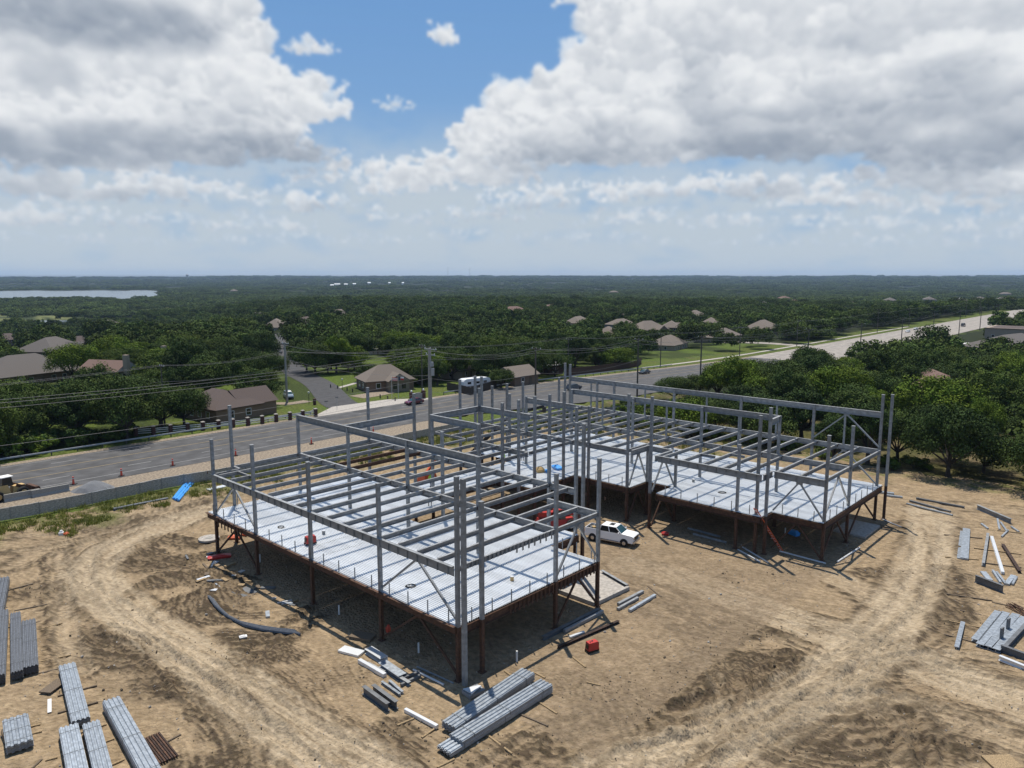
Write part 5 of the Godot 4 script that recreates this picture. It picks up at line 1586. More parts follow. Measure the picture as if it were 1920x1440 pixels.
func conveyor() -> void:
	var o := thing("boom_crane", "dark folded crane boom rising behind the frame beside the utility pole", "crane", Vector3.ZERO)
	var a := P(47, 46, 0.9)
	var b := P(41, 50, 8.2)
	var c := P(37, 53.5, 9.6)
	part(o, "lower_boom", unit_bar(0.5, 0.6), M.black, span(a, b))
	part(o, "upper_boom", unit_bar(0.35, 0.45), M.black, span(b, c))
	part(o, "hook_block", MB.new().taper(c - Vector3(0, 1.0, 0), Vector3(0.5, 0.9, 0.5), Vector2(-0.1, -0.1)).mesh(), M.black)
	part(o, "base", MB.new().taper(a - Vector3(0, 0.95, 0), Vector3(3.2, 1.2, 2.2), Vector2(0.4, 0.3)).mesh(), M.black)
	for s in [-1.0, 1.0]:
		part(o, "outrigger", unit_bar(0.3, 0.3), M.black, span(a - Vector3(0, 0.5, 0), a + EB * 2.4 * s - Vector3(0, 0.75, 0)))

func loader(at: Vector3) -> void:
	var o := thing("wheel_loader", "tan and orange wheel loader parked behind the fabric fence", "loader", at, 1.0)
	part(o, "body", MB.new().taper(Vector3(-1.2, 0.8, 0), Vector3(2.8, 1.3, 1.8), Vector2(0.3, 0.2)).mesh(), M.tan_paint)
	part(o, "front_frame", MB.new().taper(Vector3(1.4, 0.8, 0), Vector3(1.8, 0.9, 1.2), Vector2(0.2, 0.1)).mesh(), M.tan_paint)
	var cab := part(o, "cab", MB.new().taper(Vector3(-0.1, 1.9, 0), Vector3(1.4, 1.2, 1.4), Vector2(0.15, 0.12)).mesh(), M.glass)
	part(cab, "roof", MB.new().bx(Vector3(-0.1, 3.15, 0), Vector3(1.5, 0.1, 1.5)).mesh(), M.white_dull)
	for s in [-0.55, 0.55]:
		part(o, "arm", unit_bar(0.18, 0.4), M.rust, span(Vector3(1.0, 1.8, s), Vector3(3.2, 0.8, s)))
	part(o, "bucket", MB.new().prism([Vector2(3.0, 0.15), Vector2(4.2, 0.1), Vector2(3.9, 0.5), Vector2(3.5, 1.2), Vector2(3.0, 1.2)], -1.3, 1.3).mesh(), M.rust)
	for x in [-1.5, 1.6]:
		for z in [-1.0, 1.0]:
			wheel(o, Vector3(x, 0.75, z), 0.75, 0.5, M.tan_paint)

# ---------------------------------------------------------------- people: one skin over a skeleton of tapered bones
func skin_mesh(bones: Array, cell: float, lo: Vector3, hi: Vector3) -> ArrayMesh:
	var n := Vector3i(((hi - lo) / cell).ceil()) + Vector3i.ONE
	var val := PackedFloat32Array()
	var wh := PackedInt32Array()
	val.resize(n.x * n.y * n.z)
	wh.resize(val.size())
	var k := 0
	for z in n.z:
		for y in n.y:
			for x in n.x:
				var p := lo + Vector3(x, y, z) * cell
				var d := 9.0
				var best := 9.0
				var bi := 0
				for i in bones.size():
					var b: Array = bones[i]
					var ab: Vector3 = b[1] - b[0]
					var t := clampf((p - b[0]).dot(ab) / maxf(ab.length_squared(), 1e-6), 0, 1)
					var e := p.distance_to(b[0] + ab * t) - lerpf(b[2], b[3], t)
					if e < best:
						best = e
						bi = i
					var h := clampf(0.5 + 0.5 * (d - e) / 0.035, 0, 1)
					d = lerpf(d, e, h) - 0.035 * h * (1.0 - h)
				val[k] = d
				wh[k] = bi
				k += 1
	var vid := {}
	var pts := PackedVector3Array()
	var cols := PackedColorArray()
	var idx := PackedInt32Array()
	var at := func(x: int, y: int, z: int) -> int: return (z * n.y + y) * n.x + x
	for z in n.z - 1:
		for y in n.y - 1:
			for x in n.x - 1:
				var s := Vector3.ZERO
				var cnt := 0
				for e in [[0, 0, 0, 1, 0, 0], [0, 1, 0, 1, 1, 0], [0, 0, 1, 1, 0, 1], [0, 1, 1, 1, 1, 1], [0, 0, 0, 0, 1, 0], [1, 0, 0, 1, 1, 0], [0, 0, 1, 0, 1, 1], [1, 0, 1, 1, 1, 1], [0, 0, 0, 0, 0, 1], [1, 0, 0, 1, 0, 1], [0, 1, 0, 0, 1, 1], [1, 1, 0, 1, 1, 1]]:
					var va := val[at.call(x + e[0], y + e[1], z + e[2])]
					var vb := val[at.call(x + e[3], y + e[4], z + e[5])]
					if (va < 0.0) != (vb < 0.0):
						var t := va / (va - vb)
						s += Vector3(x, y, z) + Vector3(e[0], e[1], e[2]).lerp(Vector3(e[3], e[4], e[5]), t)
						cnt += 1
				if cnt:
					vid[Vector3i(x, y, z)] = pts.size()
					pts.append(lo + s / cnt * cell)
					cols.append(bones[wh[at.call(x, y, z)]][4])
	for c in vid:
		for ax in 3:
			var d := Vector3i.ZERO
			d[ax] = 1
			var v0 := val[at.call(c.x, c.y, c.z)]
			var c2: Vector3i = c + d
			var v1 := val[at.call(c2.x, c2.y, c2.z)]
			if (v0 < 0.0) == (v1 < 0.0):
				continue
			var a := Vector3i.ZERO
			var b := Vector3i.ZERO
			a[(ax + 1) % 3] = 1
			b[(ax + 2) % 3] = 1
			if not (vid.has(c - a) and vid.has(c - b) and vid.has(c - a - b)):
				continue
			var q := [vid[c], vid[c - a], vid[c - a - b], vid[c - b]]
			if v0 >= 0.0:
				q.reverse()
			for i in [0, 2, 1, 0, 3, 2]:
				idx.append(q[i])
	var arr := []
	arr.resize(Mesh.ARRAY_MAX)
	arr[Mesh.ARRAY_VERTEX] = pts
	arr[Mesh.ARRAY_COLOR] = cols
	arr[Mesh.ARRAY_INDEX] = idx
	var st := SurfaceTool.new()
	var am := ArrayMesh.new()
	am.add_surface_from_arrays(Mesh.PRIMITIVE_TRIANGLES, arr)
	st.create_from(am, 0)
	st.generate_normals()
	return st.commit()

func workers() -> void:
	var cm := mat("clothes", Color.WHITE, 0.85)
	cm.vertex_color_use_as_albedo = true
	var make := func(at: Vector3, turn: float, vest: Color, legs: Color, label: String, bend: float, arm: float) -> void:
		var o := thing("person", label, "person", at, turn)
		var skin := Color(0.3, 0.18, 0.11)
		var boot := Color(0.06, 0.045, 0.03)
		var hip := Vector3(0, 0.95, 0)
		var neck := hip + Vector3(sin(bend), cos(bend), 0) * 0.52
		var head := neck + Vector3(sin(bend * 0.7), cos(bend * 0.7), 0) * 0.19
		var bones := [[hip, hip + (neck - hip) * 0.55, 0.16, 0.155, vest], [hip + (neck - hip) * 0.55, neck - Vector3(0, 0.06, 0), 0.155, 0.14, vest], [neck, head, 0.055, 0.06, skin], [head, head + Vector3(0.012, 0.09, 0), 0.095, 0.10, skin], [head + Vector3(0.09, 0.02, 0), head + Vector3(0.115, 0.01, 0), 0.02, 0.018, skin]]
		for s in [-1.0, 1.0]:
			var sh := neck + Vector3(0, -0.07, 0.19 * s)
			var el := sh + Vector3(arm * 0.6, -0.27, 0.05 * s)
			var wr := el + Vector3(0.12 + arm * 0.4, -0.2 + arm * 0.15, -0.02 * s)
			bones.append([sh, el, 0.06, 0.048, vest])
			bones.append([el, wr, 0.045, 0.034, skin])
			bones.append([wr, wr + Vector3(0.05, -0.06, 0), 0.036, 0.03, skin])
			var hp := hip + Vector3(0, -0.04, 0.09 * s)
			var kn := hp + Vector3(0.06 + 0.1 * s, -0.43, 0.02 * s)
			var an := kn + Vector3(-0.04, -0.40, 0)
			bones.append([hp, kn, 0.095, 0.068, legs])
			bones.append([kn, an, 0.066, 0.046, legs])
			bones.append([an, an + Vector3(0.17, -0.035, 0), 0.05, 0.038, boot])
		part(o, "body", skin_mesh(bones, 0.05, Vector3(-0.3, -0.1, -0.4), Vector3(0.8, 1.9, 0.4)), cm)
		part(o, "hard_hat", MB.new().tube([head + Vector3(0, 0.10, 0), head + Vector3(0, 0.115, 0), head + Vector3(0, 0.17, 0), head + Vector3(0, 0.215, 0)], [0.15, 0.125, 0.11, 0.05], 12).mesh(), M.hard_hat)
	make.call(GH(808, 916, DECK) + Vector3(0, 0.16, 0), 2.5, Color(0.30, 0.55, 0.05), Color(0.04, 0.05, 0.09), "worker in a yellow green safety vest standing on the floor deck", 0.15, 0.2)
	make.call(GH(806, 952, DECK) + Vector3(0, 0.16, 0), 1.2, Color(0.03, 0.05, 0.10), Color(0.04, 0.045, 0.06), "worker in dark blue clothes bending over on the floor deck", 0.75, 0.35)
	make.call(P(30.2, 37.0, DECK + 0.16), 3.4, Color(0.32, 0.55, 0.06), Color(0.03, 0.035, 0.05), "worker in a yellow green vest among the tall back columns", 0.1, 0.15)
	make.call(P(29.5, 40.0, DECK + 0.16), 4.0, Color(0.35, 0.03, 0.02), Color(0.03, 0.035, 0.05), "worker in a red shirt among the tall back columns", 0.2, 0.25)
# ---------------------------------------------------------------- along the highway
# the point where a pixel column crosses the line u = const
func on_line(px: float, u: float) -> Vector3:
	var d := ray(px, HORIZON)
	d.y = 0
	var q := Vector3.ZERO - ORG
	var t := (u - q.dot(EA)) / d.dot(EA)
	return Vector3(d.x * t, hgt(d.x * t, d.z * t), d.z * t)

func utility_pole(at: Vector3, h: float, r: float, m: Material, label: String, arms: Array, group := "") -> Node3D:
	var o := thing("utility_pole", label, "pole", at, atan2(EB.x, EB.z), group)
	part(o, "shaft", MB.new().tube([Vector3(0, -0.3, 0), Vector3(0, h, 0)], [r, r * 0.62], 10).mesh(), m)
	for a in arms:
		part(o, "crossarm", MB.new().bx(Vector3(0, a[0], 0.2), Vector3(a[1], 0.16, 0.14)).mesh(), M.pole_wood if m != M.pole_concrete else M.galv_rail)
		for k in 3:
			var x: float = (k - 1) * float(a[1]) * 0.44
			part(o, "insulator", MB.new().tube([Vector3(x, a[0] + 0.08, 0.2), Vector3(x, a[0] + 0.34, 0.2)], [0.07, 0.05], 6).mesh(), M.white_dull)
	return o

func wires(label: String, group: String, spans: Array, sag: float) -> void:
	var o := thing("power_line", label, "wire", Vector3.ZERO, 0.0, group)
	for s in spans:
		var pts := []
		var rr := []
		for k in 9:
			var t := k / 8.0
			pts.append(s[0].lerp(s[1], t) - Vector3(0, sag * 4.0 * t * (1.0 - t), 0))
			rr.append(0.019)
		part(o, "wire", MB.new().tube(pts, rr, 4, false).mesh(), M.wire)

func guardrail(v0: float, v1: float, u: float, label: String, curve := []) -> void:
	var o := thing("guardrail", label, "guardrail", Vector3.ZERO)
	var prof := [Vector2(0.0, 0.50), Vector2(0.06, 0.55), Vector2(0.0, 0.63), Vector2(0.06, 0.71), Vector2(0.0, 0.80), Vector2(-0.02, 0.80), Vector2(0.03, 0.71), Vector2(-0.03, 0.63), Vector2(0.03, 0.55), Vector2(-0.02, 0.50)]
	var pts := []
	var v := v0
	while v < v1 + 0.1:
		pts.append(P(u, v, 0))
		v += 4.0
	pts.append_array(curve)
	for i in pts.size() - 1:
		var a: Vector3 = pts[i]
		var b: Vector3 = pts[i + 1]
		a.y = hgt(a.x, a.z) + 0.02
		b.y = hgt(b.x, b.z) + 0.02
		var L := a.distance_to(b)
		var t := span(a, b)
		var basis_ := Basis(t.basis.z, Vector3.UP, t.basis.x / L)
		part(o, "rail", MB.new().prism(prof, 0, L - 0.01).mesh(), M.galv_rail, Transform3D(basis_, a))
		part(o, "post", unit_box, M.pole_wood, Transform3D(Basis(EA * 0.18, Vector3(0, 0.78, 0), EB * 0.16), a + EA * 0.15 - Vector3(0, 0.06, 0)))

func board_fence(pts: Array, h: float, m: Material, label: String) -> void:
	var o := thing("board_fence", label, "fence", Vector3.ZERO)
	for i in pts.size() - 1:
		var a: Vector3 = pts[i]
		var b: Vector3 = pts[i + 1]
		var n := maxi(1, int(a.distance_to(b) / 0.62))
		for k in n:
			var p := a.lerp(b, (k + 0.5) / n)
			p.y = hgt(p.x, p.z)
			var d := (b - a).normalized()
			part(o, "board", unit_box, m, Transform3D(Basis(Vector3(d.x, 0, d.z) * 0.60, Vector3(0, h + rng.randf_range(-0.04, 0.04), 0), Vector3(-d.z, 0, d.x) * 0.05), p))
		part(o, "rail", unit_bar(0.06, 0.1), m, span(Vector3(a.x, hgt(a.x, a.z) + h * 0.75, a.z), Vector3(b.x, hgt(b.x, b.z) + h * 0.75, b.z)))

func build_roadside() -> void:
	# poles on the site's side of the road
	var near := [P(58, -32, 0), on_line(803, 61.5), on_line(1005, 62), on_line(1200, 62.5), on_line(1320, 62), on_line(1523, 64), on_line(1622, 64), on_line(1699, 64), on_line(1758, 64), on_line(1807, 64), on_line(1846, 64), on_line(1878, 64)]
	var nh := [17.4, 17.4, 15.5, 15.5, 15.0, 15, 15, 15, 15, 15, 15, 15]
	for i in near.size():
		if i == 1:
			var p := utility_pole(near[i], 17.4, 0.44, M.pole_concrete, "tall pale concrete utility pole with crossarms and transformer behind the frame", [[17.2, 3.2], [16.2, 2.4]])
			part(p, "transformer", MB.new().tube([Vector3(-0.75, 12.6, 0), Vector3(-0.75, 13.9, 0)], [0.32, 0.32], 10).mesh(), M.galv_rail)
			part(p, "riser_box", MB.new().bx(Vector3(-0.55, 14.6, 0), Vector3(0.5, 0.8, 0.5)).mesh(), M.galv_rail)
		elif i > 1:
			utility_pole(near[i], nh[i], 0.24, M.pole_wood, ["", "", "dark wooden utility pole rising straight behind the frame's back columns", "dark wooden utility pole with a transformer behind the long upper beam", "dark wooden utility pole at the edge of the oak wood"][i] if i < 5 else "dark wooden utility pole standing beside the pale concrete highway on the wood's side", [[nh[i] - 0.4, 2.6]], "" if i < 5 else "poles along the wood's side of the concrete highway")
	# poles across the road
	var far := [on_line(290, 114), on_line(788, 106), on_line(1067, 105), on_line(1243, 105), on_line(1393, 106), on_line(1501, 106), on_line(1652, 106), on_line(1711, 107), on_line(1817, 107), on_line(1843, 107)]
	for i in far.size():
		utility_pole(far[i], [12.5, 13, 12, 12, 12.5, 13, 14, 14, 14, 14][i], 0.19, M.pole_wood, ["weathered utility pole among oaks behind the white rail fence", "slim utility pole beside the brick entry sign", "slim utility pole at the corner of the board fence", "utility pole at the end of the reddish board fence", "utility pole on the grass strip before the hip roofed houses"][i] if i < 5 else "utility pole on the mown verge beyond the pale concrete highway", [[[12.5, 13, 12, 12, 12.5, 13, 14, 14, 14, 14][i] - 0.4, 2.2]], "" if i < 5 else "poles along the mown verge of the concrete highway")
	var side := utility_pole(on_line(528, 121), 14.5, 0.3, M.pole_concrete, "grey utility pole at the mouth of the side street by the parked car", [[14.2, 3.0]])
	# wires
	var sp := []
	for i in near.size() - 1:
		for w in [[17.0, 1.3], [17.0, -1.3], [16.2, 0.5], [12.0, 0.1], [9.6, 0.2]]:
			var dh: float = 17.4 - nh[i]
			var dh2: float = 17.4 - nh[i + 1]
			sp.append([near[i] + Vector3(0, w[0] - dh, 0) + EA * w[1], near[i + 1] + Vector3(0, w[0] - dh2, 0) + EA * w[1]])
	wires("line of thin wires strung along the poles on the building's side", "", sp, 1.1)
	sp = []
	var chain := [P(112, -45, 0), far[0], side.position, far[1], far[2], far[3], far[4], far[5], far[6], far[7], far[8]]
	for i in chain.size() - 1:
		for w in [[12.3, 0.9], [12.3, -0.9], [9.0, 0.1]]:
			sp.append([chain[i] + Vector3(0, w[0], 0) + EA * w[1], chain[i + 1] + Vector3(0, w[0], 0) + EA * w[1]])
	wires("line of thin wires strung along the poles across the highway", "", sp, 0.9)
	sp = []
	for w in [[17.0, 13.8], [16.2, 13.8], [12.5, 10.5]]:
		sp.append([near[1] + Vector3(0, w[0], 0), side.position + Vector3(0, w[1], 0)])
	wires("wires crossing the highway from the concrete pole to the side street", "", sp, 1.2)
	# guardrails
	guardrail(-62, 50, 102.4, "steel guardrail on wooden posts before the white rail fence", [P(102.9, 52.4, 0), P(104.4, 54.4, 0), P(106.8, 55.4, 0)])
	guardrail(91, 205, 102.2, "steel guardrail on posts before the board fences")
	# white rail fence with brick pillars
	var o := thing("pillar_fence", "white three rail fence with dark brick pillars beside the highway", "fence", Vector3.ZERO)
	var pp := []
	for c in [[255, 817], [288, 815], [320, 812], [352, 809], [381, 806.5], [410, 803.5], [437, 801], [465, 798], [492, 794.5], [518, 791], [544, 787.5], [568, 784], [592, 780.5]]:
		pp.append(G(c[0], c[1]))
	for i in pp.size():
		var pl := part(o, "pillar", MB.new().bx(Vector3(0, 0.8, 0), Vector3(0.62, 1.64, 0.62)).mesh(), M.brick_dark, Transform3D(Basis(Vector3.UP, atan2(EB.x, EB.z)), pp[i]))
		part(pl, "cap", MB.new().taper(Vector3(0, 1.62, 0), Vector3(0.72, 0.14, 0.72), Vector2(0.12, 0.12)).mesh(), M.concrete)
		if i:
			for h in [0.45, 0.85, 1.2]:
				part(o, "rail", unit_bar(0.05, 0.13), M.white_dull, span(pp[i - 1] + Vector3(0, h, 0), pp[i] + Vector3(0, h, 0)))
	# entry sign
	var sg := thing("entry_sign", "grey entry sign between two brick pillars with globe lamps on the lawn", "sign", G(783, 749), atan2(EB.x, EB.z) + PI / 2)
	for s in [-1.9, 1.9]:
		var pl := part(sg, "pillar", MB.new().bx(Vector3(s, 1.0, 0), Vector3(0.8, 2.0, 0.8)).mesh(), M.brick_dark)
		part(pl, "globe_lamp", MB.new().tube([Vector3(s, 2.0, 0), Vector3(s, 2.12, 0), Vector3(s, 2.35, 0), Vector3(s, 2.55, 0)], [0.08, 0.2, 0.22, 0.06], 10).mesh(), M.white)
	part(sg, "panel", MB.new().prism([Vector2(-1.5, 0.1), Vector2(1.5, 0.1), Vector2(1.5, 1.4), Vector2(0.8, 1.7), Vector2(-0.8, 1.7), Vector2(-1.5, 1.4)], -0.12, 0.12).mesh(), M.pole_concrete)
	part(sg, "planter", MB.new().bx(Vector3(0, 0.12, 0.45), Vector3(3.0, 0.24, 0.5)).mesh(), M.brick_dark)
	# lamp post, bollards, street sign, mailbox pillar, flags
	var lp := thing("lamp_post", "black garden lamp post with a pale lantern by the side street", "lamp post", G(579.5, 757))
	part(lp, "pole", MB.new().tube([Vector3.ZERO, Vector3(0, 2.5, 0)], [0.06, 0.05], 6).mesh(), M.black)
	part(lp, "lantern", MB.new().taper(Vector3(0, 2.5, 0), Vector3(0.26, 0.4, 0.26), Vector2(-0.05, -0.05)).mesh(), M.white_dull)
	var lp2 := thing("lamp_post", "black garden lamp post on the lawn before the tan roofed house", "lamp post", G(642, 730))
	part(lp2, "pole", MB.new().tube([Vector3.ZERO, Vector3(0, 2.5, 0)], [0.06, 0.05], 6).mesh(), M.black)
	part(lp2, "lantern", MB.new().taper(Vector3(0, 2.5, 0), Vector3(0.26, 0.4, 0.26), Vector2(-0.05, -0.05)).mesh(), M.white_dull)
	for c in [[620, 727], [633, 729], [651, 732.5], [661, 735], [713, 746.5], [727, 749], [741, 752]]:
		tag(part(self, "wooden_bollard", MB.new().tube([Vector3(0, -0.05, 0), Vector3(0, 0.95, 0)], [0.17, 0.15], 7).mesh(), M.pole_wood, Transform3D(Basis.IDENTITY, G(c[0], c[1]))), "short dark wooden bollard on the lawn by the side street", "bollard", "bollards on the lawn")
	var mb := thing("brick_mailbox", "dark brick mailbox pillar at the street corner", "mailbox", G(590, 759))
	part(mb, "pillar", MB.new().bx(Vector3(0, 0.7, 0), Vector3(0.6, 1.5, 0.6)).mesh(), M.brick_dark)
	part(mb, "door", MB.new().bx(Vector3(0, 1.05, 0.31), Vector3(0.3, 0.3, 0.03)).mesh(), M.black)
	for c in [[632, 767, 2.9], [612, 770, 2.3]]:
		var ss := thing("street_sign", "thin street sign post at the corner by the guardrail end" if c[0] > 620 else "thin marker post on the lawn inside the guardrail", "sign", G(c[0], c[1]))
		part(ss, "post", MB.new().tube([Vector3.ZERO, Vector3(0, c[2], 0)], [0.04, 0.04], 6).mesh(), M.galv_rail)
		part(ss, "blade", MB.new().bx(Vector3(0, c[2] - 0.15, 0), Vector3(0.75, 0.2, 0.03)).mesh(), M.steel_dark)
	for k in 2:
		var fp := thing("flagpole", ["thin flagpole with a red and white striped flag on the lawn", "thin flagpole with a blue, white and red flag on the lawn"][k], "flagpole", G(735 + k * 12, 748 - k * 2))
		part(fp, "pole", MB.new().tube([Vector3.ZERO, Vector3(0, 5.6, 0)], [0.05, 0.035], 6).mesh(), M.white_dull)
		var fl := part(fp, "flag", MB.new().box(Transform3D(Basis(Vector3.UP, -0.3), Vector3(0.75, 4.9, -0.2)), Vector3(1.4, 0.02, 0.03)).mesh(), M.white_dull)
		if k == 0:
			for i in 5:
				part(fl, "stripe", MB.new().box(Transform3D(Basis(Vector3.UP, -0.3 + 0.05 * (i % 2)), Vector3(0.75, 4.55 + i * 0.17, -0.2)), Vector3(1.4, 0.165, 0.03)).mesh(), M.red if i % 2 == 0 else M.white_dull)
		else:
			part(fl, "field", MB.new().box(Transform3D(Basis(Vector3.UP, -0.3), Vector3(0.3, 4.85, -0.07)), Vector3(0.5, 0.85, 0.03)).mesh(), M.denim)
			part(fl, "stripe", MB.new().box(Transform3D(Basis(Vector3.UP, -0.3), Vector3(1.0, 5.07, -0.28)), Vector3(0.9, 0.42, 0.03)).mesh(), M.white_dull)
			part(fl, "stripe", MB.new().box(Transform3D(Basis(Vector3.UP, -0.3), Vector3(1.0, 4.64, -0.28)), Vector3(0.9, 0.42, 0.03)).mesh(), M.red)
	# fences of the gardens
	board_fence([G(838, 731), G(882, 741), G(930, 727), G(1000, 709)], 2.1, M.wood_fence, "dark weathered board fence round the camper's yard")
	board_fence([P(107, 146, 0), P(107.5, 170, 0), P(110, 192, 0), P(116, 204, 0)], 2.3, M.wood_red, "long reddish brown board fence beyond the highway under the oaks")
	# fabric fence farther along
	var ff := thing("fabric_fence", "short grey fabric fence at the corner of the oak wood", "fence", Vector3.ZERO)
	for k in 12:
		var a := P(56 - k * 0.7, 96 + k * 4.2, 0)
		var b := P(56 - (k + 1) * 0.7, 96 + (k + 1) * 4.2, 0)
		a.y = hgt(a.x, a.z)
		b.y = hgt(b.x, b.z)
		part(ff, "panel", MB.new().box(Transform3D(span(a, b).basis.orthonormalized(), (a + b) / 2 + Vector3(0, 0.8, 0)), Vector3(a.distance_to(b) - 0.05, 1.5, 0.02)).mesh(), M.fabric)
		part(ff, "post", unit_box, M.steel, Transform3D(Basis(EA * 0.06, Vector3(0, 1.7, 0), EB * 0.06), a))
	# masts and a tank on the skyline
	for c in [[840, 7200.0, 110.0], [881, 7200.0, 105.0]]:
		var m := thing("radio_mast", "hair thin radio mast on the far skyline", "mast", GD(c[0], c[1]), 0.0, "radio masts on the skyline")
		part(m, "lattice", MB.new().tube([Vector3.ZERO, Vector3(0, c[2], 0)], [1.6, 1.2], 3).mesh(), M.steel)
	var wt := thing("water_tower", "tiny water tower on the far skyline above the lake", "water tower", GD(351, 7600.0))
	part(wt, "stem", MB.new().tube([Vector3.ZERO, Vector3(0, 34, 0)], [5.0, 3.5], 8).mesh(), M.siding_grey)
	part(wt, "tank", MB.new().tube([Vector3(0, 30, 0), Vector3(0, 36, 0), Vector3(0, 45, 0), Vector3(0, 50, 0)], [4, 12, 12, 5], 12).mesh(), M.siding_grey)
	for c in [[632, 535, 4300.0, 60.0, 7.0], [648, 534, 4500.0, 40.0, 5.0], [664, 534, 4550.0, 34.0, 5.0], [692, 533, 4600.0, 36.0, 6.0], [622, 537, 4200.0, 36.0, 4.0], [730, 530, 4700.0, 24.0, 4.0], [755, 531, 4650.0, 24.0, 4.0]]:
		var hb := thing("far_hall", "tiny white hall in the distant woods", "building", GD(c[0], c[2]), 0.2, "white halls in the distant woods")
		part(hb, "wall", MB.new().bx(Vector3(0, c[4] + 1, 0), Vector3(c[3] * 0.5, c[4] + 10, 18)).mesh(), M.white)
		part(hb, "roof", MB.new().prism([Vector2(-13, 0), Vector2(13, 0), Vector2(0, 4)], -c[3] / 4 - 1, c[3] / 4 + 1, Transform3D(Basis(Vector3.UP, PI / 2), Vector3(0, c[4] * 1.5 + 6.01, 0))).mesh(), M.white)
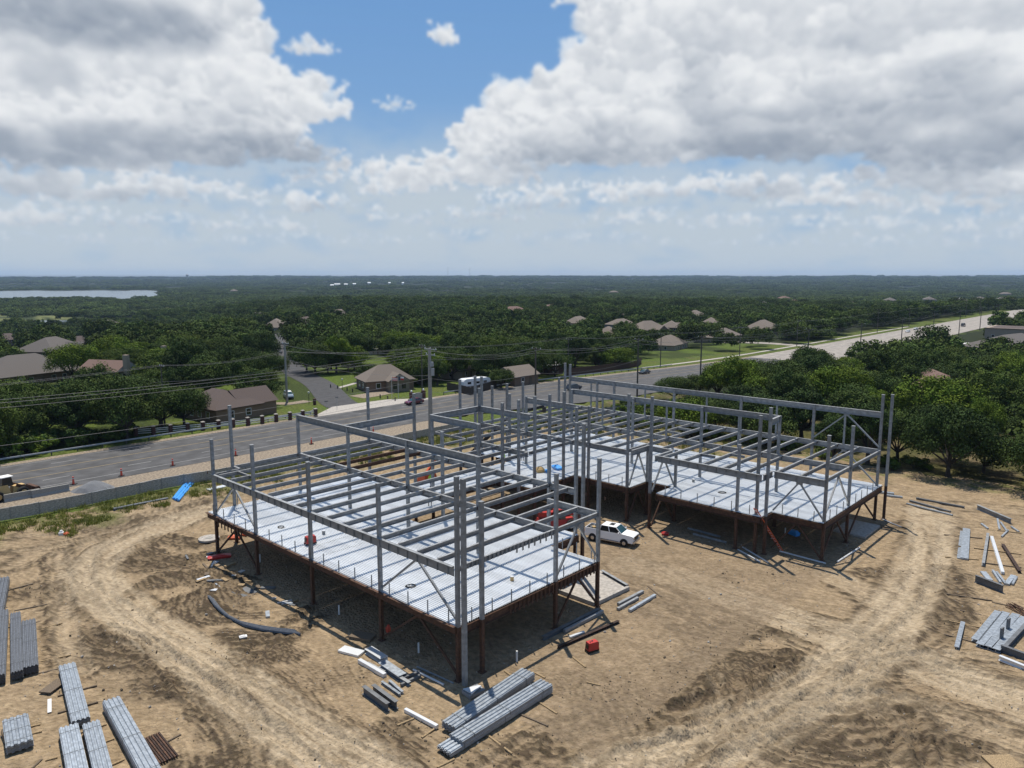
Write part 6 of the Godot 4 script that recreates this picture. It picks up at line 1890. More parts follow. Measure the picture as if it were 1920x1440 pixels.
# ---------------------------------------------------------------- houses
func house(at: Vector3, turn: float, w: float, d: float, wall_h: float, roof_h: float, hip: bool, wall_m: String, roof_m: String, label: String, opt := {}) -> Node3D:
	var o := thing("house" if not opt.has("name") else opt.name, label, opt.get("cat", "house"), at, turn, opt.get("group", ""))
	var y0 := -1.5
	var rr := Vector2(at.x, at.z).length()
	if rr < 760.0 and not opt.has("hidden"):
		var side := Vector3(-at.z, 0, at.x).normalized()
		for k in [-0.3, 0.0, 0.3]:
			sight.append(at + side * w * k + Vector3(0, wall_h + roof_h * (0.25 if rr > 230.0 else 0.42), 0))
	part(o, "wall", MB.new().bx(Vector3(0, (wall_h + y0) / 2, 0), Vector3(w, wall_h - y0, d)).mesh(), M[wall_m])
	var ov := 0.5
	var a := w / 2 + ov
	var b := d / 2 + ov
	var r := MB.new()
	var lo := [Vector3(-a, wall_h - 0.12, -b), Vector3(a, wall_h - 0.12, -b), Vector3(a, wall_h - 0.12, b), Vector3(-a, wall_h - 0.12, b)]
	var ri := maxf(0.3, a - b) if hip else a
	var t0_ := Vector3(-ri, wall_h + roof_h, 0)
	var t1 := Vector3(ri, wall_h + roof_h, 0)
	r.quad(lo[0], t0_, t1, lo[1])
	r.quad(lo[2], t1, t0_, lo[3])
	if hip:
		r.tri(lo[1], t1, lo[2])
		r.tri(lo[3], t0_, lo[0])
	else:
		r.tri(lo[1], t1, lo[2])
		r.tri(lo[3], t0_, lo[0])
	var dn := Vector3(0, 0.14, 0)
	for i in 4:
		r.quad(lo[i] - dn, lo[i], lo[(i + 1) % 4], lo[(i + 1) % 4] - dn)
	r.quad(lo[0] - dn, lo[1] - dn, lo[2] - dn, lo[3] - dn)
	var rf := part(o, "roof", r.mesh(), M[roof_m])
	if not hip:
		for s in [-1.0, 1.0]:
			var g := MB.new()
			g.prism([Vector2(-d / 2, wall_h), Vector2(d / 2, wall_h), Vector2(0, wall_h + roof_h * d / (d + 2 * ov) - 0.05)], 0.0, 0.06, Transform3D(Basis(Vector3(0, 0, 1), Vector3.UP, Vector3(s, 0, 0)), Vector3(s * (a + 0.003), 0, 0)))
			part(o, "gable", g.mesh(), M[wall_m])
	# windows with frames on all sides, a door in front
	var rows := 2 if wall_h > 4.5 else 1
	var win := MB.new().bx(Vector3.ZERO, Vector3(1.1, 1.3, 0.06)).mesh()
	var frm := MB.new()
	for s in [-1.0, 1.0]:
		frm.bx(Vector3(s * 0.6, 0, 0), Vector3(0.1, 1.5, 0.12))
		frm.bx(Vector3(0, s * 0.7, 0), Vector3(1.1, 0.1, 0.12))
	var frame_mesh := frm.mesh()
	for row in rows:
		var y := 1.5 + row * 2.8
		var nw := maxi(2, int(w / 3.6))
		for k in nw:
			for s in [-1.0, 1.0]:
				if row == 0 and s > 0 and k == nw / 2:
					continue
				var p := part(o, "window", win, M.window, Transform3D(Basis.IDENTITY, Vector3(lerpf(-w / 2 + 1.6, w / 2 - 1.6, (k + 0.5) / nw), y, s * (d / 2 + 0.012))))
				part(p, "frame", frame_mesh, M.white_dull)
		for k in maxi(1, int(d / 4.5)):
			for s in [-1.0, 1.0]:
				var p := part(o, "window", win, M.window, Transform3D(Basis(Vector3.UP, PI / 2), Vector3(s * (w / 2 + 0.012), y, lerpf(-d / 2 + 1.4, d / 2 - 1.4, (k + 0.5) / maxi(1, int(d / 4.5))))))
				part(p, "frame", frame_mesh, M.white_dull)
	var door := part(o, "door", MB.new().bx(Vector3(lerpf(-w / 2 + 1.6, w / 2 - 1.6, (maxi(2, int(w / 3.6)) / 2 + 0.5) / maxi(2, int(w / 3.6))), 1.05, d / 2 + 0.02), Vector3(1.0, 2.1, 0.08)).mesh(), M.wood_old)
	if opt.has("chimney"):
		var cx: float = opt.chimney
		var ch := part(rf, "chimney", MB.new().bx(Vector3(cx, wall_h + roof_h * 0.7, -d * 0.2), Vector3(1.3, roof_h + 2.4, 1.1)).mesh(), M.siding_tan)
	if opt.has("wing"):
		# a gabled wing pushed forward
		var wx: float = opt.wing[0]
		var ww: float = opt.wing[1]
		var wd: float = opt.wing[2]
		var wg := part(o, "wing", MB.new().bx(Vector3(wx, (wall_h + y0) / 2, d / 2 + wd / 2), Vector3(ww, wall_h - y0 - 0.01, wd)).mesh(), M[opt.get("wing_wall", wall_m)])
		var hh := ww * 0.36
		var wr := MB.new()
		wr.prism([Vector2(-ww / 2 - 0.4, wall_h - 0.05), Vector2(ww / 2 + 0.4, wall_h - 0.05), Vector2(0, wall_h + hh)], 0.5, d / 2 + wd + 0.4, Transform3D(Basis.IDENTITY, Vector3(wx, 0, 0)))
		part(wg, "roof", wr.mesh(), M[roof_m])
		part(wg, "gable", MB.new().prism([Vector2(-ww / 2, wall_h - 0.02), Vector2(ww / 2, wall_h - 0.02), Vector2(0, wall_h + hh * 0.86)], 0, 0.05, Transform3D(Basis.IDENTITY, Vector3(wx, 0, d / 2 + wd + 0.42))).mesh(), M[opt.get("wing_wall", wall_m)])
		for s in [-1.0, 1.0]:
			var p := part(wg, "window", win, M.window, Transform3D(Basis.IDENTITY, Vector3(wx + s * ww * 0.22, 1.5, d / 2 + wd + 0.012)))
	return o

var sight := []      # what one sees past the trees

func build_houses() -> void:
	var along := atan2(-EB.z, EB.x)      # facade along the highway
	house(G(412, 780), along + PI / 2 + 0.12, 15, 11, 3.0, 3.0, true, "brick_tan", "roof_brown", "brown roofed brick house behind the white rail fence", {"wing": [-3.0, 8.0, 4.0]})
	house(G(208, 728), along + PI / 2 + 0.5, 12, 9, 5.2, 2.6, false, "siding_grey", "roof_red", "grey gabled house with reddish roof and a tall pale chimney among oaks", {"chimney": -7.2})
	house(G(45, 716), along + 0.3, 26, 18, 3.2, 5.0, true, "brick_tan", "roof_grey", "big grey hip roofed house at the edge of the oaks before the lake")
	house(G(98, 668), along + 0.7, 24, 17, 3.2, 5.2, true, "brick_tan", "roof_grey", "hip roofed house with a lit roof slope behind the big grey one", {"wing": [3.0, 8.0, 4.0]})
	house(G(15, 648), along + 0.2, 20, 15, 5.2, 4.6, true, "brick_tan", "roof_brown", "dark brown hip roofed two storey house above the lake")
	house(G(152, 646), along, 18, 13, 3.0, 4.2, true, "siding_tan", "roof_brown", "small dark roofed house between the hip roofed ones and the oaks")
	house(G(203, 618), along + 0.4, 24, 16, 5.0, 5.0, true, "siding_tan", "roof_tan", "tan roofed house nearest to the lake's arm")
	house(G(318, 705), along + 0.2, 14, 10, 5.0, 2.6, true, "siding_tan", "roof_brown", "house sunk in the oaks with only its pale chimney showing", {"chimney": 0.0, "hidden": true})
	house(G(518, 620), along + 0.9, 26, 17, 3.2, 5.5, true, "siding_tan", "roof_tan", "tan hip roofed house closing the end of the side street", {"wing": [4.0, 9.0, 4.0]})
	house(G(572, 614), along + 0.6, 26, 15, 3.2, 5.0, true, "brick_tan", "roof_brown", "brown roofed house beside the end of the side street")
	house(G(637, 600), along + 0.4, 22, 14, 5.0, 5.0, true, "siding_tan", "roof_tan", "tan roof peeping over the oak tops past the side street")
	house(G(722, 728), along - 0.35, 13, 9.5, 2.9, 3.6, true, "brick_tan", "roof_tan", "tan roofed brick house with a front gable on the bright lawn", {"wing": [1.5, 5.5, 3.0], "wing_wall": "stone"})
	house(G(968, 719), along, 10, 8, 2.8, 2.4, false, "brick_tan", "roof_tan", "low brick house behind the camper's board fence")
	house(G(860, 708), along + 0.3, 9, 7, 2.8, 2.2, true, "siding_tan", "roof_grey", "small house half hidden in trees behind the camper")
	house(P(115, 148, hgt(P(115, 148, 0).x, P(115, 148, 0).z)), along, 7, 6, 3.2, 1.3, true, "brick_dark", "white_dull", "small brick shed with a bright white roof beside the highway", {"name": "shed", "cat": "shed"})
	house(G(700, 664), along + 0.2, 12, 5, 2.6, 0.8, false, "white_dull", "white_dull", "white trailer home glimpsed between dark oaks", {"hidden": true, "name": "trailer_home", "cat": "trailer"})
	for h in [[1083, 618, 0.3, 24, 13, 5.4, 4.2, true, "siding_tan", "roof_tan", "long tan roofed house with a blue grey gable, first of the distant row", true],
		[1163, 622, 0.0, 20, 12, 5.4, 3.6, true, "siding_grey", "roof_tan", "two storey house with pale windows in the distant row", false],
		[1140, 634, 0.2, 15, 12, 3.0, 4.2, true, "siding_tan", "roof_tan", "low tan roof in front of the two storey house", false],
		[1213, 633, -0.2, 22, 15, 5.4, 5.0, true, "brick_tan", "roof_tan", "steep tan roofed house in the middle of the distant row", true],
		[1258, 628, 0.5, 17, 12, 5.4, 3.8, true, "brick_tan", "roof_tan", "house with a brick gable beside the steep roofed one", true],
		[1252, 655, 0.2, 21, 13, 3.0, 4.0, true, "siding_tan", "roof_tan", "low roof nearest to the highway in the distant row", false],
		[1302, 606, 0.1, 20, 15, 6.5, 4.6, true, "siding_tan", "roof_tan", "tall pyramid roofed house at the top of the row", false],
		[1332, 618, 0.3, 15, 11, 5.4, 3.4, true, "brick_tan", "roof_tan", "brick house just below the tall pyramid roof", false],
		[1346, 640, 0.0, 30, 13, 3.2, 4.0, true, "siding_tan", "roof_tan", "very long low tan roof along the verge trees", false],
		[1428, 630, 0.15, 25, 15, 5.2, 4.6, true, "siding_tan", "roof_tan", "broad tan roof at the open end of the row", true],
		[1160, 600, 0.4, 14, 10, 5.0, 3.4, true, "siding_tan", "roof_tan", "far small tan roof behind the distant row", false]]:
		house(G(h[0], h[1]), along + h[2], h[3], h[4], h[5], h[6], h[7], h[8], h[9], h[10], {"wing": [3.0, 7.0, 3.0]} if h[11] else {})
	house(G(1757, 762), along + 0.5, 15, 11, 5.0, 3.6, false, "siding_tan", "roof_red", "reddish roof showing through a gap in the oak wood", {"hidden": true})
	# shops beside the concrete highway
	house(G(1895, 668), along - 0.2, 44, 26, 5.0, 5.0, true, "siding_tan", "roof_grey", "large grey roofed shop building behind the oak wood", {"name": "shop_building", "cat": "building"})
	house(G(1900, 644), along, 26, 22, 8.5, 0.6, true, "siding_tan", "roof_brown", "tall flat topped tan shop block beside the highway", {"name": "shop_building", "cat": "building"})
	house(G(1815, 663), along, 16, 8, 4.2, 0.5, true, "white_dull", "white_dull", "low white roofed pavilion at the car park", {"name": "pavilion", "cat": "building"})
	for h in [[1668, 573, 46], [1742, 571, 44], [1800, 574, 40], [1838, 572, 46], [1878, 573, 40]]:
		house(G(h[0], h[1]), along + 0.3, h[2], 18, 9.0, 4.0, true, "siding_grey", "roof_grey", "grey three storey apartment block in the distant woods", {"name": "apartment_block", "cat": "building", "group": "apartment blocks in the distant woods"})
	# the camper
	var c := thing("camper_trailer", "white camper trailer with a rounded roof inside the board fence", "camper", G(890, 731), along - 0.15)
	part(c, "body", MB.new().prism([Vector2(-4.2, 0.7), Vector2(4.2, 0.7), Vector2(4.4, 1.2), Vector2(4.4, 2.6), Vector2(4.1, 3.1), Vector2(3.4, 3.3), Vector2(-3.4, 3.3), Vector2(-4.1, 3.1), Vector2(-4.4, 2.6), Vector2(-4.4, 1.2)], -1.25, 1.25).mesh(), M.white)
	for x in [-2.6, 0.2, 2.6]:
		part(c, "window", MB.new().bx(Vector3(x, 2.2, 1.26), Vector3(1.1, 0.6, 0.04)).mesh(), M.window)
	part(c, "stripe", MB.new().bx(Vector3(0, 1.3, 1.262), Vector3(8.2, 0.18, 0.02)).mesh(), M.car_grey)
	part(c, "air_conditioner", MB.new().taper(Vector3(0, 3.3, 0), Vector3(0.9, 0.28, 0.8), Vector2(0.1, 0.1)).mesh(), M.white_dull)
	for x in [-0.5, 0.4]:
		for z in [-1.05, 1.05]:
			wheel(c, Vector3(x, 0.36, z), 0.36, 0.22, M.white_dull)
	# scattered far roofs
	rng.seed = 99
	for k in 16:
		var px := rng.randf_range(250, 1900)
		var dist := exp(rng.randf_range(log(700.0), log(3200.0)))
		if px < 420 and dist > 850:
			continue
		house(GD(px, dist) + Vector3(0, 2.0, 0), rng.randf() * TAU, rng.randf_range(18, 30), rng.randf_range(12, 16), 5.5, 4.0, true, ["siding_tan", "white_dull", "brick_tan"][k % 3], ["roof_tan", "roof_grey", "roof_red"][k % 3], "far house roof peeping out of the distant woods", {"group": "house roofs in the distant woods"})
# ---------------------------------------------------------------- vehicles
# x is forward
func vehicle(kind: String, at: Vector3, heading: Vector3, paint: String, label: String, n: String, cat: String) -> Node3D:
	var o := thing(n, label, cat, at, atan2(-heading.z, heading.x))
	var m: Material = M[paint]
	var L := 4.7
	var W := 1.84
	var body := []
	var cab := []     # x of rear foot, rear top, front top, front foot, belt height, roof height
	if kind == "sedan":
		body = [Vector2(-2.35, 0.35), Vector2(2.3, 0.30), Vector2(2.36, 0.55), Vector2(2.2, 0.78), Vector2(1.0, 0.95), Vector2(-1.55, 1.0), Vector2(-2.25, 0.98), Vector2(-2.38, 0.7)]
		cab = [-1.75, -0.95, 0.35, 1.15, 0.95, 1.45]
	elif kind == "suv":
		body = [Vector2(-2.3, 0.4), Vector2(2.3, 0.38), Vector2(2.36, 0.75), Vector2(2.2, 1.02), Vector2(1.1, 1.12), Vector2(-2.28, 1.15), Vector2(-2.36, 0.8)]
		cab = [-2.2, -1.95, 0.3, 1.1, 1.1, 1.76]
		W = 1.92
	elif kind == "van":
		body = [Vector2(-2.7, 0.4), Vector2(2.7, 0.38), Vector2(2.75, 0.85), Vector2(2.3, 1.25), Vector2(-2.7, 1.3)]
		cab = [-2.68, -2.6, 1.3, 2.1, 1.25, 2.35]
		W = 2.0
	else:
		L = 5.85
		W = 2.02
		body = [Vector2(-2.9, 0.52), Vector2(2.85, 0.48), Vector2(2.95, 0.78), Vector2(2.93, 1.2), Vector2(2.78, 1.30), Vector2(1.5, 1.40), Vector2(-1.15, 1.40), Vector2(-1.15, 1.36), Vector2(-2.92, 1.36), Vector2(-2.95, 0.8)]
		cab = [-1.14, -0.98, 0.78, 1.52, 1.37, 2.0]
	var wr := 0.34 if kind != "pickup" else 0.41
	var ax := [-L * 0.295, L * 0.31] if kind != "pickup" else [-1.95, 1.86]
	# body: lower half full width, shoulders drawn in
	var mb := MB.new()
	var hw := W / 2
	var poly := PackedVector2Array(body)
	if not Geometry2D.is_polygon_clockwise(poly):
		poly.reverse()
	var inner := []
	for p in poly:
		inner.append(0.90 if p.y > 0.9 else (0.97 if p.y > 0.6 else 0.93))
	for i in poly.size():
		var k := (i + 1) % poly.size()
		var a := poly[i]
		var b := poly[k]
		mb.quad(Vector3(a.x, a.y, -hw * inner[i]), Vector3(a.x, a.y, hw * inner[i]), Vector3(b.x, b.y, hw * inner[k]), Vector3(b.x, b.y, -hw * inner[k]))
	var ix := Geometry2D.triangulate_polygon(poly)
	for i in range(0, ix.size(), 3):
		for s in [-1.0, 1.0]:
			var q := []
			for e in 3:
				var p := poly[ix[i + e]]
				q.append(Vector3(p.x, p.y, s * hw * inner[ix[i + e]]))
			if ((q[2] - q[0]).cross(q[1] - q[0])).z * s < 0:
				q.reverse()
			mb.tri(q[0], q[1], q[2])
	part(o, "body", mb.mesh(), m)
	# glasshouse, roof skin and pillars
	var g := MB.new()
	var r0 := hw * 0.88
	var r1 := hw * 0.70
	var lo := [Vector3(cab[0], cab[4], -r0), Vector3(cab[3], cab[4], -r0), Vector3(cab[3], cab[4], r0), Vector3(cab[0], cab[4], r0)]
	var hi := [Vector3(cab[1], cab[5], -r1), Vector3(cab[2], cab[5], -r1), Vector3(cab[2], cab[5], r1), Vector3(cab[1], cab[5], r1)]
	for i in [0, 2, 3]:
		var k: int = (i + 1) % 4
		g.quad(lo[i], hi[i], hi[k], lo[k])
	var glass := part(o, "side_windows", g.mesh(), M.glass)
	part(o, "windshield", _quad(lo[1], hi[1], hi[2], lo[2]), M.screen_teal)
	var rf := MB.new()
	rf.taper(Vector3((cab[1] + cab[2]) / 2, cab[5] - 0.01, 0), Vector3(cab[2] - cab[1] + 0.08, 0.07, r1 * 2 + 0.06), Vector2(0.12, 0.1))
	for s in [-1.0, 1.0]:
		for e in [[cab[0] + 0.02, cab[1]], [cab[3], cab[2]], [(cab[0] + cab[3]) * 0.5 - 0.1, (cab[1] + cab[2]) * 0.5 - 0.05]]:
			var a := Vector3(e[0], cab[4] - 0.02, s * (r0 + 0.005))
			var b := Vector3(e[1], cab[5], s * (r1 + 0.005))
			rf.box(Transform3D(span(a, b).basis.orthonormalized(), (a + b) / 2), Vector3(a.distance_to(b), 0.09, 0.05))
	var roof := part(o, "roof", rf.mesh(), m)
	if kind == "pickup":
		part(roof, "sunroof", MB.new().bx(Vector3(0.1, cab[5] + 0.065, 0), Vector3(0.55, 0.02, 0.8)).mesh(), M.glass)
		part(o, "bed_floor", MB.new().bx(Vector3(-2.03, 1.365, 0), Vector3(1.7, 0.02, 1.66)).mesh(), M.black)
		for i in 7:
			part(o, "bed_load", MB.new().box(Transform3D(Basis(Vector3.UP, rng.randf() * 3.0), Vector3(rng.randf_range(-2.6, -1.5), 1.46, rng.randf_range(-0.5, 0.5))), Vector3(rng.randf_range(0.3, 0.9), rng.randf_range(0.1, 0.35), rng.randf_range(0.2, 0.5))).mesh(), [M.black, M.steel_dark, M.rubber, M.tan_paint][i % 4])
		for s in [-1.0, 1.0]:
			part(o, "bed_rail", MB.new().bx(Vector3(-2.03, 1.42, s * 0.86), Vector3(1.75, 0.10, 0.06)).mesh(), m)
		part(o, "tailgate", MB.new().bx(Vector3(-2.94, 1.16, 0), Vector3(0.06, 0.56, 1.6)).mesh(), m)
		part(o, "running_board", MB.new().bx(Vector3(0.2, 0.42, 0.97), Vector3(2.6, 0.08, 0.2)).mesh(), M.chrome)
		part(o, "grille", MB.new().bx(Vector3(2.94, 1.0, 0), Vector3(0.06, 0.40, 1.1)).mesh(), M.black)
		part(o, "front_bumper", MB.new().bx(Vector3(2.97, 0.6, 0), Vector3(0.16, 0.24, 1.86)).mesh(), M.chrome)
		part(o, "rear_bumper", MB.new().bx(Vector3(-3.0, 0.62, 0), Vector3(0.16, 0.2, 1.8)).mesh(), M.chrome)
	else:
		part(o, "front_bumper", MB.new().bx(Vector3(L / 2 - 0.02, 0.45, 0), Vector3(0.1, 0.2, W * 0.86)).mesh(), M.black)
	for s in [-1.0, 1.0]:
		var fx: float = 2.93 if kind == "pickup" else L / 2 - 0.06
		if kind == "van":
			fx = 2.66
		part(o, "headlight", MB.new().bx(Vector3(fx, 0.98 if kind == "pickup" else 0.68, s * W * 0.36), Vector3(0.08, 0.18, 0.32)).mesh(), M.chrome)
		part(o, "tail_light", MB.new().bx(Vector3(-fx - 0.03, 0.95 if kind == "pickup" else 0.82, s * W * 0.42), Vector3(0.06, 0.3 if kind == "pickup" else 0.16, 0.16)).mesh(), M.red)
		part(o, "mirror", MB.new().bx(Vector3(cab[3] - 0.25, cab[4] + 0.1, s * (hw + 0.12)), Vector3(0.12, 0.2, 0.24)).mesh(), m)
		for x in ax:
			wheel(o, Vector3(x, wr, s * (hw - 0.10)), wr, 0.24, M.chrome)
			part(o, "wheel_arch", MB.new().tube([Vector3(x, wr + 0.02, s * (hw * 0.955)), Vector3(x, wr + 0.02, s * (hw * 0.985))], [wr * 1.2, wr * 1.18], 14).mesh(), M.black)
	return o

func _quad(a: Vector3, b: Vector3, c: Vector3, d: Vector3) -> ArrayMesh:
	var m := MB.new()
	m.quad(a, b, c, d)
	return m.mesh()

func on_road(px: float, u: float) -> Vector3:
	return on_line(px, u) + Vector3(0, 0.075, 0)

func build_vehicles() -> void:
	rng.seed = 31
	vehicle("pickup", P(8.8, 32.2, 0.02), -EA * 0.97 + EB * 0.22, "car_white", "white crew cab pickup with a loaded bed parked between the wings", "pickup_truck", "pickup")
	vehicle("sedan", on_road(772, 96.4), -EB, "car_maroon", "maroon sedan driving past the entry sign", "car", "car")
	vehicle("suv", on_road(1079, 84.5), EB, "car_grey", "dark sport utility car driving behind the long upper beam", "car", "car")
	vehicle("sedan", on_road(1213, 94.5), -EB, "car_black", "black car driving past the reddish board fence", "car", "car")
	vehicle("suv", G(541, 747) + Vector3(0, 0.05, 0), (G(600, 722) - G(555, 697)).normalized(), "car_silver", "silver blue car parked at the side street mouth", "car", "car")
	vehicle("pickup", G(475, 762) + Vector3(0, 0.05, 0), EB, "car_black", "dark pickup parked on the drive of the brown roofed house", "pickup_truck", "pickup")
	vehicle("sedan", G(521, 663) + Vector3(0, 0.09, 0), EA, "car_grey", "dark car driving up the side street", "car", "car")
	vehicle("van", G(531, 622) + Vector3(0, 0.05, 0), EB, "car_white", "white delivery van parked at the end of the side street", "van", "van")
	vehicle("sedan", G(517, 621) + Vector3(0, 0.05, 0), EB, "car_white", "white car parked at the end of the side street", "car", "car")
	vehicle("van", on_road(1416, 80.0), -EB, "car_white", "white van driving toward the asphalt part of the highway", "van", "van")
	vehicle("sedan", on_road(1710, 92.5), -EB, "car_white", "white car leading the pair on the concrete highway", "car", "car")
	vehicle("sedan", on_road(1725, 95.0), -EB, "car_white", "white car following another on the concrete highway", "car", "car")
	vehicle("suv", on_road(1763, 86.0), EB, "car_black", "black car in the middle of the concrete highway", "car", "car")
	vehicle("sedan", on_road(1776, 78.0), EB, "car_grey", "grey car on the near lane of the concrete highway", "car", "car")
	vehicle("van", on_road(1814, 80.0), EB, "car_grey", "dark box van farthest up the concrete highway", "van", "van")
	for k in 9:
		var p := G(1800 + k * 9.5, 655 - (k % 2) * 4)
		vehicle(["van", "suv", "sedan"][k % 3], p + Vector3(0, 0.05, 0), EA if k % 2 else EB, ["car_white", "car_silver", "car_white", "car_grey"][k % 4], "parked car in the shop's car park beyond the oak wood", "car", "car").set_meta("group", "cars in the shop car park")
# ---------------------------------------------------------------- trees
# a broad oak: clumps of leaves on a spread of limbs; returns [crown, trunk]
func oak(seed_: int, H: float, spread: float, clumps: int, leaves: int, leaf: float, detail := true) -> Array:
	var g := RandomNumberGenerator.new()
	g.seed = seed_
	var cents := []
	var base_h := H * 0.24
	var mid_y := base_h + (H - base_h) * 0.42
	var ry := (H - base_h) * 0.50
	for i in clumps:
		# a dome of clumps, denser outside, with some inside
		var t := (i + 0.5) / clumps
		var yy := 1.0 - t * 1.45
		var rad := sqrt(maxf(0.0, 1.0 - yy * yy))
		var an := i * 2.39996 + g.randf_range(-0.5, 0.5)
		var k := g.randf_range(0.62, 0.86) if i % 5 else g.randf_range(0.15, 0.5)
		var cr := spread * g.randf_range(0.24, 0.38)
		cents.append([Vector3(cos(an) * rad * spread * k, mid_y + yy * ry * k * 1.1, sin(an) * rad * spread * k), cr])
	var v := PackedVector3Array()
	var n := PackedVector3Array()
	var c := PackedColorArray()
	var idx := PackedInt32Array()
	var per := leaves / clumps
	for b in cents:
		var ctr: Vector3 = b[0]
		var cr: float = b[1]
		var tone := g.randf_range(0.75, 1.25)
		var warm := g.randf_range(-0.12, 0.16)
		for k in per:
			var d := Vector3(g.randfn(), g.randfn() * 0.8 + 0.25, g.randfn()).normalized()
			var p := ctr + d * cr * Vector3(1, 0.85, 1) * pow(g.randf(), 0.28) * g.randf_range(0.88, 1.1)
			var nn := (d + Vector3(g.randf_range(-1, 1), g.randf_range(-0.6, 1.0), g.randf_range(-1, 1)) * 0.75).normalized()
			var t1 := nn.cross(Vector3(g.randf_range(-1, 1), g.randf_range(-1, 1), g.randf_range(-1, 1))).normalized()
			var t2 := nn.cross(t1)
			var s := leaf * g.randf_range(0.65, 1.35)
			var o := v.size()
			v.push_back(p - t1 * s * 0.5); v.push_back(p + t2 * s * 0.34 + nn * s * 0.08); v.push_back(p + t1 * s * 0.5); v.push_back(p - t2 * s * 0.34 + nn * s * 0.08)
			var f := tone * g.randf_range(0.7, 1.3)
			var col := Color((0.052 + 0.03 * warm) * f, 0.078 * f, (0.024 - 0.01 * warm) * f)
			for e in 4:
				n.push_back(nn)
				c.push_back(col)
			idx.push_back(o); idx.push_back(o + 1); idx.push_back(o + 2)
			idx.push_back(o); idx.push_back(o + 2); idx.push_back(o + 3)
	var a := []
	a.resize(Mesh.ARRAY_MAX)
	a[Mesh.ARRAY_VERTEX] = v
	a[Mesh.ARRAY_NORMAL] = n
	a[Mesh.ARRAY_COLOR] = c
	a[Mesh.ARRAY_INDEX] = idx
	var crown := ArrayMesh.new()
	crown.add_surface_from_arrays(Mesh.PRIMITIVE_TRIANGLES, a)
	if not detail:
		return [crown]
	var t := MB.new()
	var fork := Vector3(g.randf_range(-0.2, 0.2), base_h * 0.75, g.randf_range(-0.2, 0.2))
	var r0 := H * 0.032
	t.tube([Vector3(0, -0.5, 0), Vector3(0, 0.15, 0), fork * Vector3(0.4, 0.5, 0.4), fork], [r0 * 1.7, r0 * 1.25, r0, r0 * 0.9], 7)
	for i in mini(9, clumps):
		var e: Vector3 = cents[(i * clumps) / mini(9, clumps)][0]
		var mid := fork.lerp(e, 0.5) + Vector3(g.randf_range(-0.3, 0.3), -0.25, g.randf_range(-0.3, 0.3))
		t.tube([fork, mid, e], [r0 * 0.55, r0 * 0.34, r0 * 0.1], 5, false)
	return [crown, t.mesh()]

# a piece of distant canopy: several crowns in one
func patch_wood(seed_: int) -> Array:
	var g := RandomNumberGenerator.new()
	g.seed = seed_
	var v := PackedVector3Array()
	var n := PackedVector3Array()
	var c := PackedColorArray()
	var idx := PackedInt32Array()
	for i in 17:
		var an := i * 2.39996
		var rr := sqrt((i + 0.5) / 17.0) * 15.0
		var ctr := Vector3(cos(an) * rr, g.randf_range(2.0, 5.0), sin(an) * rr)
		var cr := g.randf_range(3.2, 5.2)
		var tone := g.randf_range(0.7, 1.3)
		for k in 90:
			var d := Vector3(g.randfn(), absf(g.randfn()) * 0.9 + 0.05, g.randfn()).normalized()
			var p := ctr + d * cr * Vector3(1, 0.8, 1) * g.randf_range(0.82, 1.06)
			var nn := (d + Vector3(g.randf_range(-1, 1), g.randf_range(-0.5, 1.0), g.randf_range(-1, 1)) * 0.55).normalized()
			var t1 := nn.cross(Vector3(g.randf_range(-1, 1), g.randf_range(-1, 1), g.randf_range(-1, 1))).normalized()
			var t2 := nn.cross(t1)
			var s := g.randf_range(1.0, 1.9)
			var o := v.size()
			v.push_back(p - t1 * s * 0.5); v.push_back(p + t2 * s * 0.4); v.push_back(p + t1 * s * 0.5); v.push_back(p - t2 * s * 0.4)
			var f := tone * g.randf_range(0.75, 1.25)
			for e in 4:
				n.push_back(nn)
				c.push_back(Color(0.050 * f, 0.074 * f, 0.024 * f))
			idx.append_array([o, o + 1, o + 2, o, o + 2, o + 3])
	var a := []
	a.resize(Mesh.ARRAY_MAX)
	a[Mesh.ARRAY_VERTEX] = v
	a[Mesh.ARRAY_NORMAL] = n
	a[Mesh.ARRAY_COLOR] = c
	a[Mesh.ARRAY_INDEX] = idx
	var m := ArrayMesh.new()
	m.add_surface_from_arrays(Mesh.PRIMITIVE_TRIANGLES, a)
	return [m]

var clear_spots := []      # x, z, radius: lawns, houses, drives
func clear(px: float, py: float, r: float) -> void:
	var p := G(px, py)
	clear_spots.append(Vector3(p.x, p.z, r))

var sight_az := PackedFloat32Array()
var sight_r := PackedFloat32Array()
var sight_slope := PackedFloat32Array()
var sight_w := PackedFloat32Array()

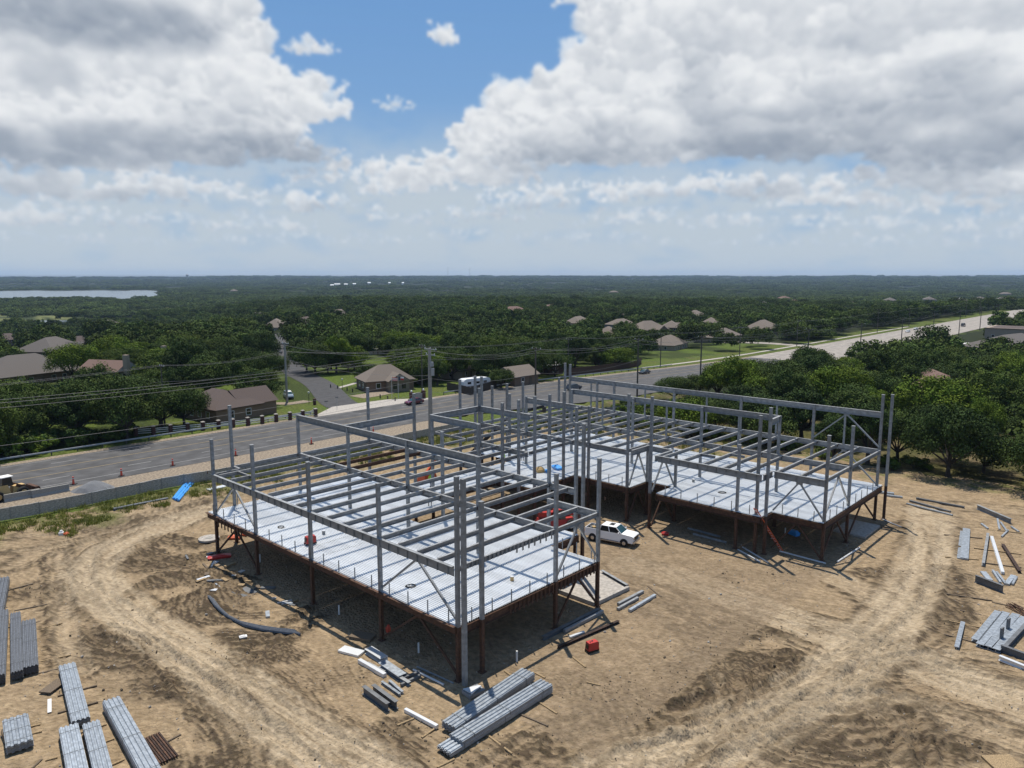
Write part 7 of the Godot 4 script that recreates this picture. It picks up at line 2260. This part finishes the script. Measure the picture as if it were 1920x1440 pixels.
func wooded(x: float, z: float, r: float) -> bool:
	var q := uv_of(x, z)
	# the site and the road corridor
	if q.x < 64.0 and q.y < 87.5 + nz.get_noise_2d(q.x * 0.05, 3.0) * 3.0:
		return false
	if q.x < 64.0 and q.x > 34.0 and q.y < 122.0:
		return false
	if q.y > -400.0 and q.y < 960.0 and q.x > 52.0 and q.x < (111.0 if q.y > 88.0 else 106.0) and (q.y < 120.0 or q.x > road_near_edge(q.y) - (11.0 if q.y < 190.0 else 20.0)):
		return false
	if q.y > 205.0 and q.y < 900.0 and q.x > 48.0 and q.x < 113.0 + 6.0 * nz.get_noise_1d(q.y * 0.02):
		return false
	for s in clear_spots:
		if (x - s.x) * (x - s.x) + (z - s.y) * (z - s.y) < s.z * s.z:
			return false
	var az := atan2(x, -z)
	if r < 1100.0:
		var top := hgt(x, z) + 10.0
		for k in sight_az.size():
			if r < sight_r[k] - 1.0 and absf(az - sight_az[k]) * r < sight_w[k] and CAM_H + sight_slope[k] * r < top:
				return false
	if r > 800.0:
		if az < -0.3 and water_mask(r, az) > 0.05:
			return false
		if az < -0.40 and r > 1100.0 and r < 2000.0 and nz.get_noise_2d(x * 0.006, z * 0.006) + nz.get_noise_2d(x * 0.03, z * 0.03) * 0.5 > S(1100, 2000, r) * 0.7 - 0.12:
			return false
	return true

func build_trees() -> void:
	rng.seed = 17
	# keep houses, streets and lawns free
	for s in [[398, 778, 13], [440, 790, 9], [208, 728, 8], [45, 716, 17], [98, 668, 16], [15, 648, 14], [152, 646, 12], [203, 618, 15], [518, 620, 18], [572, 614, 15], [722, 729, 12], [755, 735, 9], [963, 722, 9], [890, 728, 9],
		[600, 722, 9], [578, 710, 8], [555, 697, 7], [545, 686, 7], [538, 676, 7], [532, 666, 7], [526, 655, 7.5], [523, 647, 8], [521, 640, 8], [519, 632, 9], [518, 626, 10], [640, 735, 11], [670, 728, 11], [690, 738, 12], [720, 745, 10], [640, 712, 8], [665, 712, 8], [690, 705, 6], [780, 742, 10], [810, 740, 9], [840, 735, 8], [860, 733, 8],
		[560, 775, 9], [530, 770, 9], [500, 765, 9], [500, 782, 10], [545, 760, 8], [465, 775, 8], [460, 745, 8], [490, 742, 6], [430, 740, 7], [450, 730, 6], [505, 690, 5], [500, 675, 5],
		[1083, 618, 17], [1163, 622, 14], [1140, 634, 11], [1213, 633, 15], [1258, 628, 12], [1252, 655, 13], [1302, 606, 15], [1332, 618, 11], [1346, 640, 18], [1428, 630, 18], [1757, 762, 6], [1895, 668, 26], [1900, 644, 18], [1815, 663, 14], [1860, 652, 18], [1840, 656, 14],
		[1668, 573, 30], [1742, 571, 28], [1800, 574, 28], [1838, 572, 30], [1878, 573, 28], [1905, 880, 5], [1915, 866, 5], [1395, 680, 9], [30, 770, 7], [110, 780, 6], [225, 800, 7], [60, 800, 6]]:
		clear(s[0], s[1], s[2])
	var p115 := P(115, 148, 0)
	clear_spots.append(Vector3(p115.x, p115.z, 6))
	for t in sight:
		sight_w.append(3.6)
	for c in [[600, 722], [578, 710], [560, 700], [550, 692], [540, 682], [534, 670], [528, 660], [523, 650], [520, 642], [518, 634], [517, 627], [640, 735], [670, 725], [690, 740], [720, 747], [650, 715], [690, 712], [560, 775], [520, 768], [500, 780], [470, 765], [450, 742], [430, 742], [490, 740], [505, 690], [800, 742], [840, 733], [890, 722], [960, 712], [1210, 676], [1150, 690], [1260, 672], [1300, 664], [1400, 655], [1450, 645]]:
		sight.append(G(c[0], c[1]))
	sight.append(G(1757, 757) + Vector3(0, 7.0, 0))
	sight.append(G(700, 664) + Vector3(0, 3.0, 0))
	for px in range(-10, 150, 8):
		sight.append(GH(px, 594.0, -26.0))
		sight.append(GH(px, 599.0, -26.0))
	for t in sight:
		var r := Vector2(t.x, t.z).length()
		sight_az.append(atan2(t.x, -t.z))
		if sight_w.size() < sight_az.size():
			sight_w.append(4.4)
		sight_r.append(r)
		sight_slope.append((t.y - CAM_H) / r)
	# tree models, near and far
	var near := []
	for i in 7:
		near.append(oak(100 + i, [9.0, 10.2, 7.4, 11.6, 9.6, 10.4, 6.4][i], [5.4, 6.2, 5.2, 5.4, 6.8, 3.7, 4.6][i], [34, 40, 30, 38, 44, 28, 26][i], [11000, 13000, 9000, 13000, 15000, 8500, 8000][i], 0.32))
	var mid := []
	for i in 5:
		mid.append(oak(200 + i, [9.4, 11.6, 7.0, 10.0, 10.6][i], [5.4, 6.4, 5.4, 6.2, 4.0][i], 24, 2400, 0.66, false))
	var patch_m := []
	for i in 4:
		patch_m.append(patch_wood(300 + i))
	lap("tree models")
	# where they stand
	var spots := []
	var half := deg_to_rad(40.0)
	var x := -330.0
	while x < 400.0:
		var z := -60.0
		while z > -470.0:
			var px := x + rng.randf_range(-3.6, 3.6)
			var pz := z + rng.randf_range(-3.6, 3.6)
			var r := sqrt(px * px + pz * pz)
			if absf(atan2(px, -pz)) < half and r < 460.0 and r > 80.0 and wooded(px, pz, r):
				spots.append([r, px, pz])
			z -= 8.6
		x += 8.6
	# trees that stand free on lawns and by the road
	var single := []
	for s in [[484, 763, 1.0, 0, "broad dark oak on the lawn beside the dark pickup"], [452, 742, 0.9, 3, "oak shading the drive of the brown roofed house"], [508, 718, 0.9, 1, "oak at the bend of the side street on the pickup's side"], [592, 702, 1.05, 4, "spreading oak on the lawn at the bend of the side street"], [575, 697, 0.95, 1, "oak hanging over the side street's bend"], [615, 700, 0.85, 2, "oak between the side street and the lawn path"],
		[346, 799, 0.85, 1, "oak before the end of the brown roofed house"], [300, 804, 0.9, 4, "broad oak behind the second pillar of the white fence"], [230, 812, 0.95, 0, "oak past the first pillar of the white fence"], [150, 822, 1.0, 3, "tall oak behind the hedge bank by the guardrail"], [80, 830, 0.95, 1, "oak behind the hedge bank nearest the loader"], [20, 836, 1.0, 4, "spreading oak at the open end of the hedge bank"], [684, 716, 0.7, 2, "oak at the corner of the tan roofed house by the path"], [820, 722, 0.8, 5, "slim oak before the camper yard's fence"], [848, 712, 0.9, 1, "oak inside the camper yard"], [985, 712, 0.7, 6, "small oak beside the low brick house"], [712, 722, 0.55, 5, "small round tree before the tan roofed house"], [768, 715, 0.9, 3, "oak beside the tan roofed house on the flags' side"], [788, 722, 0.8, 0, "oak behind the brick entry sign"], [940, 728, 0.75, 2, "round oak inside the board fence by the low brick house"], [1002, 712, 0.9, 1, "oak at the corner of the board fence"], [1040, 706, 0.9, 4, "oak beside the white roofed shed"]]:
		var p := G(s[0], s[1])
		single.append([p, s[2], s[3], s[4]])
	for s in single:
		var o := thing("oak_tree", s[3], "tree", s[0], rng.randf() * TAU)
		o.scale = Vector3.ONE * float(s[1])
		part(o, "crown", near[s[2]][0], M.leaf_oak)
		part(o, "trunk", near[s[2]][1], M.bark)
	spots.sort_custom(func(a, b): return a[0] < b[0])
	# the nearest as trees of their own; first those whose crown the picture can show
	var made := 0
	var marks := [[G(1757, 762), "the reddish roof in the wood"], [P(-14, 92, 0), "the dirt before the wood's edge"], [P(10, 94, 0), "the floor's far end"], [P(34, 112, 0), "the short fabric fence"], [on_line(1320, 62), "the pole at the wood's corner"], [on_line(1523, 64), "the concrete highway's first pole"], [G(1815, 663), "the white pavilion"], [G(1895, 668), "the grey roofed shop"], [P(-30, 88, 0), "the bright grass patch"],
		[G(398, 778), "the brown roofed brick house"], [G(255, 817), "the first fence pillar"], [G(208, 728), "the grey gabled house"], [G(45, 716), "the big grey hip roof"], [G(100, 800), "the hedge bank behind the guardrail"], [G(538, 676), "the bend of the side street"], [G(518, 626), "the far end of the side street"], [G(722, 729), "the tan roofed house with flags"], [G(890, 731), "the camper"], [G(963, 722), "the low brick house"], [P(115, 148, 0), "the white roofed shed"], [P(112, 185, 0), "the reddish board fence"], [G(1252, 655), "the low roof by the highway"], [G(700, 664), "the white trailer home"], [G(318, 705), "the pale chimney in the oaks"]]
	var proto := {}
	var rest := []
	var cam_half := deg_to_rad(36.5)
	for s in spots:
		var q := uv_of(s[1], s[2])
		var az := atan2(float(s[1]), -float(s[2]))
		if made < 286 and absf(az) < cam_half:
			var kind: float = nz.get_noise_2d(s[1] * 0.02 + 70.0, s[2] * 0.02) + rng.randf_range(-0.5, 0.5)
			var lm := "leaf_oak"
			var what := "dark green live oak"
			if kind > 0.33:
				lm = "leaf_bright"
				what = "bright yellow green elm"
			elif kind > 0.12:
				lm = "leaf_mid"
				what = "mid green oak"
			elif kind < -0.33:
				lm = "leaf_cedar"
				what = "very dark cedar oak"
			var k := rng.randi_range(0, 6)
			var where := ""
			var grp := ""
			var near_d := 1e9
			for lm_ in marks:
				var dd := Vector2(lm_[0].x - s[1], lm_[0].z - s[2]).length()
				if dd < near_d:
					near_d = dd
					where = lm_[1]
			where = ("close by " if near_d < 16.0 else ("a little off " if near_d < 34.0 else "farther off from ")) + where
			grp = where
			var key := "%s %s" % [lm, k]
			var sc := rng.randf_range(0.68, 1.2)
			what = ("small " if sc < 0.85 else ("tall " if k in [3, 5, 6] else "broad ")) + what
			var pos := Vector3(s[1], hgt(s[1], s[2]) - 0.1, s[2])
			var o: Node3D
			if proto.has(key):
				o = copy_of(proto[key], pos, rng.randf() * TAU, "%s %s" % [what, where])
			else:
				o = thing("oak_tree", "%s %s" % [what, where], "tree", pos, rng.randf() * TAU)
				part(o, "crown", near[k][0], M[lm])
				part(o, "trunk", near[k][1], M.bark)
				proto[key] = o
			o.scale = Vector3(sc * rng.randf_range(0.9, 1.15), sc * rng.randf_range(0.85, 1.15), sc)
			o.set_meta("group", "%s trees %s" % [what, grp])
			made += 1
		else:
			rest.append(s)
	lap("near trees")
	# the rest of the near woods, and the woods to the horizon
	var far_spots := []
	for s in rest:
		far_spots.append([s[1], s[2], rng.randf_range(0.6, 1.4)])
	var a := 0
	rng.seed = 23
	while a < 8600:
		a += 1
		var r := sqrt(rng.randf_range(440.0 * 440.0, 1120.0 * 1120.0))
		var az := rng.randf_range(-half, half)
		var xx := sin(az) * r
		var zz := -cos(az) * r
		if wooded(xx, zz, r):
			far_spots.append([xx, zz, rng.randf_range(0.6, 1.5)])
	multi("woodland", "unbroken oak woodland stretching across the middle distance", mid, far_spots, false)
	var wide := []
	a = 0
	while a < 15000:
		a += 1
		var r := exp(rng.randf_range(log(900.0), log(9800.0)))
		var az := rng.randf_range(-half, half)
		var xx := sin(az) * r
		var zz := -cos(az) * r
		if r < 1130.0 and az < -0.44:
			continue
		if wooded(xx, zz, r):
			wide.append([xx, zz, rng.randf_range(0.8, 1.25) * (1.0 + 1.2 * S(2000, 8000, r))])
	multi("distant_woodland", "hazy woodland covering the low hills to the horizon", patch_m, wide, true)
	lap("woods")
	shrubs(near)

func multi(n: String, label: String, meshes: Array, spots: Array, wide: bool) -> void:
	for k in meshes.size():
		var mine := []
		for i in range(k, spots.size(), meshes.size()):
			mine.append(spots[i])
		var mm := MultiMesh.new()
		mm.transform_format = MultiMesh.TRANSFORM_3D
		mm.use_colors = true
		mm.mesh = meshes[k][0]
		mm.instance_count = mine.size()
		for i in mine.size():
			var s: Array = mine[i]
			var sc: float = s[2]
			var b := Basis(Vector3.UP, rng.randf() * TAU).scaled(Vector3(sc, sc * rng.randf_range(0.85, 1.2) * (0.9 if not wide else 1.0), sc))
			var y := hgt(s[0], s[1]) - (0.6 if not wide else 2.2)
			mm.set_instance_transform(i, Transform3D(b, Vector3(s[0], y, s[1])))
			var kind := nz.get_noise_2d(s[0] * (0.004 if wide else 0.015), s[1] * (0.004 if wide else 0.015)) * 0.9 + rng.randf_range(-0.35, 0.35)
			var f := 1.0 + kind * 0.35 + rng.randf_range(-0.3, 0.3)
			mm.set_instance_color(i, Color(f * (1.0 + 0.25 * maxf(kind, 0.0)), f * (1.0 + 0.15 * maxf(kind, 0.0)), f * 0.9))
		var o := MultiMeshInstance3D.new()
		o.name = numbered(n)
		o.multimesh = mm
		o.material_override = M.leaf_oak
		add_child(o)
		o.set_meta("kind", "stuff")
		tag(o, label, "woods", n.replace("_", " "))

func shrubs(near: Array) -> void:
	var small := []
	for i in 3:
		small.append(oak(400 + i, 1.9, 1.5, 9, 1500, 0.2))
	rng.seed = 41
	var spots := []
	for k in 60:
		spots.append([P(rng.randf_range(38, 60), rng.randf_range(66, 118), 0), "leafy shrub on the weedy ground behind the frame's back corner", "shrubs behind the frame"])
	for k in 26:
		spots.append([P(rng.randf_range(-18, 34), rng.randf_range(88, 93), 0), "leafy shrub at the foot of the wood beyond the floor's far end", "shrubs at the wood's foot"])
	for k in 64:
		spots.append([P(rng.randf_range(104.6, 110), rng.randf_range(-34, 17), 0), "dense shrub in the hedge bank behind the guardrail", "shrubs behind the guardrail"])
	var proto := {}
	for s in spots:
		var k := rng.randi_range(0, 2)
		var p: Vector3 = s[0]
		p.y = hgt(p.x, p.z) - 0.1
		var lm: String = ["leaf_bright", "leaf_mid", "leaf_oak"][rng.randi_range(0, 2)]
		var key := "%s%d" % [lm, k]
		var sc := rng.randf_range(0.5, 1.2) * (1.6 if s[2] == "shrubs behind the guardrail" else 1.0)
		var o: Node3D
		if proto.has(key):
			o = copy_of(proto[key], p, rng.randf() * TAU, s[1])
		else:
			o = thing("shrub", s[1], "shrub", p)
			part(o, "foliage", small[k][0], M[lm])
			part(o, "stem", small[k][1], M.bark)
			proto[key] = o
		o.scale = Vector3(sc * 1.2, sc, sc * 1.2)
		o.set_meta("group", s[2])
	# tufts of grass and weeds
	var tuft := MB.new()
	rng.seed = 43
	for k in 26:
		var an := rng.randf() * TAU
		var r := rng.randf_range(0.0, 0.4)
		var b := Vector3(cos(an) * r, 0, sin(an) * r)
		var h := rng.randf_range(0.15, 0.42)
		var lean := Vector3(rng.randf_range(-0.2, 0.2), h, rng.randf_range(-0.2, 0.2))
		var f := rng.randf_range(0.7, 1.3)
		tuft.col = Color(0.17 * f, 0.18 * f, 0.065 * f)
		tuft.tri(b - Vector3(0.035, 0, 0), b + lean, b + Vector3(0.035, 0, 0.02))
	var ts := []
	for k in 5200:
		var u := rng.randf_range(52, 67)
		var v := rng.randf_range(-46, 64)
		if k % 3 == 0:
			u = rng.randf_range(20, 62)
			v = rng.randf_range(64, 120)
		if u > 60.0 + nz.get_noise_1d(v * 0.1) * 6.0 or (v > 64.0 and nz.get_noise_2d(u * 0.12, v * 0.12) > 0.0):
			ts.append([u, v])
	var mm := MultiMesh.new()
	mm.transform_format = MultiMesh.TRANSFORM_3D
	mm.mesh = tuft.mesh()
	mm.instance_count = ts.size()
	for i in ts.size():
		var p := P(ts[i][0], ts[i][1], 0)
		p.y = hgt(p.x, p.z) + 0.06
		mm.set_instance_transform(i, Transform3D(Basis(Vector3.UP, rng.randf() * TAU).scaled(Vector3.ONE * rng.randf_range(0.8, 1.8)), p))
	var o := MultiMeshInstance3D.new()
	o.name = "weeds"
	o.multimesh = mm
	o.material_override = M.leaf_mid
	add_child(o)
	o.set_meta("kind", "stuff")
	tag(o, "tufts of weeds and grass on the site's verges", "weeds")
